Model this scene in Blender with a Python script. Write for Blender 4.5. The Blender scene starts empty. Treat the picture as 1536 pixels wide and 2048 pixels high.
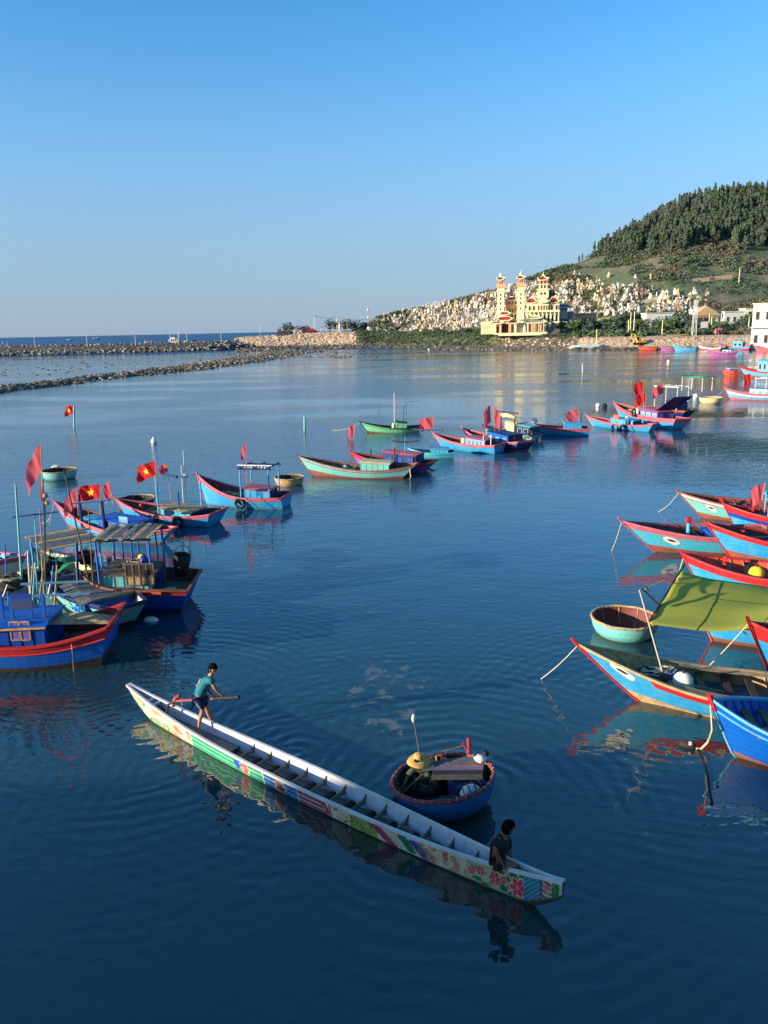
import bpy, math, random
import numpy as np
from mathutils import Vector, Matrix, noise

random.seed(7)
S = bpy.context.scene
COL = S.collection

# ---------------------------------------------------------------- camera, sky, sun, exposure
FPX, PITCH, ROLL = 1537.0, math.radians(13.35), math.radians(1.2)
CAM = Vector((0, 0, 9.0))
fw = Vector((0, math.cos(PITCH), -math.sin(PITCH)))
r0 = Vector((1, 0, 0)); u0 = Vector((0, math.sin(PITCH), math.cos(PITCH)))
rt = r0 * math.cos(ROLL) - u0 * math.sin(ROLL)
up = u0 * math.cos(ROLL) + r0 * math.sin(ROLL)
cd = bpy.data.cameras.new('camera'); cam = bpy.data.objects.new('camera', cd); COL.objects.link(cam)
cd.sensor_fit = 'VERTICAL'; cd.sensor_height = 36.0; cd.lens = FPX / 2048 * 36.0
cd.clip_start = 0.1; cd.clip_end = 60000
mw = Matrix((rt, up, -fw)).transposed().to_4x4(); mw.translation = CAM
cam.matrix_world = mw
S.camera = cam

SUN_AZ = Vector((-0.935, -0.355, 0)).normalized()   # direction towards the sun, on the ground
SUN_EL = math.radians(11.5)
w = bpy.data.worlds.new('World'); S.world = w; w.use_nodes = True
nt = w.node_tree; bg = nt.nodes['Background']
sky = nt.nodes.new('ShaderNodeTexSky'); sky.sky_type = 'NISHITA'; sky.sun_disc = False
sky.sun_elevation = SUN_EL; sky.sun_rotation = math.atan2(SUN_AZ.x, SUN_AZ.y)
sky.altitude = 0; sky.air_density = 0.9; sky.dust_density = 0.35; sky.ozone_density = 3.5
hs = nt.nodes.new('ShaderNodeHueSaturation'); hs.inputs['Saturation'].default_value = 1.17
nt.links.new(sky.outputs[0], hs.inputs['Color'])
# hazy mauve blue band of sea air low over the horizon, the same all the way round
tc_ = nt.nodes.new('ShaderNodeTexCoord'); sx_ = nt.nodes.new('ShaderNodeSeparateXYZ'); nt.links.new(tc_.outputs['Generated'], sx_.inputs[0])
mr_ = nt.nodes.new('ShaderNodeMapRange'); mr_.interpolation_type = 'SMOOTHSTEP'; mr_.inputs[1].default_value = 0.; mr_.inputs[2].default_value = .36; mr_.inputs[3].default_value = .88; mr_.inputs[4].default_value = 0.
nt.links.new(sx_.outputs[2], mr_.inputs[0])
mx_ = nt.nodes.new('ShaderNodeMix'); mx_.data_type = 'RGBA'; nt.links.new(mr_.outputs[0], mx_.inputs[0]); nt.links.new(hs.outputs[0], mx_.inputs[6]); mx_.inputs[7].default_value = (1.02, 1.30, 2.02, 1)
tn_ = nt.nodes.new('ShaderNodeMix'); tn_.data_type = 'RGBA'; tn_.blend_type = 'MULTIPLY'; tn_.inputs[0].default_value = 1; tn_.inputs[7].default_value = (1.0, 1.06, 1.0, 1)
nt.links.new(mx_.outputs[2], tn_.inputs[6]); nt.links.new(tn_.outputs[2], bg.inputs[0]); bg.inputs[1].default_value = 0.122
sd = bpy.data.lights.new('sun', 'SUN'); sd.energy = 3.9; sd.angle = math.radians(0.55); sd.color = (1.0, 0.86, 0.68)
so = bpy.data.objects.new('sun', sd); COL.objects.link(so)
sv = Vector((SUN_AZ.x * math.cos(SUN_EL), SUN_AZ.y * math.cos(SUN_EL), math.sin(SUN_EL)))
so.rotation_euler = sv.to_track_quat('Z', 'Y').to_euler(); so.location = sv * 100
S.view_settings.view_transform = 'Standard'; S.view_settings.look = 'None'
S.view_settings.exposure = 1.27; S.view_settings.gamma = 1
S.cycles.use_denoising = True
S.cycles.max_bounces = 6; S.cycles.diffuse_bounces = 2; S.cycles.glossy_bounces = 4
S.cycles.transparent_max_bounces = 8

# ---------------------------------------------------------------- helpers
def ray(px, py):
    return (fw * FPX + rt * (px - 768) + up * (1024 - py)).normalized()
def at(px, py, z=0.0):
    d = ray(px, py); return CAM + d * ((z - CAM.z) / d.z)
def at_y(px, py, y):
    d = ray(px, py); return CAM + d * (y / d.y)
def at_plane(px, py, p, n):
    d = ray(px, py); return CAM + d * ((p - CAM).dot(n) / d.dot(n))

def lin(c):
    c = c / 255.0
    return c / 12.92 if c < .04045 else ((c + .055) / 1.055) ** 2.4
def rgb(r, g, b): return (lin(r), lin(g), lin(b))

MATS = {}
def mat(name, col, rough=.6, wear=.25, scale=6., bump=.15, metal=0., col2=None, spec=.4, streak=False, lo=.42, hi=.62):
    key = name
    if key in MATS: return MATS[key]
    m = bpy.data.materials.new(name); m.use_nodes = True; MATS[key] = m
    n = m.node_tree; b = n.nodes['Principled BSDF']
    b.inputs['Roughness'].default_value = rough; b.inputs['Metallic'].default_value = metal
    b.inputs['Specular IOR Level'].default_value = spec
    tc = n.nodes.new('ShaderNodeTexCoord'); mp = n.nodes.new('ShaderNodeMapping')
    n.links.new(tc.outputs['Object'], mp.inputs[0])
    if streak: mp.inputs['Scale'].default_value = (1, 1, .25)
    nz = n.nodes.new('ShaderNodeTexNoise'); nz.inputs['Scale'].default_value = scale; nz.inputs['Detail'].default_value = 8
    nz.inputs['Roughness'].default_value = .65
    n.links.new(mp.outputs[0], nz.inputs['Vector'])
    cr = n.nodes.new('ShaderNodeValToRGB'); cr.color_ramp.elements[0].position = lo; cr.color_ramp.elements[1].position = hi
    c2 = col2 or tuple(x * .55 + .02 for x in col)
    cr.color_ramp.elements[0].color = (0, 0, 0, 1); cr.color_ramp.elements[1].color = (1, 1, 1, 1)
    n.links.new(nz.outputs[0], cr.inputs[0])
    mul = n.nodes.new('ShaderNodeMath'); mul.operation = 'MULTIPLY'; mul.inputs[1].default_value = wear
    n.links.new(cr.outputs[0], mul.inputs[0])
    mx = n.nodes.new('ShaderNodeMix'); mx.data_type = 'RGBA'
    mx.inputs[6].default_value = (*col, 1); mx.inputs[7].default_value = (*c2, 1)
    n.links.new(mul.outputs[0], mx.inputs[0])
    n2 = n.nodes.new('ShaderNodeTexNoise'); n2.inputs['Scale'].default_value = scale * 6; n2.inputs['Detail'].default_value = 6
    n.links.new(mp.outputs[0], n2.inputs['Vector'])
    m2 = n.nodes.new('ShaderNodeMix'); m2.data_type = 'RGBA'; m2.blend_type = 'MULTIPLY'
    mr = n.nodes.new('ShaderNodeMapRange'); mr.inputs[3].default_value = .72; mr.inputs[4].default_value = 1.2
    n.links.new(n2.outputs[0], mr.inputs[0]); n.links.new(mx.outputs[2], m2.inputs[6]); n.links.new(mr.outputs[0], m2.inputs[7])
    m2.inputs[0].default_value = min(1, wear * 2)
    res = m2.outputs[2]
    if streak:          # plank seams and grime along the waterline
        sz = n.nodes.new('ShaderNodeSeparateXYZ'); n.links.new(tc.outputs['Object'], sz.inputs[0])
        def mm(op, a, c, cl=False):
            q = n.nodes.new('ShaderNodeMath'); q.operation = op; q.use_clamp = cl
            for i_, v_ in enumerate((a, c)):
                if isinstance(v_, (int, float)): q.inputs[i_].default_value = v_
                else: n.links.new(v_, q.inputs[i_])
            return q.outputs[0]
        zz = mm('ADD', sz.outputs[2], mm('MULTIPLY', nz.outputs[0], .05))
        seam = mm('MULTIPLY', mm('LESS_THAN', mm('FRACT', mm('DIVIDE', zz, .16), 0.), .10), .38)
        low_ = mm('MULTIPLY', mm('SUBTRACT', .30, mm('ADD', sz.outputs[2], mm('MULTIPLY', nz.outputs[0], .28)), ), 5., True)
        low_ = mm('MULTIPLY', low_, mm('MULTIPLY', mm('GREATER_THAN', sz.outputs[2], -2.), .65))
        f_ = n.nodes.new('ShaderNodeMix'); f_.data_type = 'RGBA'; n.links.new(seam, f_.inputs[0]); n.links.new(res, f_.inputs[6]); f_.inputs[7].default_value = (*(x * .35 for x in col), 1)
        g_ = n.nodes.new('ShaderNodeMix'); g_.data_type = 'RGBA'; n.links.new(low_, g_.inputs[0]); n.links.new(f_.outputs[2], g_.inputs[6]); g_.inputs[7].default_value = (.075, .075, .05, 1)
        res = g_.outputs[2]
    n.links.new(res, b.inputs['Base Color'])
    if bump:
        bp = n.nodes.new('ShaderNodeBump'); bp.inputs['Strength'].default_value = bump; bp.inputs['Distance'].default_value = .02
        n.links.new(n2.outputs[0], bp.inputs['Height']); n.links.new(bp.outputs[0], b.inputs['Normal'])
    return m

def tag(o, label=None, cat=None, group=None, kind=None):
    if label: o['label'] = label
    if cat: o['category'] = cat
    if group: o['group'] = group
    if kind: o['kind'] = kind
    return o
def root(name, label, cat, loc=(0, 0, 0), rz=0., group=None):
    o = bpy.data.objects.new(name, None); COL.objects.link(o); o.location = loc; o.rotation_euler = (0, 0, rz)
    o.empty_display_size = .2
    return tag(o, label, cat, group)

class M:
    def __init__(s): s.v = []; s.f = []; s.m = []
    def add(s, vs, fs, mi=0):
        b = len(s.v); s.v += [tuple(v) for v in vs]; s.f += [tuple(b + i for i in f) for f in fs]
        s.m += [mi] * len(fs) if isinstance(mi, int) else list(mi)
        return s
    def box(s, c, d, rz=0., mi=0, tilt=None):
        x, y, z = d[0] / 2, d[1] / 2, d[2] / 2
        vs = [Vector((a, b, e)) for a in (-x, x) for b in (-y, y) for e in (-z, z)]
        R = Matrix.Rotation(rz, 3, 'Z')
        if tilt: R = R @ Matrix.Rotation(tilt[0], 3, 'X') @ Matrix.Rotation(tilt[1], 3, 'Y')
        c = Vector(c)
        return s.add([R @ v + c for v in vs], [(0, 1, 3, 2), (4, 6, 7, 5), (0, 4, 5, 1), (2, 3, 7, 6), (0, 2, 6, 4), (1, 5, 7, 3)], mi)
    def tube(s, p, q, r1, r2=None, n=8, mi=0):
        return s.path([p, q], [r1, r2 if r2 is not None else r1], n, mi)
    def path(s, pts, rr, n=6, mi=0, closed=False):
        pts = [Vector(p) for p in pts]
        if not hasattr(rr, '__len__'): rr = [rr] * len(pts)
        vs = []; L = len(pts)
        for i, p in enumerate(pts):
            a = pts[(i - 1) % L] if (i > 0 or closed) else p; b = pts[(i + 1) % L] if (i < L - 1 or closed) else p
            d = (b - a).normalized() if (b - a).length > 1e-9 else Vector((0, 0, 1))
            h = Vector((0, 0, 1)) if abs(d.z) < .95 else Vector((1, 0, 0))
            x = d.cross(h).normalized(); y = d.cross(x)
            for k in range(n):
                t = 2 * math.pi * k / n
                vs.append(p + (x * math.cos(t) + y * math.sin(t)) * rr[i])
        fs = []
        for i in range(L if closed else L - 1):
            j = (i + 1) % L
            for k in range(n):
                k2 = (k + 1) % n
                fs.append((i * n + k, i * n + k2, j * n + k2, j * n + k))
        if not closed:
            fs.append(tuple(range(n - 1, -1, -1))); fs.append(tuple((L - 1) * n + k for k in range(n)))
        return s.add(vs, fs, mi)
    def grid(s, fn, nu, nv, mi=0, flip=False, wrap_u=False):
        vs = [fn(i / (nu if not wrap_u else nu), j / nv) for i in range(nu + (0 if wrap_u else 1)) for j in range(nv + 1)]
        NU = nu if wrap_u else nu + 1
        fs = []; ms = []
        for i in range(nu):
            i2 = (i + 1) % NU
            for j in range(nv):
                q = (i * (nv + 1) + j, i2 * (nv + 1) + j, i2 * (nv + 1) + j + 1, i * (nv + 1) + j + 1)
                fs.append(q[::-1] if flip else q); ms.append(mi(i / nu, (j + .5) / nv) if callable(mi) else mi)
        return s.add(vs, fs, ms)
    def lathe(s, prof, c=(0, 0, 0), n=24, mi=0):
        c = Vector(c)
        return s.grid(lambda a, b: c + Vector((prof[round(b * (len(prof) - 1))][0] * math.cos(a * 2 * math.pi),
                      prof[round(b * (len(prof) - 1))][0] * math.sin(a * 2 * math.pi), prof[round(b * (len(prof) - 1))][1])), n, len(prof) - 1, mi, wrap_u=True)
    def blob(s, c, r, seed=0, amp=.25, n=8, mi=0, freq=1.5):
        c = Vector(c); r = Vector(r) if hasattr(r, '__len__') else Vector((r, r, r)); vs = []
        for i in range(n + 1):
            th = math.pi * i / n
            for j in range(n * 2 if 0 < i < n else 1):
                ph = math.pi * j / n
                d = Vector((math.sin(th) * math.cos(ph), math.sin(th) * math.sin(ph), math.cos(th)))
                k = 1 + amp * noise.noise(d * freq + Vector((seed * 3.7, seed * 1.3, seed)))
                vs.append(c + Vector((d.x * r.x, d.y * r.y, d.z * r.z)) * k)
        m = n * 2; fs = []
        for j in range(m):
            fs.append((0, 1 + j, 1 + (j + 1) % m))
            for i in range(1, n - 1):
                a = 1 + (i - 1) * m
                fs.append((a + j, a + m + j, a + m + (j + 1) % m, a + (j + 1) % m))
            a = 1 + (n - 2) * m
            fs.append((a + j, len(vs) - 1, a + (j + 1) % m))
        return s.add(vs, fs, mi)
    def mesh(s, name, mats):
        me = bpy.data.meshes.new(name); me.from_pydata(s.v, [], s.f)
        for m in (mats if isinstance(mats, (list, tuple)) else [mats]): me.materials.append(m)
        if len(me.polygons) == len(s.m): me.polygons.foreach_set('material_index', s.m)
        me.update(); return me
    def build(s, name, mats, parent=None, smooth=False, loc=None, label=None, cat=None, group=None, kind=None, rz=0.):
        me = s.mesh(name, mats)
        if smooth: me.polygons.foreach_set('use_smooth', [True] * len(me.polygons))
        o = bpy.data.objects.new(name, me); COL.objects.link(o); o.parent = parent
        if loc is not None: o.location = loc
        if rz: o.rotation_euler = (0, 0, rz)
        return tag(o, label, cat, group, kind)
def inst(name, me, parent=None, loc=(0, 0, 0), rz=0., sc=None, rot=None):
    o = bpy.data.objects.new(name, me); COL.objects.link(o); o.parent = parent; o.location = loc
    o.rotation_euler = rot if rot else (0, 0, rz)
    if sc: o.scale = sc if hasattr(sc, '__len__') else (sc, sc, sc)
    return o

# ---------------------------------------------------------------- paints
C_ = {
 'azure': mat('azure_paint', rgb(38, 150, 206), .55, .6, 4, streak=True, col2=rgb(90, 160, 180)),
 'cyan': mat('cyan_paint', rgb(60, 175, 200), .5, .4, 4, streak=True, col2=rgb(120, 165, 165)),
 'sky': mat('pale_blue_paint', rgb(96, 172, 208), .55, .5, 4, streak=True),
 'blue': mat('blue_paint', rgb(6, 92, 184), .45, .3, 4, streak=True),
 'royal': mat('royal_blue_paint', rgb(4, 68, 158), .45, .3, 4, streak=True),
 'navy': mat('navy_paint', rgb(14, 42, 100), .5, .35, 4),
 'teal': mat('teal_paint', rgb(105, 190, 185), .55, .45, 3, streak=True, col2=rgb(150, 140, 110)),
 'green': mat('mint_green_paint', rgb(110, 200, 150), .55, .45, 3, streak=True, col2=rgb(120, 140, 100)),
 'red': mat('red_paint', rgb(188, 34, 42), .55, .5, 4, col2=rgb(150, 60, 50)),
 'pink': mat('faded_red_paint', rgb(186, 88, 104), .6, .6, 5, col2=rgb(190, 120, 120)),
 'rust': mat('antifouling_red', rgb(160, 82, 62), .75, .7, 3, col2=rgb(105, 80, 60), streak=True),
 'orange': mat('orange_paint', rgb(215, 90, 50), .5, .4, 4),
 'white': mat('white_paint', rgb(215, 212, 205), .5, .3, 4, col2=rgb(150, 145, 130)),
 'cream': mat('cream_paint', rgb(225, 205, 150), .6, .4, 4, col2=rgb(150, 130, 90)),
 'wood': mat('weathered_wood', rgb(120, 104, 86), .85, .6, 5, .4, col2=rgb(60, 50, 42)),
 'palewood': mat('pale_wood', rgb(190, 160, 112), .85, .6, 6, .4, col2=rgb(115, 95, 65)),
 'darkwood': mat('dark_wood', rgb(52, 40, 34), .85, .6, 5, .4),
 'inner': mat('red_brown_inner_paint', rgb(122, 62, 52), .7, .5, 5, col2=rgb(90, 50, 40)),
 'black': mat('black_rubber', rgb(22, 22, 24), .7, .2, 6),
 'rope': mat('cream_rope', rgb(205, 190, 160), .9, .3, 20),
 'net': mat('fishing_net', rgb(70, 66, 60), .95, .8, 14, .8, col2=rgb(25, 26, 30)),
 'greennet': mat('green_netting', rgb(20, 145, 95), .8, .5, 5, .5, col2=rgb(10, 80, 60)),
 'purple': mat('violet_paint', rgb(120, 90, 170), .5, .4, 4),
 'glass': mat('dark_window', rgb(20, 26, 34), .15, .1, 4, 0, spec=.6),
 'flagred': mat('red_flag_cloth', rgb(226, 34, 36), .8, .3, 4, .2),
 'fadedflag': mat('faded_red_flag_cloth', rgb(222, 88, 98), .85, .4, 4, .2, col2=rgb(200, 120, 122)),
 'yellow': mat('yellow_cloth', rgb(240, 200, 40), .8, .2, 4),
 'metal': mat('grey_metal', rgb(130, 135, 138), .45, .3, 6, metal=.6),
 'plastic': mat('white_plastic', rgb(225, 222, 205), .4, .2, 6),
 'deck': mat('grey_deck_boards', rgb(105, 108, 108), .8, .6, 5, .4, col2=rgb(65, 62, 58)),
}
for k in ('flagred', 'fadedflag'):      # thin cloth lets some light through
    n_ = C_[k].node_tree; b = n_.nodes['Principled BSDF']; tl = n_.nodes.new('ShaderNodeBsdfTranslucent'); ms = n_.nodes.new('ShaderNodeMixShader'); ms.inputs[0].default_value = .5
    tl.inputs[0].default_value = (*(rgb(226, 34, 36) if k == 'flagred' else rgb(225, 90, 100)), 1)
    n_.links.new(b.outputs[0], ms.inputs[1]); n_.links.new(tl.outputs[0], ms.inputs[2]); n_.links.new(ms.outputs[0], n_.nodes['Material Output'].inputs[0])
C_['deepteal'] = mat('deep_blue_basket_paint', rgb(14, 92, 150), .5, .4, 3, streak=True); C_['dullred'] = mat('dull_red_rim', rgb(140, 52, 56), .6, .4, 5)

# ---------------------------------------------------------------- water
def water_mat(name, near):
    m = bpy.data.materials.new(name); m.use_nodes = True; n = m.node_tree; L = n.links.new
    b = n.nodes['Principled BSDF']; b.inputs['IOR'].default_value = 1.95 if near else 1.5
    b.inputs['Roughness'].default_value = .035 if near else .12
    b.inputs['Specular IOR Level'].default_value = .5
    g = n.nodes.new('ShaderNodeNewGeometry')
    def noi(sc, det=3, stretch=None, rough=.5, off=(0, 0, 0)):
        mp = n.nodes.new('ShaderNodeMapping'); L(g.outputs['Position'], mp.inputs[0]); mp.inputs['Location'].default_value = off
        if stretch: mp.inputs['Scale'].default_value = stretch; mp.inputs['Rotation'].default_value = (0, 0, .35)
        t = n.nodes.new('ShaderNodeTexNoise'); t.inputs['Scale'].default_value = sc; t.inputs['Detail'].default_value = det; t.inputs['Roughness'].default_value = rough
        L(mp.outputs[0], t.inputs['Vector']); return t.outputs[0]
    def mt(op, a, c=None, cl=False):
        x = n.nodes.new('ShaderNodeMath'); x.operation = op; x.use_clamp = cl
        for i, q in enumerate((a, c)):
            if q is None: continue
            if isinstance(q, (int, float)): x.inputs[i].default_value = q
            else: L(q, x.inputs[i])
        return x.outputs[0]
    def mrange(v, a, c, d=0., e=1., smooth=True):
        x = n.nodes.new('ShaderNodeMapRange'); x.interpolation_type = 'SMOOTHSTEP' if smooth else 'LINEAR'
        L(v, x.inputs[0]); x.inputs[1].default_value = a; x.inputs[2].default_value = c; x.inputs[3].default_value = d; x.inputs[4].default_value = e
        return x.outputs[0]
    sp = n.nodes.new('ShaderNodeSeparateXYZ'); L(g.outputs['Position'], sp.inputs[0])
    X, Y = sp.outputs[0], sp.outputs[1]
    deep = n.nodes.new('ShaderNodeMix'); deep.data_type = 'RGBA'
    if near:
        zone = noi(.022, 3, (1, 2.6, 1))                       # wind patches and calm lanes
        wind = mt('MULTIPLY', mrange(zone, .40, .56), mrange(Y, 26, 60))
        deepn = mrange(noi(.03, 4, (1, 2, 1), off=(40, 9, 0)), .42, .66)
        shallow = mt('MULTIPLY', deepn, mrange(Y, 70, 200))
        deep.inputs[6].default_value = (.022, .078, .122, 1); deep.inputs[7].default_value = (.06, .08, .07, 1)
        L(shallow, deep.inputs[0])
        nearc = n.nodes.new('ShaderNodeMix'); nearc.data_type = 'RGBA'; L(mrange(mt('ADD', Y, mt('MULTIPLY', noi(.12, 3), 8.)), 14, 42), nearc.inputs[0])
        nearc.inputs[6].default_value = (.011, .036, .037, 1); L(deep.outputs[2], nearc.inputs[7])  # darker colour near the bridge paints its soft shade into the water
        # scum drifting beside the long boat
        dx = mt('SUBTRACT', X, .0); dy = mt('SUBTRACT', Y, 18.0)
        dist = mt('ADD', mt('MULTIPLY', mt('POWER', mt('ABSOLUTE', dx), 2.), .9), mt('MULTIPLY', mt('POWER', mt('ABSOLUTE', dy), 2.), .16))
        msk = mrange(dist, 0., 2.2, 1., 0.)
        sc_ = mrange(mt('ADD', noi(1.5, 8, rough=.7), mt('MULTIPLY', msk, .16)), .665, .73)
        scum = mt('MULTIPLY', sc_, mt('MULTIPLY', mrange(msk, .02, .3), .8))
        sx = n.nodes.new('ShaderNodeMix'); sx.data_type = 'RGBA'; L(scum, sx.inputs[0]); L(nearc.outputs[2], sx.inputs[6]); sx.inputs[7].default_value = (.13, .13, .10, 1)
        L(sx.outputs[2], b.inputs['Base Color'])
        rough = mt('ADD', mt('MULTIPLY', wind, .10), mt('ADD', mt('MULTIPLY', scum, .5), .025)); L(rough, b.inputs['Roughness'])
        h = mt('MULTIPLY', noi(2.3, 2, (1, 1.7, 1)), mt('ADD', mt('MULTIPLY', wind, .034), .0085))
        h = mt('ADD', h, mt('MULTIPLY', noi(.75, 2, (1, 1.5, 1)), mt('ADD', mt('MULTIPLY', wind, .035), .017)))
        h = mt('ADD', h, mt('MULTIPLY', noi(6, 2), mt('MULTIPLY', wind, .010)))
        # rings spreading from the hulls that move
        def ring(cx, cy, wl, amp, fall, warp):
            vx = mt('SUBTRACT', X, cx); vy = mt('SUBTRACT', Y, cy)
            d = mt('SQRT', mt('ADD', mt('MULTIPLY', vx, vx), mt('MULTIPLY', vy, vy)))
            dd = mt('ADD', d, mt('MULTIPLY', noi(.9, 3), warp))
            s = mt('SINE', mt('MULTIPLY', dd, 2 * math.pi / wl))
            env = mt('POWER', 2.718, mt('MULTIPLY', d, -1 / fall))
            brk = mrange(noi(.55, 2, off=(cx, cy, 3)), .36, .62)
            return mt('MULTIPLY', mt('MULTIPLY', s, env), mt('MULTIPLY', brk, amp))
        for q in ((1.2, 13.6, .40, .0090, 4.2, .5), (-6.0, 17.2, .36, .0100, 3.6, .5), (6.6, 16.6, .34, .0070, 3.4, .5), (-8.2, 19.8, .26, .0090, 2.4, .6), (-2., 15.2, .33, .0060, 3., .5)):
            h = mt('ADD', h, ring(*q))
    else:
        deep.inputs[6].default_value = (.008, .050, .130, 1); deep.inputs[7].default_value = (.012, .065, .16, 1); b.inputs['Specular IOR Level'].default_value = .12; b.inputs['Roughness'].default_value = .35
        L(noi(.01, 3), deep.inputs[0]); L(deep.outputs[2], b.inputs['Base Color'])
        h = mt('MULTIPLY', noi(.35, 4, (1, 2, 1)), .75)
    bp = n.nodes.new('ShaderNodeBump'); bp.inputs['Strength'].default_value = 1; bp.inputs['Distance'].default_value = 1
    L(h, bp.inputs['Height']); L(bp.outputs[0], b.inputs['Normal'])
    return m

q = M()
q.add([(-900, -40, 0), (900, -40, 0), (900, 372, 0), (-900, 372, 0)], [(0, 1, 2, 3)])
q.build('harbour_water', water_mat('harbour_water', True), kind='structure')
q = M()
q.add([(-40000, 372, 0), (40000, 372, 0), (40000, 40000, 0), (-40000, 40000, 0)], [(0, 1, 2, 3)])
q.build('open_sea', water_mat('open_sea', False), kind='structure')

# ---------------------------------------------------------------- land
def hor(px): return 659.2 - .0213 * (px - 768)
def ip(x, pts): return float(np.interp(x, [p[0] for p in pts], [p[1] for p in pts]))
SHORE = [(380, 330), (480, 356), (560, 364), (660, 386), (760, 388), (820, 372), (900, 335), (1050, 300), (1200, 280), (1536, 256), (2300, 200)]
FLAT = [(380, 30), (480, 100), (560, 88), (660, 60), (760, 48), (900, 28), (1050, 18), (1250, 10), (2300, 8)]
PLAT = [(380, 5.0), (480, 5.6), (600, 7.3), (700, 8.0), (800, 6.6), (1050, 5), (1536, 4.6), (2300, 4.6)]
RIDR = [(380, 480), (700, 480), (760, 470), (1000, 500), (1200, 560), (1536, 700), (2300, 800)]
SKYL = [(740, 641), (800, 628), (850, 618), (900, 606), (950, 595), (1000, 581), (1050, 566), (1100, 549), (1160, 529), (1200, 513), (1250, 483),
        (1300, 456), (1350, 428), (1400, 414), (1450, 408), (1536, 402), (1700, 380), (2000, 380), (2300, 430)]
def land(px, r):
    rs = ip(px, SHORE); fl = ip(px, FLAT); zp = ip(px, PLAT); s = r - rs
    n = noise.noise(Vector((px * .02, r * .05, 0)))
    n2 = noise.noise(Vector((px * .09, r * .2, 5)))
    if s < 0: return -.6 + s * .02 + .2 * n
    bank = 14.
    if s < fl: return -.5 + min(1.3, s / fl * 1.6) * 1.1 + .25 * n2
    if s < fl + bank: t = (s - fl) / bank; return .7 + (zp - .7) * (t * t * (3 - 2 * t)) ** .8 + .35 * n2
    rr = ip(px, RIDR)
    if px > 700:
        zr = 9 + rr * (hor(px) - ip(px, SKYL)) / 1580
        k = min(1, (px - 700) / 50); zr = zp + (zr - zp) * k
    else: zr = zp
    r1 = rs + fl + bank + 26
    if r < r1: return zp + .25 * n
    u = (r - r1) / max(1, rr - r1)
    if u < 1: return zp + (zr - zp) * (u ** (1.25 if px > 1100 else 1.0)) + (1.6 * n + .5 * n2) * min(1, (zr - zp) / 20) * math.sin(math.pi * u)
    v = min(1, (r - rr) / 160.)
    return (zr) * (1 - v * v * (3 - 2 * v)) - 1.5 * v
def wpt(px, r, z=None):
    return Vector(((px - 768) / 1580 * r, r, land(px, r) if z is None else z))
def proj(p):
    d = p - CAM; k = d.dot(fw); return 768 + FPX * d.dot(rt) / k, 1024 - FPX * d.dot(up) / k

pxs = list(np.arange(476, 2301, 7)); us = np.concatenate([np.linspace(-25, 0, 4)[:-1], np.linspace(0, 1, 74) ** 1.15 * 470, [520, 600]])
vs = []; cols = []
rnd = random.Random(3)
for px in pxs:
    rs = ip(px, SHORE); fl = ip(px, FLAT); rr = ip(px, RIDR)
    for k in us:
        r = rs + k; p = wpt(px, r); vs.append(p)
        n = noise.noise(Vector((p.x * .03, p.y * .03, 0))) + .5 * noise.noise(Vector((p.x * .11, p.y * .11, 3)))
        s = r - rs
        if s < fl: c = (.085, .072, .058)
        elif s < fl + 14:
            c = (.52, .36, .23) if (px < 735 or px > 1165) else ((.13, .15, .07) if px < 1000 else (.17, .135, .08))
        elif s < fl + 40: c = (.30, .23, .14) if px < 730 or px > 1200 else (.16, .15, .08)
        else:
            c = (.125, .150, .075) if n < .18 else (.20, .165, .095)
            if px < 1150: c = tuple(.5 * a + .5 * b_ for a, b_ in zip(c, (.22, .18, .12)))
        cols.append((*c, 1))
nv = len(us); fs = [(i * nv + j, i * nv + j + 1, (i + 1) * nv + j + 1, (i + 1) * nv + j) for i in range(len(pxs) - 1) for j in range(nv - 1)]
me = bpy.data.meshes.new('hillside'); me.from_pydata([tuple(v) for v in vs], [], [f[::-1] for f in fs])
ca = me.color_attributes.new('ground_colour', 'FLOAT_COLOR', 'POINT'); ca.data.foreach_set('color', np.array(cols, dtype=np.float32).ravel())
me.polygons.foreach_set('use_smooth', [True] * len(me.polygons))
def attr_mat(name, attr, rough=.9, bump=.0, nsc=.4, lo=.55, hi=1.5, dist=1.):
    m = bpy.data.materials.new(name); m.use_nodes = True; n = m.node_tree; b = n.nodes['Principled BSDF']
    b.inputs['Roughness'].default_value = rough; b.inputs['Specular IOR Level'].default_value = .25
    a = n.nodes.new('ShaderNodeVertexColor'); a.layer_name = attr
    g = n.nodes.new('ShaderNodeNewGeometry'); t = n.nodes.new('ShaderNodeTexNoise'); t.inputs['Scale'].default_value = nsc; t.inputs['Detail'].default_value = 9
    t.inputs['Roughness'].default_value = .7
    n.links.new(g.outputs['Position'], t.inputs['Vector'])
    mr = n.nodes.new('ShaderNodeMapRange'); mr.inputs[1].default_value = .3; mr.inputs[2].default_value = .7; mr.inputs[3].default_value = lo; mr.inputs[4].default_value = hi
    n.links.new(t.outputs[0], mr.inputs[0])
    mx = n.nodes.new('ShaderNodeMix'); mx.data_type = 'RGBA'; mx.blend_type = 'MULTIPLY'; mx.inputs[0].default_value = 1
    n.links.new(a.outputs[0], mx.inputs[6]); n.links.new(mr.outputs[0], mx.inputs[7]); n.links.new(mx.outputs[2], b.inputs['Base Color'])
    if bump:
        bp = n.nodes.new('ShaderNodeBump'); bp.inputs['Strength'].default_value = bump; bp.inputs['Distance'].default_value = dist
        n.links.new(t.outputs[0], bp.inputs['Height']); n.links.new(bp.outputs[0], b.inputs['Normal'])
    return m
me.materials.append(attr_mat('hillside_ground', 'ground_colour', bump=.8, nsc=.5))
o = bpy.data.objects.new('hillside', me); COL.objects.link(o); tag(o, kind='structure')

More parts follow.
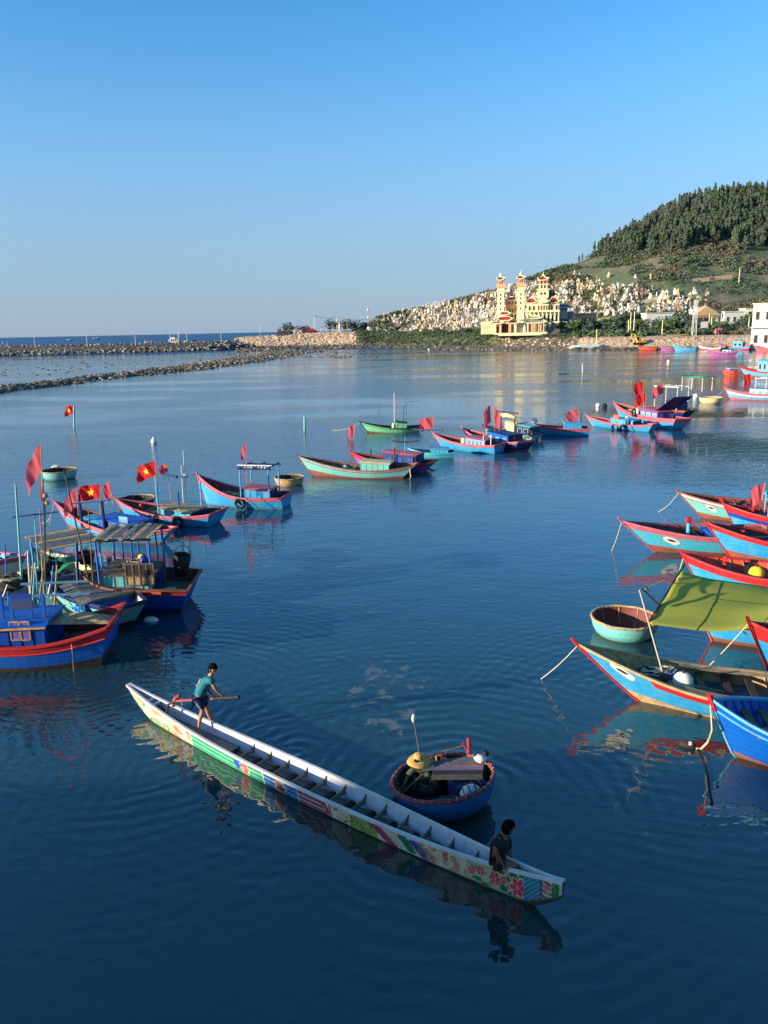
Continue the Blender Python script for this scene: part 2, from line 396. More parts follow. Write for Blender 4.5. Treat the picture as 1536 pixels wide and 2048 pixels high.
# ---------------------------------------------------------------- joining many small pieces in one mesh
def join_scatter(name, temps, items, mats, kind='stuff', label=None, cat=None, smooth=False):
    """temps: list of (verts Nx3, faces list); items: (template, loc, scale3, rz, tilt, material)"""
    V = []; F = []; MI = []; base = 0
    arr = [(np.array(t.v, dtype=np.float32), t.f) for t in temps]
    for (k, loc, sc, rz, tilt, mi) in items:
        v, f = arr[k]; c, s = math.cos(rz), math.sin(rz)
        p = v * np.array(sc, dtype=np.float32)
        if tilt:
            ct, st = math.cos(tilt), math.sin(tilt); p = np.stack([p[:, 0], p[:, 1] * ct - p[:, 2] * st, p[:, 1] * st + p[:, 2] * ct], 1)
        p = np.stack([p[:, 0] * c - p[:, 1] * s, p[:, 0] * s + p[:, 1] * c, p[:, 2]], 1) + np.array(loc, dtype=np.float32)
        V.append(p); F += [tuple(base + i for i in q) for q in f]; MI += [mi] * len(f); base += len(v)
    me = bpy.data.meshes.new(name); me.from_pydata(np.concatenate(V).tolist(), [], F)
    for m in mats: me.materials.append(m)
    me.polygons.foreach_set('material_index', MI)
    if smooth: me.polygons.foreach_set('use_smooth', [True] * len(me.polygons))
    me.update(); o = bpy.data.objects.new(name, me); COL.objects.link(o)
    return tag(o, label, cat, kind=kind)

leafm = [mat('dark_foliage', (.095, .125, .095), .9, .6, .8, .0, col2=(.10, .12, .08)), mat('olive_foliage', (.12, .145, .09), .9, .6, .8, .0, col2=(.03, .045, .02)),  # leaf greens lightened to stand in for haze over the hill
         mat('dry_foliage', (.17, .145, .085), .9, .6, .8, .0, col2=(.07, .07, .03)), mat('fresh_foliage', (.085, .140, .055), .9, .5, .8, .0, col2=(.035, .07, .025))]
barkm = mat('bark', rgb(96, 80, 66), .9, .5, 3, .3)
rockm = [mat('dark_rock', (.13, .108, .082), .9, .6, 1.2, .4, col2=(.06, .055, .045)), mat('brown_rock', (.23, .18, .12), .9, .6, 1.2, .4, col2=(.06, .05, .04)),
         mat('pale_rock', (.42, .37, .29), .9, .5, 1.2, .4), mat('tan_rock', (.62, .44, .30), .9, .5, 1.2, .4, col2=(.44, .27, .18))]
def rock_t(seed):
    m = M(); m.blob((0, 0, 0), (1, .85, .7), seed, .75, 3, freq=1.3); return m
ROCKS = [rock_t(i) for i in range(6)]
def clump_t(seed, nq=46):
    R = random.Random(seed); m = M()
    for i in range(nq):
        d = Vector((R.gauss(0, 1), R.gauss(0, 1), R.gauss(0, .8))).normalized() * (R.random() ** .35); d.z = abs(d.z) * .9
        a = Vector((R.gauss(0, 1), R.gauss(0, 1), R.gauss(0, 1))).normalized(); b = a.cross(Vector((R.gauss(0, 1), R.gauss(0, 1), R.gauss(0, 1)))).normalized()
        s = .13 + .13 * R.random()
        m.add([d - a * s, d + b * s * .8, d + a * s, d - b * s * .8], [(0, 1, 2, 3)])
    return m
CLUMPS = [clump_t(i) for i in range(6)]
def pine_t(seed, nq=190):
    R = random.Random(seed); m = M(); lean = R.uniform(-.04, .04)
    for i in range(nq):
        h = .16 + .84 * R.random() ** .85; rad = (.15 * (1 - h) ** .7 + .02) * R.uniform(.25, 1.15) * (1 + .35 * math.sin(h * 23 + seed)); t = R.uniform(0, 6.283)
        d = Vector((math.cos(t) * rad + lean * h, math.sin(t) * rad, h))
        a = Vector((math.cos(t) * .6 + R.gauss(0, .4), math.sin(t) * .6 + R.gauss(0, .4), .9)).normalized(); b = a.cross(Vector((R.gauss(0, 1), R.gauss(0, 1), .2))).normalized()
        s = .028 + .030 * R.random()
        m.add([d - a * s * 1.5, d + b * s * .7, d + a * s * 1.6, d - b * s * .7], [(0, 1, 2, 3)])
    return m
PINES = [pine_t(i) for i in range(5)]
def round_t(seed, nq=230):
    R = random.Random(seed); m = M()
    cs = [Vector((R.uniform(-.28, .28), R.uniform(-.28, .28), R.uniform(.45, .85))) for _ in range(6)]
    for i in range(nq):
        c = R.choice(cs); d = c + Vector((R.gauss(0, 1), R.gauss(0, 1), R.gauss(0, .8))).normalized() * .24 * R.random() ** .3
        a = Vector((R.gauss(0, 1), R.gauss(0, 1), R.gauss(0, 1))).normalized(); b = a.cross(Vector((R.gauss(0, 1), R.gauss(0, 1), R.gauss(0, 1)))).normalized()
        s = .035 + .035 * R.random(); m.add([d - a * s, d + b * s, d + a * s, d - b * s], [(0, 1, 2, 3)])
    return m
ROUNDS = [round_t(i) for i in range(4)]
trunk_m = M().path([(0, 0, -.05), (.01, 0, .3), (0, .01, .75)], [.022, .016, .006], 5).mesh('trunk', barkm)
pine_me = [[p.mesh('crown', leafm[k]) for p in PINES] for k in (0, 1)]
round_me = [[p.mesh('crown', leafm[k]) for p in ROUNDS] for k in (0, 3, 1)]
def tree_thing(name, crown, loc, h, wid, label, group, rz, parts=True):
    t = root(name, label, 'tree', loc, rz, group); t.scale = (h * wid, h * wid, h)
    inst('trunk', trunk_m, t); inst('crown', crown, t); return t

# conifers: the ones along the ridge and at the front edge are things, the rest of the wood is one mass
WOODLOW = [(1150, 521), (1249, 506), (1315, 501), (1368, 493), (1394, 480), (1434, 486), (1536, 498), (1900, 520)]
R = random.Random(11); cand = []
while len(cand) < 1750:
    px = R.uniform(1160, 1640); rr = ip(px, RIDR); r = rr - R.random() ** .9 * 210 + 12
    p = wpt(px, r); q_ = proj(p)
    if q_[1] < ip(px, WOODLOW) + R.gauss(0, 7) - 14 * max(0, noise.noise(Vector((px * .03, 3, 1)))): cand.append((px, r, p, q_))
cand.sort(key=lambda c: -((c[1] - ip(c[0], RIDR)) > -26) * 1000 + c[1])
items = []
nthing = 0
for i, (px, r, p, q_) in enumerate(cand):
    h = R.uniform(7.5, 10) * (.62 if px < 1190 else 1); rz = R.uniform(0, 6.28); k = R.randrange(5)
    vis = px < 1540
    if vis and i < 420 and nthing < 190:
        nthing += 1
        g = R.random() < .25
        tree_thing('conifer_tree', pine_me[1 if g else 0][k], p, h, R.uniform(.8, 1.15), 'tall dark slender conifer standing among others on the skyline of the wooded hill', 'conifers on the crest of the hill', rz)
    else: items.append((k, p, (h * R.uniform(.8, 1.35), h * 1.1, h * R.uniform(.8, 1.3)), rz, 0, R.choice((0, 0, 1, 1, 3))))
join_scatter('hillside_wood', PINES, items, leafm)

# scrub over the hillside and along the bank
items = []; R = random.Random(5); n_ = 0
while n_ < 9000:
    px = R.uniform(690, 1600); rs = ip(px, SHORE); fl = ip(px, FLAT); rr = ip(px, RIDR)
    r = R.uniform(rs + fl + (2 if 720 < px < 1170 else 14), rr + 6); p = wpt(px, r); X_, Y_ = proj(p); s = r - rs - fl
    m_ = noise.noise(Vector((p.x * .04, p.y * .04, 7))) + .4 * R.gauss(0, .3)
    if s < 14: ok = px < 1010 and R.random() < .8 or R.random() < .2
    elif s < 45: ok = (not 985 < px < 1165) and m_ > -.1 and not (px < 735)
    else: ok = m_ > (-.05 if Y_ < 560 or px > 1430 else .12 if px > 1150 else .28)
    if not ok: continue
    n_ += 1; sz = R.uniform(.9, 2.3) * ((.75 if px < 1000 else 1.25) if s < 45 else 1.15 if Y_ < 560 else .8)
    if 985 < px < 1165 and s < 60: sz *= .35
    mi = 2 if noise.noise(Vector((p.x * .025, p.y * .025, 1))) > .25 else R.choice((0, 1, 1, 3)) if s > 40 else R.choice((0, 3, 3, 1))
    items.append((R.randrange(6), p, (sz * 1.2, sz * 1.2, sz), R.uniform(0, 6.28), 0, mi))
join_scatter('scrub', CLUMPS, items, leafm)

# trees on the shore behind the road, one by one
R = random.Random(21)
TREES = [(582, 466, 7.2, 'round dark green tree at the tip of the headland'), (612, 474, 5.6, 'small round tree behind the red roofed shed on the headland'),
         (668, 476, 8.0, 'broad dark tree beside the open shelter on the headland'), (699, 478, 7.6, 'dark tree behind the white statue on the headland'),
         (765, 452, 8.4, 'dense round tree at the foot of the cemetery slope'), (715, 476, 7.2, 'second dark tree right of the white statue on the headland')]
for px, r, h, lb in TREES:
    tree_thing('round_tree', round_me[0][R.randrange(4)], wpt(px, r) - Vector((0, 0, h * .2)), h * 1.2, 1.6, lb, None, R.uniform(0, 6))
for i in range(60):
    px = R.uniform(1125, 1535); rs = ip(px, SHORE) + ip(px, FLAT) + 14; r = rs + R.uniform(10, 36)
    if 1270 < px < 1310: r = max(r, rs + 20)
    if 1500 < px: continue
    tree_thing('shore_tree', round_me[R.choice((0, 1, 1))][R.randrange(4)], wpt(px, r), R.uniform(4.8, 7.6) * (1 if px < 1390 else .75), R.uniform(1.1, 1.5), 'bushy green tree in the belt of trees behind the shore road', 'trees behind the shore road', R.uniform(0, 6))
for i in range(16):
    px = R.uniform(790, 990); r = ip(px, SHORE) + ip(px, FLAT) + 14 + R.uniform(-8, 16)
    tree_thing('shore_bush_tree', round_me[R.choice((0, 1, 2))][R.randrange(4)], wpt(px, r), R.uniform(2.2, 3.8), R.uniform(1.3, 1.8), 'low spreading tree on the green bank below the cemetery', 'low trees below the cemetery', R.uniform(0, 6))

# ---------------------------------------------------------------- cemetery
gw = [mat('tomb_white', rgb(236, 228, 212), .7, .5, 1.2, .0), mat('tomb_cream', rgb(200, 182, 138), .7, .3, 2, .0), mat('tomb_grey', rgb(120, 114, 106), .8, .4, 2, .0),
      mat('tomb_pink', rgb(176, 146, 126), .7, .3, 2, .0)]
def tomb(k):
    m = M()
    m.box((0, 0, .15), (1.5, 2.2, .5)); m.box((0, -.1, .5), (1.1, 1.7, .4))
    if k == 0: m.box((0, .7, 1.1), (1.1, .25, 1.2)); m.add([(-.65, .55, 1.7), (.65, .55, 1.7), (0, .55, 2.2), (-.65, .85, 1.7), (.65, .85, 1.7), (0, .85, 2.2)], [(0, 1, 2), (5, 4, 3), (0, 2, 5, 3), (1, 4, 5, 2)])
    if k == 1:
        for x in (-.55, .55):
            for y in (-.6, .6): m.box((x, y, 1.1), (.16, .16, 1.2))
        m.add([(-.9, -.9, 1.7), (.9, -.9, 1.7), (.9, .9, 1.7), (-.9, .9, 1.7), (0, 0, 2.5)], [(0, 1, 4), (1, 2, 4), (2, 3, 4), (3, 0, 4), (3, 2, 1, 0)])
    if k == 2: m.box((0, .6, 1.2), (.5, .2, 1.5)); m.box((0, .6, 1.5), (1., .18, .25))
    if k == 3: m.box((0, .8, .9), (1.9, .2, .9)); m.box((-.85, 0, .7), (.16, 1.8, .6)); m.box((.85, 0, .7), (.16, 1.8, .6)); m.blob((0, .75, 1.5), (.45, .15, .5), 1, .1, 3)
    return m
TOMBS = [tomb(k) for k in range(4)]
tomb_me = [[t.mesh('tomb', g) for t in TOMBS] for g in gw]
R = random.Random(8); cand = []
GLOW = [(740, 668), (860, 668), (960, 664), (1000, 662), (1120, 655), (1180, 640), (1280, 634), (1420, 632), (1425, 500)]
GTOP = [(740, 640), (1000, 580), (1040, 572), (1100, 568), (1180, 567), (1280, 574), (1420, 586), (1425, 700)]
tries = 0
while len(cand) < 2000 and tries < 90000:
    tries += 1; px = R.uniform(742, 1423); rs = ip(px, SHORE) + ip(px, FLAT) + 14; rr = ip(px, RIDR)
    r = R.uniform(rs + (4 if px < 980 else 30), rr + 1); p = wpt(px, r); X_, Y_ = proj(p)
    if Y_ > ip(px, GLOW) or Y_ < ip(px, GTOP) - (0 if R.random() < .93 or px < 1040 else 20): continue
    d = noise.noise(Vector((p.x * .05, p.y * .08, 2))) + (0 if px < 1180 else -.02)
    if d < -.18 + .2 * R.gauss(0, 1) * .5: continue
    cand.append((p, r, R.uniform(.55, 1.0) * (1.3 if px > 1130 else 1)))
cand.sort(key=lambda c: c[1] / c[2])
items = []
for i, (p, r, s) in enumerate(cand):
    k = R.randrange(4); g = R.choices((0, 1, 2, 3), (4, 3, 2.4, 1.8))[0]; rz = R.gauss(-.25, .5)
    if i < 290:
        o = inst('tomb', tomb_me[g][k], None, p, rz, (s * .8, s * .8, s * R.uniform(1.0, 1.6)))
        tag(o, ('white', 'cream', 'grey', 'pinkish')[g] + ' tomb ' + ('with a gabled headstone', 'shaped like a small pavilion', 'with a cross shaped marker', 'with a low horseshoe wall')[k] + ' on the cemetery slope', 'tomb', 'tombs on the cemetery slope')
    else: items.append((k, p, (s * .8, s * .8, s * R.uniform(1., 1.6)), rz, 0, g))
join_scatter('tombs_further_up', TOMBS, items, gw)
# terrace walls
for px0, px1, r, h, lb in ((1235, 1275, 352, 1.6, 'long pale retaining wall below the tombs above the tree belt'), (1290, 1345, 395, 1.8, 'pale terrace wall in the upper part of the cemetery'),
                           (1388, 1465, 430, 2.0, 'tan terrace wall high on the slope right of the cemetery'), (1180, 1230, 372, 1.4, 'low cream wall across the cemetery right of the temple')):
    m = M(); N = 14
    for i in range(N):
        a = wpt(px0 + (px1 - px0) * i / N, r); b_ = wpt(px0 + (px1 - px0) * (i + 1) / N, r); c = (a + b_) / 2
        m.box((c.x, c.y, c.z + h * .3), ((a - b_).length + .05, .5, h + .6), rz=math.atan2(b_.y - a.y, b_.x - a.x))
    m.build('terrace_wall', gw[1 if 'tan' not in lb else 3], label=lb, cat='wall')

# ---------------------------------------------------------------- rocks
def rock_line(items, pts_fn, n, size, wid, zf, mi_w, R):
    for i in range(n):
        t = R.random(); p, nrm, wd = pts_fn(t); off = R.gauss(0, .42); s = R.uniform(*size) * (1 - .15 * abs(off))
        z = zf * max(0, 1 - abs(off)) * R.random() if callable(zf) is False else zf(t, off)
        items.append((R.randrange(6), p + nrm * off * wd + Vector((0, 0, z)), (s, s * R.uniform(.7, 1.2), s * R.uniform(.6, 1.)), R.uniform(0, 6.28), 0, R.choices(range(4), mi_w)[0]))
JET = [at(-60, 789), at(0, 781), at(90, 770), at(180, 758), at(270, 748), at(365, 738), at(470, 723), at(547, 709.5), at(600, 703)]
JW = [3.6, 3.8, 4.4, 5, 6.5, 8.5, 10, 12, 14]
def poly_fn(P, W):
    ln = np.r_[0, np.cumsum([(P[i + 1] - P[i]).length for i in range(len(P) - 1)])]
    def f(t):
        d = t * ln[-1]; i = min(len(P) - 2, int(np.searchsorted(ln, d) - 1) if d > 0 else 0); k = (d - ln[i]) / (ln[i + 1] - ln[i])
        g = (P[i + 1] - P[i]).normalized(); return P[i].lerp(P[i + 1], k), Vector((-g.y, g.x, 0)), W[i] + (W[i + 1] - W[i]) * k
    return f
jf = poly_fn(JET, JW); R = random.Random(2); it = []
rock_line(it, jf, 4600, (.42, .92), None, .55, (4, 4, 1.2, .2), R)
for i in range(230):           # stones lying out in the shallows
    t = R.random(); p, nr, wd = jf(t); it.append((R.randrange(6), p - nr * wd * -1 * R.uniform(-1.2, -.6) + Vector((0, 0, .02)), (.6, .5, .3 * R.uniform(.6, 1)), R.uniform(0, 6), 0, 0))
it.sort(key=lambda q: q[1][1])
rock_me = [[t.mesh('jetty_rock', m) for t in ROCKS] for m in rockm]
seen = 0; rest = []
for q_ in it:
    X_, Y_ = proj(Vector(q_[1]))
    if X_ > -4 and seen < 270:
        seen += 1; o = inst('jetty_rock', rock_me[q_[5]][q_[0]], None, q_[1], q_[3], q_[2])
        tag(o, 'weathered boulder in the low rock jetty at the near left end', 'rock', 'boulders at the near end of the rock jetty')
    else: rest.append(q_)
join_scatter('jetty_boulders', ROCKS, rest, rockm)
# breakwater with its concrete road
m = M(); BW = [(-900, 372, 9)] + [(at(x, y)).to_tuple()[:2] + (0,) for x, y in ((-500, 722), (0, 712), (240, 706), (420, 700.5), (500, 697))]
BP = [Vector((b_[0], b_[1] + 6, 0)) for b_ in BW[1:]] ; BP[-2] = Vector((-92, 425, 0)); BP[-1] = Vector((-81, 441, 0)); 
bf = poly_fn(BP, [5] * len(BP)); it = []
def bz(t, off): return max(0, 1 - abs(off) * .9) * 4.2 * 1.0
R = random.Random(4)
for i in range(5200):
    t = R.random(); p, nr, wd = bf(t); off = R.uniform(-1, 1); s = R.uniform(.5, 1.05)
    it.append((R.randrange(6), p + nr * off * 8 + Vector((0, 0, max(0, 1 - abs(off)) * 4.5 + R.uniform(-.3, .3))), (s, s * R.uniform(.7, 1.2), s * .8), R.uniform(0, 6.28), 0, R.choices(range(4), (2.4, 1.0, 4.4, .1))[0]))
for i in range(700):
    q_ = R.random(); p = BP[-2].lerp(BP[-1], q_) + Vector((R.gauss(0, 6), R.gauss(0, 5), R.uniform(0, 4.2) * R.random() ** .5)); s = R.uniform(.6, 1.2)
    it.append((R.randrange(6), p, (s, s, s * .8), R.uniform(0, 6.28), 0, R.choices(range(4), (2.4, 1.0, 4.4, .1))[0]))
join_scatter('breakwater_rocks', ROCKS, it, rockm)
m = M()
for i in range(len(BP) - 2):
    a, b_ = BP[i], BP[i + 1]; g = (b_ - a).normalized(); n_ = Vector((-g.y, g.x, 0)); a2 = a - g * .3; b2 = b_ + g * .3
    for (o0, o1, z0, z1) in ((-7.5, -2.4, .2, 4.1), (-2.4, 2.4, 4.1, 4.1), (2.4, 7.5, 4.1, .2)):
        m.add([a2 + n_ * o0 + Vector((0, 0, z0)), b2 + n_ * o0 + Vector((0, 0, z0)), b2 + n_ * o1 + Vector((0, 0, z1)), a2 + n_ * o1 + Vector((0, 0, z1))], [(0, 1, 2, 3)], 0)
    m.box(((a + b_) / 2 + Vector((0, 0, 4.35)) + n_ * 1.2), ((b_ - a).length + .4, 1.8, .5), rz=math.atan2(g.y, g.x), mi=1)
m.build('breakwater', [rockm[0], mat('grey_concrete', (.22, .21, .2), .9, .4, .5, .2)], kind='structure')
# revetment and shore rocks
it = []; R = random.Random(6)
for i in range(9000):
    z_ = R.random()
    if z_ < .42: px = R.uniform(478, 735); s = ip(px, FLAT) + R.uniform(0, 15)
    elif z_ < .62: px = R.uniform(478, 1180); s = R.uniform(0, ip(px, FLAT))
    else: px = R.uniform(1000, 1560); s = R.uniform(0, ip(px, FLAT) + 10)
    p = wpt(px, ip(px, SHORE) + s); sz = R.uniform(.45, 1.25) * (1.15 if px < 735 else .8)
    tan = s > ip(px, FLAT) - 1
    if 735 < px < 1165 and tan and R.random() < .75: continue
    if px > 1165:
        if R.random() < .55: continue
        sz *= .62
    it.append((R.randrange(6), p, (sz, sz * R.uniform(.7, 1.2), sz * .75), R.uniform(0, 6.28), 0, R.choices((3, 2, 1), (5, 2.5, 1))[0] if tan else R.choices((0, 1, 2), (6, 2, .7))[0]))
join_scatter('shore_rocks', ROCKS, it, rockm)
# stones and mud patches awash
it = []
for i in range(420):
    px = R.uniform(440, 760) if i < 240 else R.uniform(0, 480); py = R.uniform(703, 716) if i < 240 else R.uniform(705, 752)
    if i >= 240 and py > 770 - px * .12 - 8: continue
    if i < 240 and py > 709 and px < 560: continue
    p = at(px, py); s = R.uniform(.3, .8) * (1 if i < 240 else .7); it.append((R.randrange(6), p, (s * 1.3, s, .22), R.uniform(0, 6), 0, 0))
join_scatter('stones_awash', ROCKS, it, rockm)

# ---------------------------------------------------------------- temple and shore buildings
yw = mat('yellow_render', rgb(232, 222, 176), .7, .2, 1, .05); yc = mat('cream_render', rgb(240, 226, 170), .7, .2, 1, .05)
pk = mat('pink_render', rgb(226, 165, 120), .7, .2, 1, .05); tr_ = mat('red_roof_tiles', rgb(178, 50, 48), .6, .4, 2, .3); gr_ = mat('grey_green_roof', rgb(150, 160, 140), .7, .3, 2, .2)
dk = mat('shadowed_opening', rgb(60, 45, 40), .8, .2, 1, .0); bl = mat('blue_grey_wall', rgb(120, 125, 150), .8, .3, 1, .0)  # bl puts the blue shade of the annex into its wall colour
tcol = mat('thatch_tan', rgb(205, 170, 120), .8, .3, 1, .1); wh = mat('white_render', rgb(206, 204, 194), .7, .2, 1, .05)
PXM = .2075
tb = wpt(1060, 332); tb.z = land(1060, 332) + .2
T = root('temple', 'large yellow temple with three pagoda towers and red upturned roofs on the shore', 'temple', tb, -.18)
def X(z): return (940 + z / 6.4 - 1060) * PXM
def Z(z): return (672 - (530 + z / 6.4)) * PXM
def tpart(name, m, mats, par=T, **k): return m.build(name, mats, par, **k)
def tbox(name, zx0, zx1, zy0, zy1, y0, dep, mt_, par=T):
    m = M(); m.box(((X(zx0) + X(zx1)) / 2, y0 + dep / 2, (Z(zy0) + Z(zy1)) / 2), (X(zx1) - X(zx0), dep, abs(Z(zy0) - Z(zy1)))); return tpart(name, m, mt_, par)
def troof(cx, cy, w_, d_, z0, h, mt_=None, rim=None, par=T, lift=.5, top=.35, name='roof'):
    m = M(); n = 6; rings = []
    for k in range(n + 1):
        u = k / n; sx = w_ / 2 * (1 - u * (1 - top)); sy = d_ / 2 * (1 - u * .93); z = z0 + h * (u ** 1.5); ring = []
        for e in range(4):
            for j in range(6):
                a = -1 + 2 * j / 6
                x, y = ((a, -1), (1, a), (-a, 1), (-1, -a))[e]
                ring.append((cx + x * sx, cy + y * sy, z + lift * (1 - u) ** 2 * (abs(x) * abs(y)) ** 4))
        rings.append(ring)
    vs = [v for r_ in rings for v in r_]; fs = []
    for k in range(n):
        for j in range(24): fs.append((k * 24 + j, k * 24 + (j + 1) % 24, (k + 1) * 24 + (j + 1) % 24, (k + 1) * 24 + j))
    fs.append(tuple(n * 24 + j for j in range(24))); fs.append(tuple(range(23, -1, -1)))
    m.add(vs, fs); r_ = tpart(name, m, mt_ or tr_, par)
    m = M(); e0 = rings[0]; m.path([Vector(p) + Vector((0, 0, .05)) for p in e0], .20, 5, closed=True)
    for c in (0, 6, 12, 18): m.path([Vector(rings[k][c]) + Vector((0, 0, .1)) for k in range(n + 1)], .2, 5)
    m.path([Vector(rings[n][0]), Vector(rings[n][6])], .26, 5); m.path([Vector(rings[n][12]), Vector(rings[n][18])], .26, 5)
    m.build('ridge_trim', rim or yc, r_)
    return r_
def windows(z0, z1, n, zy0, zy1, y, mt_=dk, par=T, arch=False, fr=yc, name='window'):
    for i in range(n):
        c = X(z0 + (z1 - z0) * (i + .5) / n); wd = (X(z1) - X(z0)) / n * .5; h = Z(zy0) - Z(zy1); zc = (Z(zy0) + Z(zy1)) / 2
        m = M(); m.box((c, y, zc), (wd, .12, h))
        if arch: m.path([(c, y - .06, Z(zy0)), (c, y + .06, Z(zy0))], wd / 2, 12)
        w_ = tpart(name, m, mt_, par)
        m = M()
        for dx in (-wd / 2 - .08, wd / 2 + .08): m.box((c + dx, y - .1, zc), (.16, .22, h))
        m.box((c, y - .1, Z(zy1)), (wd + .5, .3, .14)); m.build('frame', fr, w_)
# towers
def tower(za, zb, top, roofw, base, ledges, body0, name='tower', spire=1.):
    y = 7; cx = (X(za) + X(zb)) / 2; w_ = X(zb) - X(za)
    tt = M(); tt.box((cx, y, (Z(base) + Z(body0)) / 2), (w_, w_, Z(body0) - Z(base)))
    for c in (-1, 1):
        for d in (-1, 1): tt.box((cx + c * w_ * .47, y + d * w_ * .47, (Z(base) + Z(body0)) / 2), (.3, .3, Z(body0) - Z(base)))
    t0 = tpart(name, tt, yw)
    for l, ex in ledges:
        m = M(); m.box((cx, y, Z(l)), (w_ + ex, w_ + ex, .4)); m.box((cx, y, Z(l) + .3), (w_ + ex * .6, w_ + ex * .6, .25)); m.build('ledge', yc, t0)
    return cx, y, w_, t0
for za, zb, dz in ((388, 472, 0), (648, 734, -8)):
    cx, y, w_, t0 = tower(za, zb, 0, 0, 700, ((330 + dz, .8), (462, .8), (520, .8), (600, .5)), 270 + dz)
    m = M(); m.box((cx, y, (Z(290 + dz) + Z(240 + dz)) / 2), (w_ + 1.0, w_ + 1.0, Z(240 + dz) - Z(290 + dz))); m.build('balcony', pk, t0)
    m = M(); m.box((cx, y, (Z(245 + dz) + Z(195 + dz)) / 2), (w_ * .72, w_ * .72, Z(195 + dz) - Z(245 + dz))); m.build('lantern', pk, t0)
    for dx in (-.45, .45): m = M(); m.box((cx + dx, y - w_ * .36 - .05, (Z(238 + dz) + Z(208 + dz)) / 2), (.4, .1, 1.)); m.build('window', dk, t0)
    troof(cx, y, w_ * 1.25, w_ * 1.25, Z(195 + dz), Z(140 + dz) - Z(195 + dz), par=t0, lift=.9, top=.12, name='tower_roof')
    m = M(); m.blob((cx, y, Z(135 + dz)), (.7, .7, 1.1), 1, 0, 5); m.tube((cx, y, Z(135 + dz)), (cx, y, Z(95 + dz * 4)), .35, .05, 6); m.build('spire', yc, t0)
    for l in (380, 430, 490, 560):
        m = M(); m.box((cx, y - w_ / 2 - .04, Z(l)), (.5, .08, .9)); m.build('window', dk, t0)
# right bell tower
cx = (X(905) + X(1045)) / 2; y = 8
for (a, b_, z0, z1, mt_) in ((905, 1050, 430, 325, yw), (920, 1030, 325, 262, yw), (930, 1025, 262, 212, pk)):
    m = M(); m.box((cx, y, (Z(z0) + Z(z1)) / 2), (X(b_) - X(a), X(b_) - X(a), Z(z1) - Z(z0))); t0 = tpart('tower', m, mt_)
    m = M(); m.box((cx, y, Z(z1)), (X(b_) - X(a) + 1.2, X(b_) - X(a) + 1.2, .35)); m.build('ledge', yc, t0)
    for dx in (-.7, .7): m = M(); m.box((cx + dx, y - (X(b_) - X(a)) / 2 - .05, (Z(z0) + Z(z1)) / 2), (.7, .1, 1.1)); m.build('window', dk, t0)
troof(cx, y, 4.6, 4.6, Z(212), Z(150) - Z(212), lift=1., top=.1, name='tower_roof')
m = M(); m.tube((cx, y, Z(155)), (cx, y, Z(105)), .35, .08, 6); m.blob((cx, y, Z(140)), .5, 1, 0, 5); tpart('spire', m, yc)
# main hall
tbox('hall', 770, 1185, 500, 745, 4, 14, yw); tbox('wing', 770, 900, 490, 600, 3, 4, yw); tbox('wing', 1060, 1185, 490, 600, 3, 4, yw)
tbox('balcony', 755, 1190, 590, 612, 1.8, 3, yc); tbox('balcony', 755, 1190, 735, 748, 1.0, 4, yc); tbox('porch', 900, 1050, 500, 600, 2.2, 3, yc)
troof((X(760) + X(905)) / 2, 6, X(915) - X(755), 7, Z(500), Z(430) - Z(500), lift=.9); troof((X(1050) + X(1190)) / 2, 6, X(1200) - X(1045), 7, Z(500), Z(428) - Z(500), lift=.9)
troof((X(900) + X(1050)) / 2, 3.5, X(1060) - X(890), 5, Z(495), Z(448) - Z(495), lift=.8)
m = M(); m.add([(X(900), 1, Z(488)), (X(1050), 1, Z(488)), (X(975), 1, Z(425)), (X(900), 2, Z(488)), (X(1050), 2, Z(488)), (X(975), 2, Z(425))], [(0, 1, 2), (5, 4, 3), (0, 2, 5, 3), (1, 4, 5, 2), (0, 3, 4, 1)]); tpart('gable', m, yc)
windows(780, 890, 2, 535, 590, 2.95); windows(905, 1045, 4, 530, 592, 2.15); windows(1065, 1180, 2, 530, 590, 2.95)
m = M(); m.box(((X(945) + X(985)) / 2, 2.0, (Z(550) + Z(590)) / 2), (X(985) - X(945), .1, 1.4)); tpart('panel', m, tr_)
windows(775, 1180, 8, 655, 730, 3.95, arch=True, name='arch')
for i in range(9): m = M(); x = X(765 + i * 52); m.tube((x, 2.2, Z(745)), (x, 2.2, Z(610)), .22, .22, 8); tpart('column', m, yc)
# rear hall between the towers
tbox('hall', 495, 655, 450, 700, 9, 8, pk); troof((X(500) + X(640)) / 2, 13, X(645) - X(490), 9, Z(450), Z(402) - Z(450), lift=.8); windows(520, 650, 3, 475, 500, 8.95); windows(540, 640, 3, 560, 610, 8.95); windows(560, 740, 4, 640, 700, 8.9, arch=True, name='arch')
tbox('hall', 560, 740, 600, 740, 8.95, 5, yc)
# front gate
tbox('gate_house', 440, 570, 720, 735, -4, 3, yw)
for a in (372, 440, 560, 630): m = M(); m.box((X(a), -3, (Z(740) + Z(870)) / 2), (1.0, 2.4, Z(740) - Z(870))); tpart('column', m, pk if 400 < a < 600 else yw)
troof(X(500), -3, X(600) - X(395), 4.5, Z(712), Z(660) - Z(712), lift=.9, top=.6); tbox('wall', 440, 560, 640, 665, -4, 2, yc); troof(X(500), -3, X(572) - X(430), 3.6, Z(642), Z(600) - Z(642), lift=.8, top=.5)
troof(X(400), -3, 5.2, 3.4, Z(750), 1.0, lift=.6); troof(X(610), -3, 5.2, 3.4, Z(750), 1.0, lift=.6)
m = M()
for i in range(12):
    a0, a1 = math.pi * i / 12, math.pi * (i + 1) / 12; r1, r2 = 1.9, 2.5
    m.box((X(503) + 2.2 * math.cos((a0 + a1) / 2), -3.4, Z(790) + 2.2 * math.sin((a0 + a1) / 2)), (.65, .8, .45), tilt=(0, math.pi / 2 - (a0 + a1) / 2))
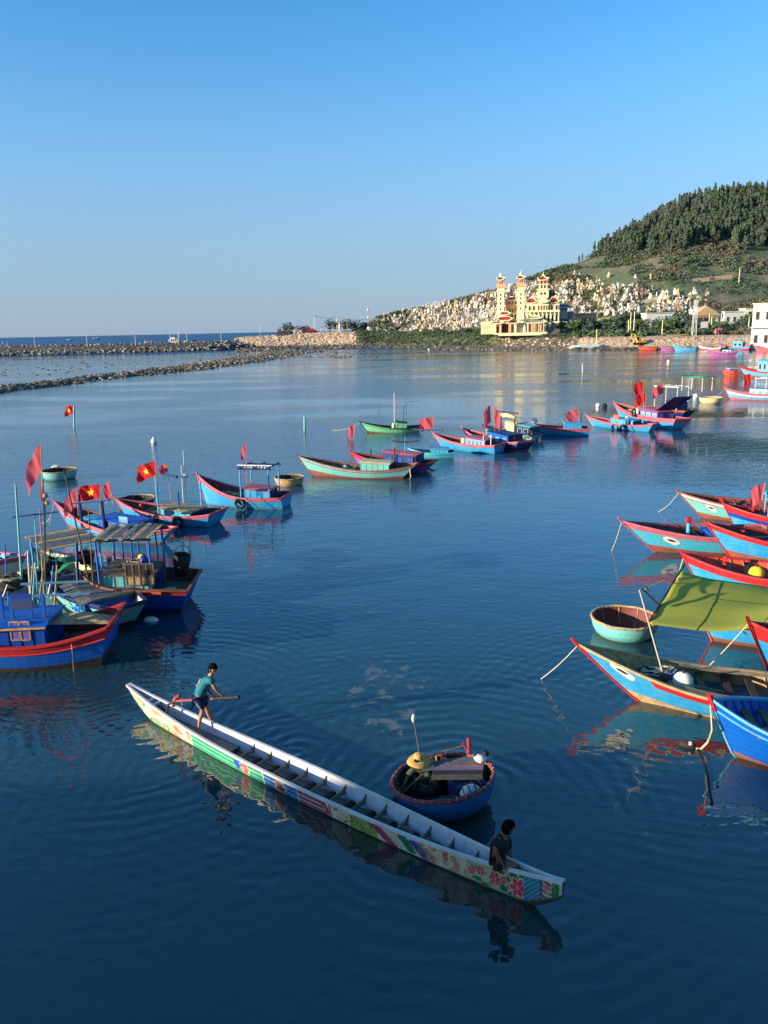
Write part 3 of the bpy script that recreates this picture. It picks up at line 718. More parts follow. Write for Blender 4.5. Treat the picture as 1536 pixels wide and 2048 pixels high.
tpart('arch', m, pk); tbox('wall', 385, 435, 760, 868, -2.2, .8, yw); tbox('wall', 565, 625, 760, 868, -2.2, .8, yw); tbox('gate_screen', 455, 552, 752, 868, -2.0, .3, dk)  # dark panel fills the gate opening in place of its shade
windows(385, 435, 1, 800, 860, -2.3, arch=True, name='arch'); windows(585, 625, 1, 790, 860, -2.3, arch=True, name='arch')
# left outbuilding, front pavilion, side wing, steps
tbox('outbuilding', 190, 372, 725, 878, -2, 5, yc); windows(200, 365, 5, 770, 820, -2.05, yw); windows(200, 365, 5, 838, 866, -2.05, yw); tbox('parapet', 182, 378, 718, 728, -2.3, 5.6, yc)
tbox('pavilion', 748, 1010, 752, 862, -2, 5, yw); troof((X(740) + X(1020)) / 2, .5, X(1030) - X(735), 7.5, Z(752), Z(700) - Z(752), gr_, lift=.6, top=.7); troof((X(790) + X(950)) / 2, .5, X(960) - X(785), 4, Z(698), Z(662) - Z(698), gr_, lift=.5, top=.7)
for a in (748, 790, 845, 880, 930, 990): m = M(); m.tube((X(a), -2.9, Z(865)), (X(a), -2.9, Z(752)), .28, .28, 8); tpart('column', m, pk if a > 800 else yw)
windows(755, 940, 5, 775, 855, -2.05, dk); windows(950, 1005, 1, 785, 850, -2.05, arch=True, name='arch')
tbox('wall', 640, 742, 800, 870, -2.5, .6, yc); tbox('steps', 360, 1030, 866, 884, -5, 4, yc); tbox('steps', 420, 960, 880, 900, -7, 3, yc)
tbox('annex', 1190, 1300, 560, 735, 8, 10, bl); tbox('annex', 1300, 1370, 610, 735, 9, 9, bl); troof(X(1250), 13, 8, 11, Z(560), 1.6, mat('blue_grey_roof', rgb(90, 95, 120), .7), lift=.2)
windows(1200, 1300, 4, 600, 690, 7.95, bl)

# buildings on the right
def at_land(px, r, dz=0): p = wpt(px, r); p.z += dz; return p
def simple(name, label, cat, px0, px1, py0, py1, r, dep, mt_, rz=0., z=None):
    c = wpt((px0 + px1) / 2, r); s = r / 1580 * 1.0; W_ = (px1 - px0) * s; zt = 9 + (hor((px0 + px1) / 2) - py0) * s; zb = 9 + (hor((px0 + px1) / 2) - py1) * s
    zb = min(zb, c.z - .3); t = root(name, label, cat, (c.x, c.y, zb), rz)
    return t, W_, zt - zb, dep
t, W_, H_, D_ = simple('open_hall', 'open sided hall with broad tan gable roof above the trees on the right', 'building', 1394, 1450, 612, 666, 330, 10, tcol, .1)
m = M(); m.add([(-W_ / 2, 0, H_ * .66), (W_ / 2, 0, H_ * .66), (W_ / 2 - 1, 5, H_ * .72), (-W_ / 2 + 1, 5, H_ * .72), (0, 1, H_), (0, 4, H_), (-W_ / 2 + 1, .5, H_ * .56), (W_ / 2 - 1, .5, H_ * .56)],
     [(0, 1, 4), (1, 2, 5, 4), (2, 3, 5), (3, 0, 4, 5), (0, 6, 7, 1)]); m.build('roof', tcol, t)
for x in (-.4, -.1, .2, .42): m = M(); m.tube((x * W_, 1, 0), (x * W_, 1, H_ * .66), .22, .22, 6); m.build('column', wh, t)
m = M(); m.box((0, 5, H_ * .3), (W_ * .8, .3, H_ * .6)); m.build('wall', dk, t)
def house(label, px0, px1, py0, py1, r, dep, mt_, nwin=3, floors=1, rz=0., roof=wh, cat='house'):
    t, W_, H_, D_ = simple('house', label, cat, px0, px1, py0, py1, r, dep, mt_, rz)
    m = M(); m.box((0, dep / 2, H_ / 2), (W_, dep, H_)); m.build('wall', mt_, t)
    m = M(); m.box((0, dep / 2, H_ + .15), (W_ + .8, dep + .8, .3)); m.build('roof', roof, t)
    if floors > 1: m = M(); m.box((0, dep / 2 - .6, H_ * .5), (W_ + .8, dep + 1.4, .35)); m.build('balcony', roof, t)
    for f in range(floors):
        for i in range(nwin):
            x = W_ * ((i + .5) / nwin - .5); hh = H_ / floors; m = M(); m.box((x, -.04, hh * (f + .5)), (W_ / nwin * .42, .1, hh * .42)); fo = m.build('window', roof, t)
            m = M(); m.box((x, -.08, hh * (f + .5)), (W_ / nwin * .34, .08, hh * .34)); m.build('pane', dk, fo)
    return t
house('pale grey flat roofed house right of the tan roofed hall', 1456, 1496, 624, 650, 330, 9, wh, 3)
house('two storey white house with balcony at the right edge', 1516, 1590, 608, 668, 258, 5, wh, 4, 2, rz=-.46)
house('low white shed behind the trees, between the hall and the tree belt', 1300, 1352, 627, 633, 345, 7, wh, 0)
house('small cream block behind the right hand white house', 1497, 1516, 618, 634, 350, 6, yc, 1)
house('long low pinkish shed in the scrub right of the temple annex', 1158, 1200, 628, 640, 350, 7, pk, 0)
# billboard
t = root('billboard', 'white board on two legs by the right hand shore road', 'sign', at_land(1417, 296)); m = M(); m.box((0, 0, 3.6), (2.6, .15, 2.3)); m.build('panel', wh, t)
for x in (-1.1, 1.1): m = M(); m.tube((x, .1, 0), (x, .1, 4.6), .1, .1, 6); m.build('leg', C_['metal'], t)
# lattice pylon and poles
def lattice(label, px, r, h, w0, w1, name='pylon', mt_=None, cat='tower'):
    t = root(name, label, cat, at_land(px, r)); m = M(); n = int(h / 1.6)
    for sx in (-1, 1):
        for sy in (-1, 1): m.tube((sx * w0 / 2, sy * w0 / 2, -.3), (sx * w1 / 2, sy * w1 / 2, h), .09, .07, 4)
    m.build('leg_frame', mt_ or C_['metal'], t); m = M()
    for i in range(n):
        z0, z1 = h * i / n, h * (i + 1) / n; a, b_ = w0 + (w1 - w0) * i / n, w0 + (w1 - w0) * (i + 1) / n
        for s in (-1, 1): m.tube((-a / 2, s * a / 2, z0), (b_ / 2, s * b_ / 2, z1), .05, .05, 4); m.tube((s * a / 2, a / 2, z0), (s * b_ / 2, -b_ / 2, z1), .05, .05, 4)
    m.build('bracing', mt_ or C_['metal'], t, kind='stuff'); return t
lattice('pale lattice pylon left of the tan roofed hall', 1397, 288, 12.5, 1.3, .9, mt_=C_['metal'])
t = lattice('tall red and white lattice antenna on the headland', 745, 470, 14.5, 1.1, .5, 'antenna_tower', C_['pink'])
m = M()
for z in (9., 13.4): m.blob((0, 0, z), (.7, .7, .9), 1, .1, 4)
m.build('dish', wh, t)
def upole(label, px, r, h, arm=0, cat='pole', name='utility_pole'):
    t = root(name, label, cat, at_land(px, r)); m = M(); m.tube((0, 0, -.3), (0, 0, h), .19, .13, 6); m.build('pole', yc, t)
    m = M(); m.box((0, 0, h - .5), (2.0, .15, .15)); m.box((0, 0, h - 1.3), (1.4, .15, .15)); m.build('crossarm', C_['metal'], t)
    return t
for i, (px, r, h, lb) in enumerate(((1202, 296, 5.6, 'leftmost concrete pole in the tree belt'), (1265, 300, 6., 'low concrete pole left of the tall pair'), (1269, 302, 8.8, 'left one of the tall pair of poles in the tree belt'), (1276, 306, 9.2, 'right one of the tall pair of poles in the tree belt'),
        (1333, 296, 5.6, 'concrete pole between the excavator and the pylon'), (1426, 300, 7.8, 'left pole in front of the tan roofed hall'), (1431, 301, 6.8, 'right pole in front of the tan roofed hall'),
        (1450, 300, 7.8, 'pole below the pale grey house'), (1506, 290, 6.2, 'pole left of the two storey white house'), (1479, 420, 8.4, 'tall pole standing alone high on the hillside at the right'),
        (637, 470, 11, 'tallest power pole on the headland behind the red roofed shed'), (682, 472, 9.5, 'power pole beside the white statue on the headland'))):
    upole(lb, px, r, h)
def lamp(label, px, r, h, z=None):
    p = wpt(px, r); p.z = z if z is not None else p.z; t = root('street_lamp', label, 'street lamp', p); m = M(); m.tube((0, 0, -.2), (0, 0, h), .12, .08, 6); m.build('pole', C_['white'], t)
    m = M(); m.tube((0, 0, h), (-.9, -.2, h + .5), .06, .05, 5); m.box((-1.2, -.25, h + .5), (.8, .25, .12)); m.build('lamp_head', C_['white'], t)
for px, lb in ((75, 'leftmost white lamp post on the breakwater'), (180, 'second white lamp post on the breakwater from the left'), (277, 'third white lamp post on the breakwater from the left'), (363, 'fourth white lamp post on the breakwater, by the grey ship'),
               (449, 'fifth white lamp post on the breakwater, right of the grey ship')):
    lamp(lb, px, 384 if px < 400 else 412, 5.2, 4.2)
lamp('white lamp post at the start of the tan rock bank', 528, 452, 4.4, 8.2); lamp('tall white lamp post on the headland left of the cemetery', 702, 468, 8.5)
lamp('short white post before the dark round tree left of the cemetery', 763, 452, 6)
# power lines
m = M()
A_ = wpt(637, 470) + Vector((0, 0, 10.4)); B_ = wpt(682, 472) + Vector((0, 0, 9)); C2 = wpt(745, 470) + Vector((0, 0, 8.))
for a, b_ in ((A_, B_), (B_, C2)):
    for dy in (-.6, .6): m.path([a.lerp(b_, k / 8) + Vector((dy, 0, -1.1 * math.sin(math.pi * k / 8))) - A_ for k in range(9)], .05, 3)
m.build('power_line', C_['black'], None, loc=A_, label='sagging power lines strung between the poles on the headland', cat='wire')
# headland structures
t, W_, H_, D_ = simple('shed', 'long shed with red hipped roof on the headland', 'shed', 610, 641, 657, 670, 462, 6, None)
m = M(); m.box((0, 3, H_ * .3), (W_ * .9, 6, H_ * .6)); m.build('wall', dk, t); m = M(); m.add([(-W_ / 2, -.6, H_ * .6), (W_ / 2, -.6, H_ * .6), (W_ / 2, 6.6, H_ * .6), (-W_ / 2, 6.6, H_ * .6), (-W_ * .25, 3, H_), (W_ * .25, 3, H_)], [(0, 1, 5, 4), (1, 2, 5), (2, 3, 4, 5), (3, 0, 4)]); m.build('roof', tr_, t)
house('small white hut with brown roof at the left of the red roofed shed', 595, 611, 660, 670, 462, 5, wh, 2, roof=pk); house('low brown kiosk at the tip of the headland', 562, 590, 663, 671, 462, 5, dk, 3, roof=bl)
t = root('open_shelter', 'flat roofed open shelter beside the red roofed shed', 'shelter', at_land(662, 464)); m = M(); m.box((0, 0, 3.4), (8, 4, .4)); m.build('roof', bl, t)
for x in (-3.6, 0, 3.6): m = M(); m.tube((x, -1.6, 0), (x, -1.6, 3.3), .15, .15, 6); m.build('post', wh, t)
t = root('statue', 'tall white robed statue on a pedestal on the headland', 'statue', at_land(687, 463))
m = M(); m.box((0, 0, .5), (1.8, 1.8, 1.2)); m.build('pedestal', wh, t)
m = M(); m.path([(0, 0, 1.1), (0, 0, 2.5), (0, 0, 3.9), (0, 0, 4.6), (0, 0, 4.9), (0, 0, 5.3), (0, 0, 5.7)], [.75, .62, .66, .5, .2, .32, .12], 10); m.path([(0, 0, 4.4), (-.6, -.3, 3.7), (-.1, -.6, 3.9)], [.22, .18, .1], 6); m.path([(0, 0, 4.4), (.6, -.3, 3.8), (.5, -.6, 4.6)], [.22, .18, .1], 6)
m.build('figure', wh, t, True)
# excavator, sheeted pile, timber, parasols
ex = root('excavator', 'yellow excavator parked on the tan bank before the trees', 'excavator', at_land(1288, 287), .2)
ey = mat('excavator_yellow', rgb(225, 170, 60), .5, .3, 2); m = M()
for y in (-1, 1): m.box((.2, y, .45), (3.6, .6, .75))
m.build('track', C_['black'], ex); m = M(); m.box((.5, 0, 1.25), (3.4, 2.3, .8)); m.box((1.6, 0, 1.8), (1.2, 2.2, .6)); m.build('body', ey, ex)
m = M(); m.box((-.5, .5, 2.2), (1.3, 1.1, 1.5)); co = m.build('cab', ey, ex); m = M(); m.box((-.5, -.08, 2.35), (1.0, .1, .9)); m.build('window', dk, co)
m = M(); m.path([(-.8, 0, 1.6), (-2.0, 0, 4.0), (-3.0, 0, 3.9)], [.28, .3, .2], 6); m.path([(-3.0, 0, 3.9), (-3.5, 0, 2.0)], [.22, .16], 6); m.build('boom', ey, ex)
m = M(); m.box((-3.4, 0, 1.6), (.9, 1.1, .9), tilt=(0, .4)); m.build('bucket', C_['metal'], ex)
m = M(); m.blob((0, 0, .2), (5.5, 2, 1.0), 3, .5, 8); m.blob((-5, 0, .1), (4, 1.6, .6), 5, .5, 8); m.build('sheeted_pile', wh, None, loc=at_land(1192, 291, .1), label='pile under a white sheet on the bank left of the excavator', cat='pile')
m = M()
for i in range(7): m.box((R.uniform(-2, 2), R.uniform(-1, 1), .3 + .12 * i), (7 + R.uniform(-2, 2), .25, .2), rz=R.uniform(-.1, .1))
m.build('timber_stack', C_['palewood'], None, loc=at_land(1368, 288, .0), label='stack of pale timber lying on the bank left of the pylon', cat='timber')
for i, (px, lb) in enumerate(((1441, 'left one of the three red folded parasols on the shore'), (1447, 'middle one of the three red folded parasols on the shore'), (1453, 'right one of the three red folded parasols on the shore'))):
    t = root('parasol', lb, 'parasol', at_land(px, 284 + i)); m = M(); m.tube((0, 0, 0), (0, 0, 2.6), .05, .05, 5); m.build('pole', C_['white'], t); m = M(); m.path([(0, 0, .8), (0, 0, 1.6), (0, 0, 2.6)], [.75, .55, .05], 8); m.build('canopy', C_['pink'], t)

# ---------------------------------------------------------------- boats
class Boat:
    """Wooden boat with raked bow and transom. x forward, y to port, z up, z = 0 the water."""
    def __init__(s, name, label, cat, tip, wlb, q, g, beam=2.0, tr=.8, hm=None, topside='azure', band='red', bottom='rust', low=.44, inner='inner', cap=None,
                 deckc='wood', draft=.4, group=None, strip2=None, deck_s=.62, bands=.86, stem_up=.14, full=2.3, stemc=None):
        s.stemc = stemc
        P = at(*wlb); Q = at(*q)
        for _ in range(4):
            if _ == 0: d = (P - Q).normalized()
            n = Vector((-d.y, d.x, 0));
            if n.y < 0: n = -n            # away from the camera
            St = Q + n * beam * .5 * tr * .8
            d = (P - St).normalized()
        Lw = (P - St).length; s.d = d; s.Lw = Lw; s.P = P; s.St = St
        s.near = 1 if Vector((-d.y, d.x, 0)).y < 0 else -1      # local side that faces the camera
        o = (P + St) / 2; s.rz = math.atan2(d.y, d.x); s.o = o
        s.root = root(name, label, cat, o, s.rz, group); s.Rm = Matrix.Rotation(s.rz, 4, 'Z'); s.Rm.translation = o
        nn = Vector((-d.y, d.x, 0))
        T = at_plane(*tip, o, nn); s.tx = (T - o).dot(d); s.tz = max(.5, T.z)
        G = at_plane(*g, o + nn * s.near * beam * .5 * tr, nn); s.gx = (G - o).dot(d); s.hs = max(.3, G.z)
        s.gx = max(-Lw / 2 - .9, min(-Lw / 2 + .05, s.gx))
        s.hm = hm if hm else min(s.hs, s.tz) * .78
        s.B = beam; s.tr = tr; s.draft = draft; s.full = full
        s.mats = [C_[bottom], C_[topside], C_[band or topside], C_[strip2 or topside]]
        s.bands = bands; s.low = low; s.deck_s = deck_s
        s.hull(inner, cap or (band or topside), deckc, stem_up, stemc)
    def zg(s, t):
        return s.hm + ((s.hs - s.hm) * (1 - t / .35) ** 2 if t < .35 else (s.tz - s.hm) * ((t - .35) / .65) ** 2.1)
    def wg(s, t):
        if t > .38: return s.B / 2 * max(0., 1 - ((t - .38) / .62) ** s.full)
        return s.B / 2 * (s.tr + (1 - s.tr) * math.sin(math.pi / 2 * t / .38))
    def stem(s, z):
        L = s.Lw / 2
        if z < 0: return L + z * 1.2
        return L + (s.tx - L) * (z / s.tz) ** .92
    def stern(s, z): return -s.Lw / 2 + (s.gx + s.Lw / 2) * z / s.hs if z > 0 else -s.Lw / 2 - z * .25
    def H(s, t, k, side=1, inset=0.):
        z = -s.draft + (s.zg(t) + s.draft) * k
        x0, x1 = s.stern(z), s.stem(z)
        wd = s.wg(t) * (k ** (.38 + .5 * max(0, (t - .35) / .65) ** 1.3)) if k > 0 else 0
        wd = max(0, wd - inset)
        return Vector((x0 + (x1 - x0) * t, side * wd, z))
    def W(s, p): return s.Rm @ Vector(p)
    def L(s, t, y=0., z=None, up=0.):
        """a point on deck: t along the boat, y across, z above water (default the deck)"""
        zz = s.deckz(t) if z is None else z
        x0, x1 = s.stern(zz), s.stem(zz); return Vector((x0 + (x1 - x0) * t, y, zz + up))
    def deckz(s, t): return -s.draft + (s.zg(t) + s.draft) * s.deck_s
    def hull(s, inner, cap, deckc, stem_up, stemc):
        rows = [0, .14, .28, s.low, .55, .68, s.bands, .9, 1.0]; N = 26
        ts = [1 - (1 - i / N) ** 1.35 for i in range(N + 1)]
        m = M()
        def mi(k): return 0 if k < s.low else (2 if k > s.bands else (3 if k > .68 else 1))
        for side in (1, -1):
            vs = [s.H(t, k, side) for t in ts for k in rows]; fs = []; ms = []; nr = len(rows)
            for i in range(N):
                for j in range(nr - 1):
                    f = (i * nr + j, (i + 1) * nr + j, (i + 1) * nr + j + 1, i * nr + j + 1); fs.append(f if side < 0 else f[::-1]); ms.append(mi((rows[j] + rows[j + 1]) / 2))
            m.add(vs, fs, ms)
        vs = [s.H(0, k, sd) for k in rows for sd in (1, -1)]
        m.add(vs, [(2 * j, 2 * j + 1, 2 * j + 3, 2 * j + 2) for j in range(len(rows) - 1)], [mi((rows[j] + rows[j + 1]) / 2) for j in range(len(rows) - 1)])
        o = m.build('hull', s.mats, s.root); s.hull_o = o
        # inner planking and floor
        m = M(); th = .05; ks = [s.deck_s, .8, .99]
        for side in (1, -1):
            vs = [s.H(t * .985 + .008, k, side, th) for t in ts for k in ks]; fs = []
            for i in range(N):
                for j in range(2):
                    f = (i * 3 + j, (i + 1) * 3 + j, (i + 1) * 3 + j + 1, i * 3 + j + 1); fs.append(f if side > 0 else f[::-1])
            m.add(vs, fs)
        a = [s.H(.008, k, sd, th) for k in ks for sd in (1, -1)]; m.add(a, [(0, 1, 3, 2), (2, 3, 5, 4)])
        # ribs
        for i in range(3, 22, 2):
            t = i / 24
            for sd in (1, -1):
                p, q_ = s.H(t, s.deck_s, sd, th + .02), s.H(t, .985, sd, th + .02); m.tube(p, q_, .022, n=4)
        m.build('inner_planking', C_[inner], s.root)
        m = M(); vs = [s.H(t * .985 + .008, s.deck_s, sd, th * .9) for t in ts for sd in (1, -1)]
        m.add(vs, [(2 * i, 2 * i + 1, 2 * i + 3, 2 * i + 2) for i in range(N)]); m.build('deck', C_[deckc], s.root)
        # gunwale cap
        m = M()
        for side in (1, -1):
            vs = []
            for t in ts:
                p = s.H(t, 1, side); e = .03 if t < .97 else .015
                y = abs(p.y)
                vs += [Vector((p.x, side * (y + e), p.z - .035)), Vector((p.x, side * (y + e), p.z + .03)), Vector((p.x, side * max(0, y - .075), p.z + .03)), Vector((p.x, side * max(0, y - .075), p.z - .035))]
            fs = []
            for i in range(N):
                for j in range(4):
                    f = (i * 4 + j, (i + 1) * 4 + j, (i + 1) * 4 + (j + 1) % 4, i * 4 + (j + 1) % 4); fs.append(f if side < 0 else f[::-1])
            fs.append((0, 1, 2, 3)); m.add(vs, fs)
        p = s.H(0, 1, 1); m.box((p.x, 0, p.z), (.09, 2 * abs(p.y), .07)); m.build('gunwale', C_[cap], s.root)
        # rubbing strake
        m = M()
        for side in (1, -1):
            m.path([s.H(t, s.bands, side) + Vector((0, side * .012, 0)) for t in ts[:-1]], .022, 4)
        m.build('rubbing_strake', C_[cap], s.root)
        m = M(); zs = [-.3 + (s.tz + .3 + stem_up) * i / 8 for i in range(9)]
        m.path([(s.stem(z) + .01, 0, z) for z in zs], [.035] * 6 + [.045, .05, .045], 6); m.build('stem_post', C_[stemc or cap], s.root)
        jr = random.Random(int(s.Lw * 1000))
        for i in range(3):      # poles and oars stowed along the floor
            t0, t1 = jr.uniform(.38, .5), jr.uniform(.74, .88); y0 = jr.uniform(-.3, .3) * s.B / 2; a = s.L(t0, y0, up=.05 + .03 * i); b_ = s.L(t1, jr.uniform(-.3, .3) * s.wg(t1), up=.12 + .03 * i)
            m = M(); m.tube((0, 0, 0), b_ - a, .022, .016, 5); m.build('stowed_pole', C_[jr.choice(('palewood', 'wood', 'teal', 'white'))], s.root).location = a
        for i in range(2):      # coils of line
            t0 = jr.uniform(.66, .86); a = s.L(t0, jr.uniform(-.3, .3) * s.wg(t0), up=.06); m = M()
            for k in range(3): m.path([((.17 - .02 * k) * math.cos(q_), (.14 - .01 * k) * math.sin(q_), .03 * k + .01 * math.sin(3 * q_)) for q_ in [2 * math.pi * j / 12 for j in range(12)]], .018, 4, closed=True)
            m.build('coiled_line', C_[jr.choice(('rope', 'rope', 'net', 'greennet'))], s.root).location = a
        for t0 in (.55, .72): s.thwart(t0, 'wood', .84)
    # -- fittings
    def post(s, t, y, h, r=.035, c='azure', name='post', lean=(0, 0), z0=None):
        p = s.L(t, y, z0); m = M(); m.tube((0, 0, 0), (lean[0], lean[1], h), r, r * .9, 8)
        o = m.build(name, C_[c], s.root); o.location = p; return o
    def bollard(s, t=.8, h=.5, c='red', y=0.):
        p = s.L(t, y); m = M(); m.box((0, 0, h / 2), (.11, .11, h)); m.box((0, 0, h * .72), (.05, .3, .05)); o = m.build('mooring_post', C_[c], s.root); o.location = p
    def thwart(s, t, c='wood', k=.93):
        p = s.H(t, k, 1); m = M(); m.box((p.x, 0, p.z), (.16, 2 * p.y - .06, .05)); m.build('thwart', C_[c], s.root)
    def cabin(s, t0, t1, wd, h, wall='azure', roof='pink', win=0, winc='glass', frame='white', over=.1, base=None, door=True, slope=.06, endc=None, planks=True):
        a, b = s.L(t0), s.L(t1); z0 = min(a.z, b.z) if base is None else base; x0, x1 = a.x, b.x; y = wd / 2; zt = z0 + h
        m = M(); e = slope
        v = [(x0, -y, z0), (x1, -y, z0), (x1, y, z0), (x0, y, z0), (x0, -y, zt - e), (x1, -y, zt + e), (x1, y, zt + e), (x0, y, zt - e)]
        m.add(v, [(0, 1, 5, 4), (2, 3, 7, 6), (1, 2, 6, 5)], 0); m.add(v, [(3, 0, 4, 7)], 1); m.add(v, [(4, 5, 6, 7)], 0)
        m.build('cabin_wall', [C_[wall], C_[endc or wall]], s.root)  # aft end wall coloured dark to paint in its shaded side
        if planks:        # upright batten strips
            m = M(); n = max(2, int((x1 - x0) / .3))
            for i in range(n + 1):
                x = x0 + (x1 - x0) * i / n
                for sd in (1, -1): m.box((x, sd * (y + .008), (z0 + zt) / 2), (.03, .02, h - .03))
            m.build('batten', C_[wall], s.root, kind='stuff')
        m = M(); m.add([Vector(q_) for q_ in ((x0 - over, -y - over, zt - e + .01), (x1 + over, -y - over, zt + e + .01), (x1 + over, y + over, zt + e + .01), (x0 - over, y + over, zt - e + .01),
               (x0 - over, -y * .8, zt - e + .09), (x1 + over, -y * .8, zt + e + .09), (x1 + over, y * .8, zt + e + .09), (x0 - over, y * .8, zt - e + .09))],
               [(3, 2, 1, 0), (0, 1, 5, 4), (2, 3, 7, 6), (1, 2, 6, 5), (3, 0, 4, 7), (4, 5, 6, 7)]); m.build('roof', C_[roof], s.root)
        for i in range(win):
            x = x0 + (x1 - x0) * (i + .5) / win; ww = (x1 - x0) / win * .62; hh = h * .42
            for sd in (1, -1):
                f = M(); zc = z0 + h * .58; yy = sd * (y + .012)
                for dx, dz, sx, sz in ((-ww / 2, 0, .04, hh + .04), (ww / 2, 0, .04, hh + .04), (0, hh / 2, ww, .04), (0, -hh / 2, ww, .04)): f.box((x + dx, yy, zc + dz), (sx, .035, sz))
                fo = f.build('window', C_[frame], s.root); g_ = M(); g_.box((x, yy - sd * .004, zc), (ww - .03, .015, hh - .03)); g_.build('pane', C_[winc], fo)
        if door:
            m = M(); m.box((x0 - .012, 0, z0 + h * .45), (.03, wd * .3, h * .8)); m.build('door', C_['navy'], s.root)
        return zt
    def frame(s, t0, t1, wd, h, c='azure', beams='navy', rails=2, over=.15, z0=None, slats=0, lean=0.):
        """an open goalpost frame on deck"""
        a, b = s.L(t0, z=z0), s.L(t1, z=z0); zt = max(a.z, b.z) + h; y = wd / 2
        for x, zz in ((a.x, a.z), (b.x, b.z)):
            for sd in (1, -1):
                m = M(); m.tube((0, 0, -.05), (lean, 0, zt - zz), .04, .035, 6); o = m.build('post', C_[c], s.root); o.location = (x, sd * y, zz)
        for sd in (1, -1):
            m = M(); m.box(((a.x + b.x) / 2 + lean, sd * y, zt + .03), (abs(b.x - a.x) + 2 * over, .07, .08)); m.build('beam', C_[beams], s.root)
        n = max(rails, slats)
        for i in range(n):
            x = a.x + (b.x - a.x) * (i / max(1, n - 1)) + lean; m = M()
            if slats: jr = random.Random(i * 7 + n); m.box((x + jr.uniform(-.02, .02), jr.uniform(-.12, .12), zt + .09 + jr.uniform(0, .025)), (abs(b.x - a.x) / max(1, n - 1) * jr.uniform(.7, .98), wd + 2 * over + jr.uniform(-.15, .25), .022), rz=jr.uniform(-.03, .03))
            else: m.box((x, 0, zt + .1), (.07, wd + 2 * over, .06))
            m.build('roof_board' if slats else 'crossbeam', C_[('palewood', 'deck', 'deck')[(i * 7) % 3] if slats else beams], s.root)
        return zt
    def eye(s, tc=.78, kc=.72, lt=.09, lk=.16, black=.5):
        for side in (1, -1):
            for nm, c, sc, off, dk in (('painted_eye', 'white', 1., .010, 0), ('pupil', 'black', black, .018, .01)):
                m = M(); n = 20; vs = []
                for rr in (0, .5, 1):
                    for i in range(n if rr else 1):
                        a = 2 * math.pi * i / n; sx = lt * rr * math.cos(a) * sc * (1 if sc == 1 else 1.1); sk = lk * rr * math.sin(a) * sc * (1 if sc == 1 else .55)
                        k = kc + sk * (1 - .35 * abs(math.cos(a))) + dk; t = tc + sx
                        p = s.H(t, k, side); p.y += side * off; p.z += 0; vs.append(p)
                fs = [(0, 1 + i, 1 + (i + 1) % n) for i in range(n)] + [(1 + i, 1 + n + i, 1 + n + (i + 1) % n, 1 + (i + 1) % n) for i in range(n)]
                m.add(vs, fs if side > 0 else [f[::-1] for f in fs])
                if nm == 'painted_eye': eo = m.build(nm, C_[c], s.root)
                else: m.build(nm, C_[c], eo)
    def heap(s, t, y, r, c='net', seed=0, name='net_heap', label=None, up=0., cat='net'):
        p = s.L(t, y); R = random.Random(seed); m = M(); r = Vector(r)
        m.blob((0, 0, 0), r, seed, .5, 8, freq=2.2)
        for i in range(9):      # loose turns of rope over the heap
            a0 = R.uniform(0, 6.28); rad = R.uniform(.3, .85); ph = R.uniform(0, 6)
            m.path([(r.x * rad * math.cos(a0 + k * .55), r.y * rad * math.sin(a0 + k * .55 + ph * .1), r.z * (.45 + .62 * math.sqrt(max(0, 1 - rad * rad))) + .03 * math.sin(k * 1.7 + ph)) for k in range(8)], .013, 4, mi=1)
        return m.build(name, [C_[c], C_['rope']], None, loc=s.W(p + Vector((0, 0, r.z * .55 + up))), label=label, cat=cat, rz=s.rz)
    def tyre(s, t, label, r=.24, side=None, k=.72):
        side = side or s.near; p = s.H(t, k, side); p.y += side * .1
        m = M(); m.path([(r * math.cos(a), 0, r * math.sin(a)) for a in [2 * math.pi * i / 20 for i in range(20)]], .085, 8, closed=True)
        m.path([(0, 0, r), (0, -side * .05, r + .3)], .012, 4)
        return m.build('tyre_fender', C_['black'], None, True, loc=s.W(p), label=label, cat='tyre', rz=s.rz)
    def ball(s, t, y, r, label, c='plastic', up=.0, name='float_buoy'):
        m = M(); m.blob((0, 0, 0), r, 1, .04, 8); m.path([(0, 0, r * .95), (.02, 0, r * 1.25)], r * .16, 6, mi=1)
        return m.build(name, [C_[c], C_['black']], None, True, loc=s.W(s.L(t, y) + Vector((0, 0, r + up))), label=label, cat='buoy')
    def rope(s, px, label, sag=.25, r=.014, start=None, z1=0., c='rope', dip=.25, ctrl=None):
        a = s.W((s.tx, 0, s.tz - .05)) if start is None else start; b = at(*px, z1); m = M(); pts = []
        for i in range(15):
            k = i / 14; p = a.lerp(b, k); p.z -= sag * math.sin(math.pi * k) * (a - b).length * .25; pts.append(p - a)
        e = (b - a); pts.append(e + Vector((0, 0, -dip)))
        m.path(pts, r, 5); return m.build('mooring_rope', C_[c], None, loc=a, label=label, cat='rope')

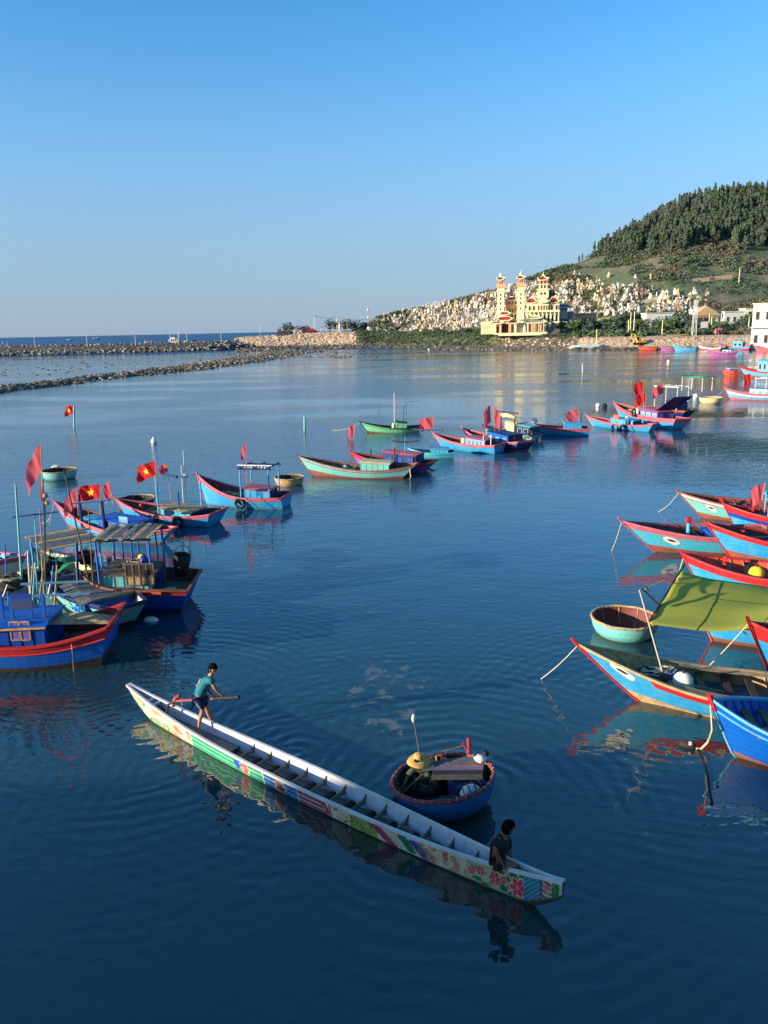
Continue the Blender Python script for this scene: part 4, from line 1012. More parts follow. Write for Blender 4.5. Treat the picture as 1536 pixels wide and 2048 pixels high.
def cloth(name, label, base, top, kind='flag', wd=.9, ht=.6, c='flagred', dirv=Vector((-1, .22, 0)), star=False, droop=.25, pole_c='palewood', r=.02, seed=0, tri=False, group=None, along=None):
    """flag on its pole. base, top: world points of the pole"""
    base = Vector(base); top = Vector(top); t = root(name, label, 'flag', base, 0, group)
    m = M(); m.tube((0, 0, 0), top - base, r, r * .6, 6); m.build('pole', C_[pole_c], t)
    d = dirv.normalized(); ax = (top - base).normalized(); up_ = top - base; R = random.Random(seed); ph = R.uniform(0, 6)
    nrm = d.cross(ax).normalized()
    def F(u, v, off=0.):
        # u from the pole outward, v from the top down
        hh = ht * ((1 - u * .97) if tri else 1)
        p = up_ + d * (u * wd) - ax * (v * hh + .02)
        p.z -= droop * wd * u ** 1.4 + (.12 * u * v)
        p += nrm * (.11 * wd * math.sin(u * 7.5 + v * 2.2 + ph) * u ** .6 + .05 * wd * math.sin(u * 17 + v * 9 + ph) * u ** .5 + off)
        return p
    m = M(); m.grid(lambda u, v: F(u, v), 22, 12); o = m.build('cloth', C_[c], t, True)
    if star:
        for off in (.008, -.008):
            m = M(); pts = [F(.5, .5, off)]
            N = 10
            for i in range(N):
                a = math.pi / 2 + i * math.pi / 5; rr = .30 if i % 2 == 0 else .13
                for kk in (.5, 1.): pts.append(F(.5 + rr * math.cos(a) * ht / wd * kk, .5 - rr * math.sin(a) * kk, off))
            fs = []
            for i in range(N):
                j = (i + 1) % N; a1, a2, b1, b2 = 1 + 2 * i, 2 + 2 * i, 1 + 2 * j, 2 + 2 * j
                fs += [(0, a1, b1), (a1, a2, b2, b1)]
            m.add(pts, fs); m.build('star', C_['yellow'], o)
    return t
def flag_px(label, bpx, tpx, Y, **k):
    b = at_y(*bpx, Y); t = at_y(*tpx, Y); return cloth('flag', label, b, t, **k)

def basket(name, label, c, rad, h, outer='teal', inner='inner', rim='palewood', squash=1., rz=0., tilt=None):
    t = root(name, label, 'basket boat', c, rz); t.scale = (1, squash, 1)
    if tilt: t.rotation_euler = (tilt[0], tilt[1], rz)
    pr_ = [(0, -.16), (rad * .45, -.15), (rad * .72, -.07), (rad * .88, h * .15), (rad * .96, h * .45), (rad, h * .8), (rad, h)]
    m = M(); m.lathe(pr_, n=40); m.build('hull', C_[outer], t, True)
    pi_ = [(rad - .035, h), (rad - .04, h * .8), (rad * .92, h * .45), (rad * .84, h * .2), (rad * .66, .0), (rad * .4, -.04), (0, -.05)]
    m = M(); m.lathe(pi_, n=40)
    m.build('inner_lining', C_[inner], t, True)
    for i in range(10):
        a = 2 * math.pi * i / 10 + .2; m = M(); m.path([(x * math.cos(a) * .985, x * math.sin(a) * .985, z + .012) for x, z in pi_[:-2]], .016, 4); m.build('rib', C_['palewood'], t)
    m = M(); m.path([(rad * math.cos(a), rad * math.sin(a), h + .01 * math.sin(a * 9)) for a in [2 * math.pi * i / 48 for i in range(48)]], .042, 6, closed=True); m.build('rim', C_[rim], t, True)
    m = M()
    for i in range(40):
        a = 2 * math.pi * i / 40; m.path([((rad + .046 * math.cos(b_)) * math.cos(a), (rad + .046 * math.cos(b_)) * math.sin(a), h + .046 * math.sin(b_)) for b_ in (0, 1.57, 3.14, 4.7)], .007, 4, closed=True)
    m.build('lashing', C_['rope'], t, kind='stuff')
    return t

# ======== left row
b = Boat('fishing_boat', 'blue fishing boat with white canopy frame and one tyre, right end of the left row', 'fishing boat',
         (395, 949), (412, 1009), (564, 1020), (562, 997), 2.1, .85, topside='azure', band='pink', bottom='azure', hm=.62)
b.cabin(.16, .44, 1.35, .75, 'azure', 'pink', 0, endc='navy'); b.bollard(.84, .5, 'red'); b.bollard(.6, .35)
b.frame(.14, .47, 1.5, 1.55, 'sky', 'navy', 3, z0=.55)
m = M()
for i in range(9): m.tube((-.75 + .18 * i, -.1 + .02 * i, 0), (-.72 + .18 * i, -.1, -.18 - .05 * (i % 2)), .035, .05, 6)
m.box((0, 0, .03), (1.9, .06, .05)); lo = b.L(.3, b.near * .62, 2.28)
m.build('lamp_row', C_['white'], b.root).location = lo
b.heap(.62, .1, (.75, .45, .22), 'wood', 1, label='heap of brown nets and rope in the boat with white canopy frame'); b.heap(.74, 0, (.5, .3, .18), 'net', 2, label='dark coil of net forward in the boat with white canopy frame')
b.tyre(.47, 'black tyre hanging on the side of the boat with the white canopy frame')
flag_px('small red flag on a pink pole above the white canopy frame', (494, 968), (492, 886), b.W(b.L(.3)).y, wd=.32, ht=.55, droop=1.2, c='fadedflag', pole_c='pink', seed=3)
canopy_boat = b

b = Boat('fishing_boat', 'blue fishing boat with two tyre fenders and tan cabin roof', 'fishing boat', (231, 997), (256, 1036), (411, 1056), (418, 1030), 2.0, .85, topside='azure', band='pink', bottom='azure', hm=.5)
b.cabin(.17, .5, 1.3, .55, 'cyan', 'palewood', 0, endc='navy'); b.bollard(.8, .5, 'red')
for (t, y, h) in ((.52, b.near * .6, 1.9), (.30, b.near * .6, 1.2), (.22, -b.near * .6, 1.5)): b.post(t, y, h, .045, 'sky', z0=.5)
m = M(); m.box((0, 0, 0), (1.5, .1, .1), tilt=(0, -.0)); o = m.build('beam', C_['navy'], b.root); o.location = b.L(.4, b.near * .55, 2.42); o.rotation_euler = (0, .05, -.5)
b.tyre(.56, 'left black tyre on the side of the tan roofed boat'); b.tyre(.28, 'right black tyre on the side of the tan roofed boat')
b.heap(.66, 0, (.6, .35, .15), 'net', 4, label='dark net lying forward in the tan roofed boat')
Y = b.W(b.L(.5)).y
flag_px('red flag with a yellow star flying highest over the left row', (317, 1010), (311, 922), Y, wd=1.05, ht=.7, star=True, seed=1, droop=.3)
flag_px('small plain red flag right of the large starred flag', (342, 1000), (334, 928), Y + .6, wd=.45, ht=.36, c='fadedflag', seed=5)
m = M(); m.tube((0, 0, 0), (-.05, 0, 2.6), .03, .015, 6); m.tube((.1, .1, 0), (.05, .1, 1.9), .025, .02, 6); m.blob((-.04, -.08, 1.35), .13, 1, .1, 6)
m.build('antenna_mast', C_['white'], b.root).location = b.L(.36, -b.near * .4, .9)
tan_boat = b

b = Boat('fishing_boat', 'double ended bright blue fishing boat with pink stripe and royal blue cabin', 'fishing boat', (109, 1003), (146, 1064), (318, 1088), (341, 1059), 1.9, .25, topside='azure', band='pink', hm=.55, bands=.84, strip2='sky')
b.cabin(.2, .56, 1.2, .7, 'royal', 'blue', 0, door=False); b.cabin(.58, .76, .9, .5, 'cyan', 'cyan', 0, door=False)
m = M(); m.box((0, 0, 0), (.5, .02, .42)); f_ = m.build('hatch', C_['sky'], b.root); f_.location = b.L(.36, b.near * .61, 1.0)
for t, h in ((.72, 1.6), (.50, 1.4)): b.post(t, b.near * .68, h, .07, 'navy', z0=.45)
m = M(); m.tube((0, 0, 0), (2.3, 0, -.35), .05, .05, 6); o = m.build('beam', C_['navy'], b.root); o.location = b.L(.48, b.near * .68, 1.95)
b.heap(.8, 0, (.6, .3, .16), 'net', 6, label='brown net in the bow of the double ended blue boat')
Y = b.W(b.L(.7)).y
flag_px('faded red flag hanging slack over the bow of the double ended boat', (157, 1040), (154, 974), Y, wd=.75, ht=.8, c='fadedflag', droop=.9, seed=7)
flag_px('red flag with yellow star over the cabin of the double ended boat', (201, 1030), (200, 968), b.W(b.L(.5)).y, wd=1.0, ht=.64, star=True, seed=9, droop=.1)
flag_px('small faded red and white flag just right of the low starred flag', (227, 1010), (219, 962), b.W(b.L(.4)).y + 1, wd=.38, ht=.7, c='fadedflag', droop=.7, seed=10)
b.rope((98, 1050), 'pale rope from the bow of the double ended blue boat into the water', .1); b.rope((84, 1046), 'second slack rope at the bow of the double ended blue boat', .5)
double_boat = b

# baskets of the left side
for lb, cx, cy, w_, o_, h_ in (('pale teal basket boat floating alone at the far left', 120, 957, 2.15, 'teal', .55), ('dark basket boat tied behind the bow of the tan roofed boat', 274, 1012, 1.9, 'net', .42),
                          ('brown tar coated basket boat behind the boat with the canopy frame', 579, 969, 1.75, 'palewood', .45)):
    basket('basket_boat', lb, at(cx, cy), w_ / 2, h_, o_, 'darkwood', 'palewood')
m = M(); m.blob((0, 0, 0), (.3, .2, .15), 3, .4, 6); m.build('rope_bundle', C_['white'], None, loc=at(113, 946) * 1 + Vector((0, 0, .4)) - Vector((0, 0, 0)), label='white rope bundle lying in the pale teal basket boat', cat='rope')

# ======== lower left cluster
b = Boat('fishing_boat', 'teal work boat with low grey deckhouse wedged between the two dark hulled boats', 'work boat', (66, 1098), (100, 1150), (216, 1262), (238, 1228), 2.2, .5, topside='teal', band='navy', hm=.75, inner='cream', deckc='deck', bands=.9, bottom='darkwood')
b.cabin(.1, .40, 1.75, .62, 'blue', 'deck', 5, 'glass', 'azure', door=False, over=.16)
m = M()
def tarp_f(u, v): return Vector((-.1 + 1.75 * u, (-.72 + 1.44 * v), .35 + .28 * math.sin(math.pi * v) * (1 - .4 * u) + .05 * math.sin(u * 9 + v * 5)))
m.grid(tarp_f, 16, 12); tp = m.build('green_netting', C_['greennet'], None, True, loc=b.W(b.L(.5, 0, .55)), rz=b.rz, label='bright green netting heaped in the hold of the teal work boat', cat='net')
b.frame(.44, .66, 1.7, 1.15, 'azure', 'wood', 2, slats=7, z0=.7)
b.bollard(.9, .4, 'red'); b.heap(.82, .1, (.5, .4, .2), 'net', 12, label='dark heap of net behind the bow of the teal work boat')
b.heap(.43, -.5, (.28, .22, .22), 'cream', 13, name='yellow_sack', label='yellow and white sacks beside the black tub on the teal work boat', cat='sack', up=.3)
m = M(); m.lathe([(0, 0), (.22, 0), (.30, .36), (.33, .38), (.28, .38), (.2, .05), (0, .05)], n=16); m.build('black_tub', C_['black'], None, True, loc=b.W(b.L(.34, b.near * -.1, 1.42)), label='black tub standing on the grey deckhouse roof', cat='tub')
work_boat = b

b = Boat('fishing_boat', 'dark blue fishing boat with red gunwale, plank roofed shelter and small window panel', 'fishing boat',
         (165, 1150), (172, 1215), (360, 1228), (375, 1182), 2.5, .9, topside='royal', band='red', bottom='navy', hm=.95, cap='rust', bands=.87, full=3, deck_s=.7)
b.cabin(.3, .72, 1.7, .8, 'teal', 'wood', 0, endc='navy')
zt = b.frame(.34, .78, 1.7, 1.38, 'blue', 'darkwood', 2, slats=13, z0=1.15, over=.08)
for t in (.40, .48, .56, .62, .7): b.post(t, b.near * -.78, 1.36, .035, 'blue' if t > .45 else 'navy', z0=1.25)
p0 = b.L(.36, b.near * .87, 1.05)
fr = M()
for x in (-.45, -.22, 0, .22, .45): fr.box((x, 0, 0), (.04, .03, .72))
for z in (-.36, -.05, .36): fr.box((0, 0, z), (.94, .03, .04))
fo = fr.build('window', C_['wood'], b.root); fo.location = p0 + Vector((.25, b.near * .03, .35))
pn = M()
for x in (-.33, -.11, .11, .33): pn.box((x, -.005, .155), (.19, .015, .38))
pn.build('pane', C_['darkwood'], fo); pn = M(); pn.box((0, -.005, -.2), (.9, .015, .28)); pn.build('panel', C_['palewood'], fo)
b.heap(.5, 0, (.6, .45, .2), 'darkwood', 15, label='dark brown net heaped on the shelter floor of the dark blue boat', up=.75)
b.ball(.4, b.near * .2, .17, 'blue jug on the net inside the plank roofed shelter', 'royal', .95, 'jug')
b.ball(.46, -b.near * .3, .13, 'pale yellow float behind the blue jug in the plank roofed shelter', 'yellow', .95)
m = M(); m.lathe([(0, 0), (.26, .02), (.38, .5), (.42, .95), (.39, .95), (.34, .5), (.2, .1), (0, .08)], n=20); m.path([(.36 * math.cos(a), 0, .95 + .4 * math.sin(a)) for a in [math.pi * i / 12 for i in range(13)]], .02, 5)
bo = m.build('black_bucket', C_['black'], None, True, loc=b.W(b.L(.15, -b.near * .3, .95)), label='large black basket with a hoop handle at the stern of the dark blue boat', cat='bucket'); bo.rotation_euler = (0, .15, 0); bo.scale = (.72, .72, .8)
b.heap(.17, b.near * .5, (.3, .2, .14), 'white', 17, name='rope_coil', label='coiled pale rope hanging by the black basket', cat='rope')
m = M(); m.box((0, 0, 0), (.3, .05, .12)); o = m.build('red_marker', C_['orange'], b.root); o.location = b.H(.26, .93, b.near) + Vector((0, b.near * .03, 0))
m = M(); m.blob((0, 0, 0), (.26, .15, .13), 3, .1, 6); m.build('float_buoy', C_['plastic'], None, True, loc=at(302, 1241), label='white jug float at the waterline of the dark blue boat', cat='buoy')
dark_boat = b

b = Boat('fishing_boat', 'nearest blue fishing boat at the lower left with broad red gunwale and yellow trimmed cabin', 'fishing boat',
         (-230, 1225), (-190, 1335), (198, 1338), (214, 1256), 2.2, .9, topside='blue', band='red', bottom='darkwood', hm=.85, bands=.8, full=3, deck_s=.66)
zc = b.cabin(.26, .92, 1.5, .95, 'royal', 'blue', 0, door=False, over=.12)
for z_ in (.0,):
    m = M(); x0 = b.L(.26).x; x1 = b.L(.92).x; m.box(((x0 + x1) / 2, b.near * .87, zc - .08), (x1 - x0 + .2, .04, .06)); m.build('trim', C_['palewood'], b.root)
for px in (30, 50):
    p = at_plane(px, 1262, b.W((0, b.near * .77, 0)), Vector((-b.d.y, b.d.x, 0))); lp = b.Rm.inverted() @ p
    f = M()
    for dx, dz, sx, sz in ((-.12, 0, .035, .55), (.12, 0, .035, .55), (0, .26, .24, .035), (0, -.26, .24, .035), (0, .02, .24, .03)): f.box((dx, 0, dz), (sx, .04, sz))
    fo = f.build('window', C_['palewood'], b.root); fo.location = (lp.x, b.near * .765, lp.z); g_ = M(); g_.box((0, 0, 0), (.23, .015, .52)); g_.build('pane', C_['purple'], fo)
# railing box on the cabin roof
zr = zc + .12
for px, c in ((-60, 'blue'), (4, 'blue'), (24, 'blue'), (62, 'blue'), (88, 'blue')):
    p = at_plane(px, 1225, b.W((0, b.near * .6, 0)), Vector((-b.d.y, b.d.x, 0))); lp = b.Rm.inverted() @ p
    m = M(); m.box((0, 0, .33), (.09, .07, .66)); o = m.build('post', C_[c], b.root); o.location = (lp.x, b.near * .6, zr)
p = at_plane(42, 1185, b.W((0, b.near * .6, 0)), Vector((-b.d.y, b.d.x, 0))); lp = b.Rm.inverted() @ p
m = M(); m.box((0, 0, 0), (.55, .05, .42)); o = m.build('board', C_['royal'], b.root); o.location = (lp.x, b.near * .64, zr + .5)
for k in (.25, .62):
    m = M(); m.box((0, 0, 0), (1.9, .05, .06)); o = m.build('rail', C_['sky'], b.root); o.location = (lp.x - .5, -b.near * .55, zr + k)
b.heap(.86, 0, (.5, .4, .25), 'net', 19, label='heap of dark net behind the blue rail of the nearest left boat', up=1.1)
m = M(); m.add([(-.9, -.3, 0), (.9, -.42, .12), (.95, .42, .12), (-.9, .3, 0), (0, 0, .3)], [(0, 1, 4), (1, 2, 4), (2, 3, 4), (3, 0, 4)])
m.build('orange_tarp', C_['palewood'], None, loc=b.W(b.L(.14, 0, 1.12)), rz=b.rz, label='yellow and orange folded tarp on the stern of the nearest left boat', cat='tarp')
st = b.W(b.H(.14, .9, b.near)); m = M(); m.path([st - st, at(148, 1341) - st, at(150, 1344, -.2) - st], .012, 5); m.build('mooring_rope', C_['rope'], None, loc=st + Vector((0, -.03, 0)), label='thin white rope down the side of the nearest left boat', cat='rope')
near_boat = b
b = Boat('fishing_boat', 'pale hulled boat whose white bow shows behind the nearest left boat at the left edge', 'fishing boat', (50, 1112), (30, 1150), (-190, 1165), (-200, 1120), 2.0, .8, topside='white', band='pink', hm=.7, inner='sky')
b.post(.8, 0, 1.1, .03, 'wood')
b.heap(.72, 0, (.4, .3, .4), 'wood', 22, label='brown fish net hung up at the left edge above the white bow')
# tall poles of the cluster
for lb, bp, tp, Y, r, c in (('tall teal pole at the far left of the lower cluster', (44, 1170), (31, 968), 24.0, .04, 'teal'), ('long bare wooden pole leaning over the plank roofs', (186, 1200), (127, 935), 24.6, .03, 'wood'),
                         ('pale bamboo pole carrying floats among the lower left boats', (90, 1190), (90, 985), 24.3, .035, 'palewood'), ('thin red and white pole left of the bamboo pole', (86, 1110), (79, 1018), 26, .025, 'pink'),
                         ('thin dark pole right of the long leaning pole', (187, 1180), (177, 1020), 24.2, .025, 'wood'), ('thin teal pole between the bamboo pole and the far left pole', (82, 1190), (68, 1030), 24.4, .022, 'teal'),
                         ('weathered grey post left of the green netting', (62, 1185), (57, 1110), 23.6, .05, 'palewood'), ('blue post beside the green netting', (157, 1190), (153, 1085), 24.2, .06, 'navy')):
    a = at_y(*bp, Y); c_ = at_y(*tp, Y); m = M(); m.tube((0, 0, 0), c_ - a, r, r * .7, 6)
    if 'floats' in lb: m.blob(c_ - a + Vector((0, 0, -.1)), .09, 1, .2, 5); m.blob(c_ - a + Vector((.03, 0, -.35)), .08, 2, .2, 5)
    m.build('pole', C_[c], None, loc=a, label=lb, cat='pole')
a = at_y(26, 1034, 24.2); c_ = at_y(116, 1024, 24.2); m = M(); m.tube((0, 0, 0), c_ - a, .03, .03, 6); m.build('pole', C_['navy'], None, loc=a, label='horizontal dark pole lashed across the upright poles at the far left', cat='pole')
jr = random.Random(77)
for i in range(16):
    x0_ = jr.uniform(2, 112); Yp = jr.uniform(22.6, 25.2); y1_ = jr.uniform(1085, 1170); a = at_y(x0_, jr.uniform(1190, 1215), Yp); c_ = at_y(x0_ + jr.uniform(-9, 9), y1_, Yp); m = M(); m.tube((0, 0, 0), c_ - a, .028, .022, 6)
    m.build('pole', C_[jr.choice(('teal', 'teal', 'sky', 'palewood', 'white', 'blue'))], None, loc=a, label='slim upright pole in the crowd of poles behind the cabin of the nearest left boat', cat='pole', group='slim poles behind the nearest left boat')
for i, (x_, y_, rr_, c_) in enumerate(((18, 1165, (.5, .35, .28), 'net'), (58, 1150, (.45, .3, .25), 'darkwood'), (100, 1128, (.35, .3, .22), 'net'))):
    p_ = at_y(x_, y_, 24.0 + .3 * i); m = M(); m.blob((0, 0, 0), rr_, 90 + i, .6, 8, freq=2.4)
    for k in range(8): m.path([(rr_[0] * .8 * math.cos(k + q_ * .6), rr_[1] * .8 * math.sin(k + q_ * .6), rr_[2] * (.6 + .2 * math.sin(q_ + k))) for q_ in range(7)], .012, 4, mi=1)
    m.build('net_heap', [C_[c_], C_['rope']], None, loc=p_, label=('dark net bundle among the poles at the left edge', 'brown net bundle between the poles left of the green netting', 'dark net bundle hung just left of the green netting')[i], cat='net')
flag_px('largest faded red flag at the far left, hanging in a long diagonal', (92, 1105), (81, 888), 24.3, wd=.60, ht=.85, c='fadedflag', droop=1.25, seed=12, r=.022)
flag_px('narrow dark red flag wrapped round its pole below the largest flag', (90, 1060), (86, 958), 24.35, wd=.12, ht=.6, c='fadedflag', droop=.6, seed=13)
a = at(148, 858); t_ = root('marker_pole', 'white and teal marker pole with small starred flag in open water, far left', 'marker', a)
m = M(); m.tube((0, 0, -.3), at_y(148, 812, a.y) - a, .09, .09, 8); m.build('pole', C_['teal'], t_)
cloth('flag', 'small red flag with star on the marker pole in open water', at_y(148, 830, a.y), at_y(148, 810, a.y), wd=1.05, ht=.85, star=True, seed=14, droop=.2, r=.03, c='flagred')
for lb, x, y0, y1 in (('teal marker stake in open water left of the green boat', 609, 863, 832), ('thin white stake in the water before the temple shore', 1165, 745, 727)):
    a = at(x, y0); m = M(); m.tube((0, 0, -.3), at_y(x, y1, a.y) - a, .1, .09, 8); m.box(at_y(x, y1, a.y) - a, (.24, .24, .08)); m.build('marker_pole', C_['teal' if x < 700 else 'white'], None, loc=a, label=lb, cat='marker')
m = M(); m.blob((0, 0, .14), .26, 1, .03, 8); m.tube((0, 0, .3), (0, 0, .52), .1, .08, 8); m.build('float_buoy', C_['plastic'], None, True, loc=at(308, 886), label='white buoy floating alone above the left row', cat='buoy')

# ======== centre row
b = Boat('fishing_boat', 'mint green fishing boat with a tall antenna mast, furthest of the centre row', 'fishing boat', (720, 844), (737, 866), (838, 864), (848, 851), 1.7, .45, topside='green', band='green', hm=.42, cap='darkwood', inner='darkwood')
b.cabin(.26, .44, 1., .75, 'green', 'darkwood', 0, door=False)
for t, h in ((.48, 3.4), (.76, 2.3), (.25, 2.4), (.30, 2.2)): b.post(t, .1 if t > .3 else -.2, h, .03, 'white' if t == .48 else 'wood')
m = M(); m.tube((0, 0, 0), (-1.4, 0, .05), .02, .02, 5); m.build('beam', C_['wood'], b.root).location = b.L(.40, 0, 2.7)
m = M()
for i in range(5): m.blob((0, 0, i * .35), (.07, .07, .1), i, .2, 4)
m.build('float_string', C_['pink'], b.root).location = b.L(.475, .1, 1.9)
m = M(); m.path([(0, 0, 0), (.02, .02, .5), (0, 0, .75)], [.14, .17, .1], 7); m.build('water_drum', C_['cream'], b.root).location = b.L(.5, b.near * .35)
b.rope((664, 860), 'long pale rope from the bow of the mint green boat to the left', .25)
flag_px('red flag hanging off the bow of the dark roofed boat in the centre', (706, 890), (710, 850), b.W(b.L(.9)).y - 4, wd=.55, ht=1.0, c='fadedflag', droop=.3, seed=20)
flag_px('red flag right of the mint green boat, on a white stick at a red bow', (868, 878), (866, 833), 61, wd=1.1, ht=.9, c='fadedflag', droop=.25, seed=21)

b = Boat('fishing_boat', 'long pale teal fishing boat with brown gunwale in the middle of the harbour', 'fishing boat', (596, 912), (626, 951), (803, 958), (829, 932), 2.1, .6, topside='teal', band='teal', bottom='rust', cap='rust', hm=.55, inner='wood', low=.50)
b.cabin(.16, .44, 1.3, .75, 'teal', 'cream', 0, endc='darkwood'); b.bollard(.82, .5, 'darkwood')
for i, (t, y, r) in enumerate(((.62, 0, (.6, .4, .15)), (.75, 0, (.45, .3, .12)))): b.heap(t, y, r, 'net', 30 + i, label=('dark net amidships of the long pale teal boat', 'smaller net near the bow of the long pale teal boat')[i])
b.ball(.64, -.3, .15, 'white float on the net of the long pale teal boat', up=.1)
for t in (.38, .14): b.post(t, -b.near * .6, 1.5, .04, 'darkwood')
m = M(); m.path([(0, 0, .1), (.5, 0, 0), (1.2, 0, -.02), (1.7, 0, .06)], .05, 6); m.build('beam', C_['darkwood'], b.root).location = b.L(.13, -b.near * .6, 2.15)
st = b.W(b.H(.02, .9, b.near)); m = M(); m.path([(0, 0, 0), (.05, -.1, -.5), (-.1, -.1, -.9)], .03, 5); m.build('mooring_rope', C_['rope'], None, loc=st, label='white rope at the stern of the long pale teal boat', cat='rope')
long_teal = b
b = Boat('fishing_boat', 'dark red roofed boat moored close behind the long pale teal boat', 'fishing boat', (703, 905), (722, 936), (838, 948), (855, 928), 2., .85, topside='purple', band='red', hm=.6)
b.cabin(.1, .55, 1.4, .95, 'navy', 'pink', 3, 'royal', 'navy')
m = M(); m.box((0, 0, 0), (2.0, .12, .06)); b.post(.3, 0, 2.0, .03, 'sky'); m.build('beam', C_['navy'], b.root).location = b.L(.25, 0, 2.75)
m = M(); s0 = at(858, 940); m.path([(-.6, .5, .9), (0, 0, .0), (.9, .2, -.05), (.3, -.3, -.02), (-.5, .1, .4)], .04, 5); m.build('propeller_shaft', C_['darkwood'], None, loc=s0, label='dark propeller shaft frame trailing in the water behind the dark red roofed boat', cat='shaft')

b = Boat('fishing_boat', 'small cyan boat with low cabin, just right of the long pale teal boat', 'fishing boat', (815, 896), (826, 915), (907, 917), (908, 906), 1.7, .85, topside='cyan', band='cyan', hm=.4, bottom='cyan', inner='wood')
b.cabin(.14, .55, 1.2, .55, 'cyan', 'sky', 0, endc='navy'); b.heap(.75, 0, (.6, .35, .13), 'net', 34, label='brown net in the bow of the small cyan boat')
b = Boat('fishing_boat', 'blue fishing boat with red gunwale and yellow drum, middle of the centre row', 'fishing boat', (866, 866), (886, 896), (988, 909), (988, 891), 2.1, .85, topside='azure', band='pink', bottom='azure', hm=.6)
b.cabin(.16, .48, 1.4, .75, 'sky', 'pink', 5, 'sky', 'pink', endc='navy'); b.heap(.68, 0, (.5, .3, .15), 'net', 35, label='net in the bow of the boat with the yellow drum')
m = M(); m.path([(0, 0, 0), (0, 0, .7)], .2, 10); m.build('yellow_drum', C_['cream'], None, True, loc=b.W(b.L(.56, b.near * .3)), label='pale yellow drum beside the cabin of the middle blue boat', cat='drum')
b.post(.18, b.near * .7, 1.1, .04, 'white'); b.post(.06, b.near * .7, 1.2, .04, 'white')
b = Boat('fishing_boat', 'blue and cream fishing boat with a beam and rolled tarp behind the yellow drum boat', 'fishing boat', (925, 856), (940, 884), (1030, 905), (1035, 884), 2., .85, topside='navy', band='pink', hm=.6)
b.cabin(.14, .5, 1.4, .95, 'blue', 'navy', 3, 'sky', 'navy', endc='navy'); b.heap(.72, 0, (.6, .35, .18), 'wood', 36, label='brown nets heaped in the bow behind the yellow drum boat')
b.post(.35, .2, 2.3, .05, 'darkwood'); b.post(.12, .2, 2.1, .05, 'darkwood')
m = M(); m.box((0, 0, 0), (2.6, .1, .08)); m.build('beam', C_['darkwood'], b.root).location = b.L(.3, .2, 2.8)
for i, (x, sd) in enumerate(((983, 1), (990, 2))):
    flag_px(('bunched red flag high over the centre row, left of the pair', 'bunched red flag high over the centre row, right of the pair')[i], (x, 880), (x - 3, 809 + 4 * i), b.W(b.L(.4)).y, wd=.55, ht=1.3, c='fadedflag', droop=1.1, seed=30 + i, dirv=Vector(((-1, 1)[i], -.4, 0)))
b = Boat('fishing_boat', 'teal and cream fishing boat with a rolled cream tarp, right end of the middle cluster', 'fishing boat', (965, 850), (975, 870), (1060, 882), (1070, 866), 2., .7, topside='teal', band='navy', hm=.6, inner='wood')
b.cabin(.3, .5, 1.4, 1.1, 'cream', 'cream', 0, endc='navy'); b.cabin(.05, .28, 1.3, .9, 'navy', 'teal', 2, 'glass', 'teal', door=False)
m = M(); m.path([(0, 0, 0), (.9, 0, .15), (1.9, 0, 0)], [.12, .2, .14], 8); m.build('rolled_tarp', C_['cream'], None, True, loc=b.W(b.L(.45, 0, 1.7)), rz=b.rz, label='cream rolled tarp lying on the cabin roof in the middle cluster', cat='tarp')
b.heap(.12, b.near * .5, (.5, .3, .25), 'wood', 37, label='tangle of grey nets hung on the stern of the teal and cream boat')
b.tyre(.04, 'black tyre at the stern of the teal and cream boat', .22, k=.95)

b = Boat('fishing_boat', 'blue boat with broad pink red gunwale, alone right of the middle cluster', 'fishing boat', (1071, 848), (1085, 870), (1178, 872), (1178, 858), 2., .9, topside='azure', band='pink', bottom='azure', hm=.62, bands=.78)
b.cabin(.16, .5, 1.4, .8, 'azure', 'sky', 0, endc='navy'); b.post(.16, .3, 1.6, .04, 'darkwood'); b.heap(.7, 0, (.7, .35, .13), 'rope', 38, label='net and floats in the bow of the boat right of the middle cluster')
flag_px('dull red flag folded above the boat right of the middle cluster', (1160, 855), (1155, 816), b.W(b.L(.2)).y, wd=1.0, ht=.9, c='fadedflag', droop=.5, seed=33)
m = M(); m.blob((0, 0, 0), .28, 2, .05, 7); m.build('float_buoy', C_['plastic'], None, True, loc=b.W((b.tx + .1, 0, b.tz + .3)), label='white ball hung at the bow of the boat right of the middle cluster', cat='buoy')
b = Boat('fishing_boat', 'teal and blue boat with an orange square on its cabin, in the right hand cluster', 'fishing boat', (1172, 830), (1186, 852), (1296, 864), (1305, 849), 2., .5, topside='azure', band='pink', bottom='azure', hm=.5)
b.cabin(.24, .6, 1.3, .7, 'azure', 'sky', 0, endc='navy'); m = M(); m.box((0, 0, 0), (.55, .03, .45)); m.build('orange_panel', C_['orange'], b.root).location = b.L(.5, b.near * .67, 1.05)
b.tyre(.5, 'left tyre of the two on the boat with the orange square', .3, k=.6); b.tyre(.36, 'right tyre of the two on the boat with the orange square', .3, k=.6); b.heap(.75, 0, (.6, .3, .15), 'greennet', 39, label='green net in the bow of the boat with the orange square')
m = M(); m.path([(0, 0, 0), (0, 0, .75)], .16, 8); m.build('water_drum', C_['plastic'], None, True, loc=b.W(b.L(.32, b.near * .85, .5)), label='white drum beside the cabin of the boat with the orange square', cat='drum')
b = Boat('fishing_boat', 'large red and violet boat with sloping dark awning in the right hand cluster', 'fishing boat', (1228, 804), (1242, 838), (1340, 860), (1358, 840), 2.4, .7, topside='azure', band='pink', bottom='sky', hm=.9, bands=.74)
b.cabin(.22, .5, 1.6, 1.0, 'purple', 'pink', 3, 'sky', 'white')
m = M(); m.box((0, 0, 0), (2.9, 1.9, .05), tilt=(0, .5)); m.build('awning', C_['navy'], b.root).location = b.L(.2, 0, 2.2)
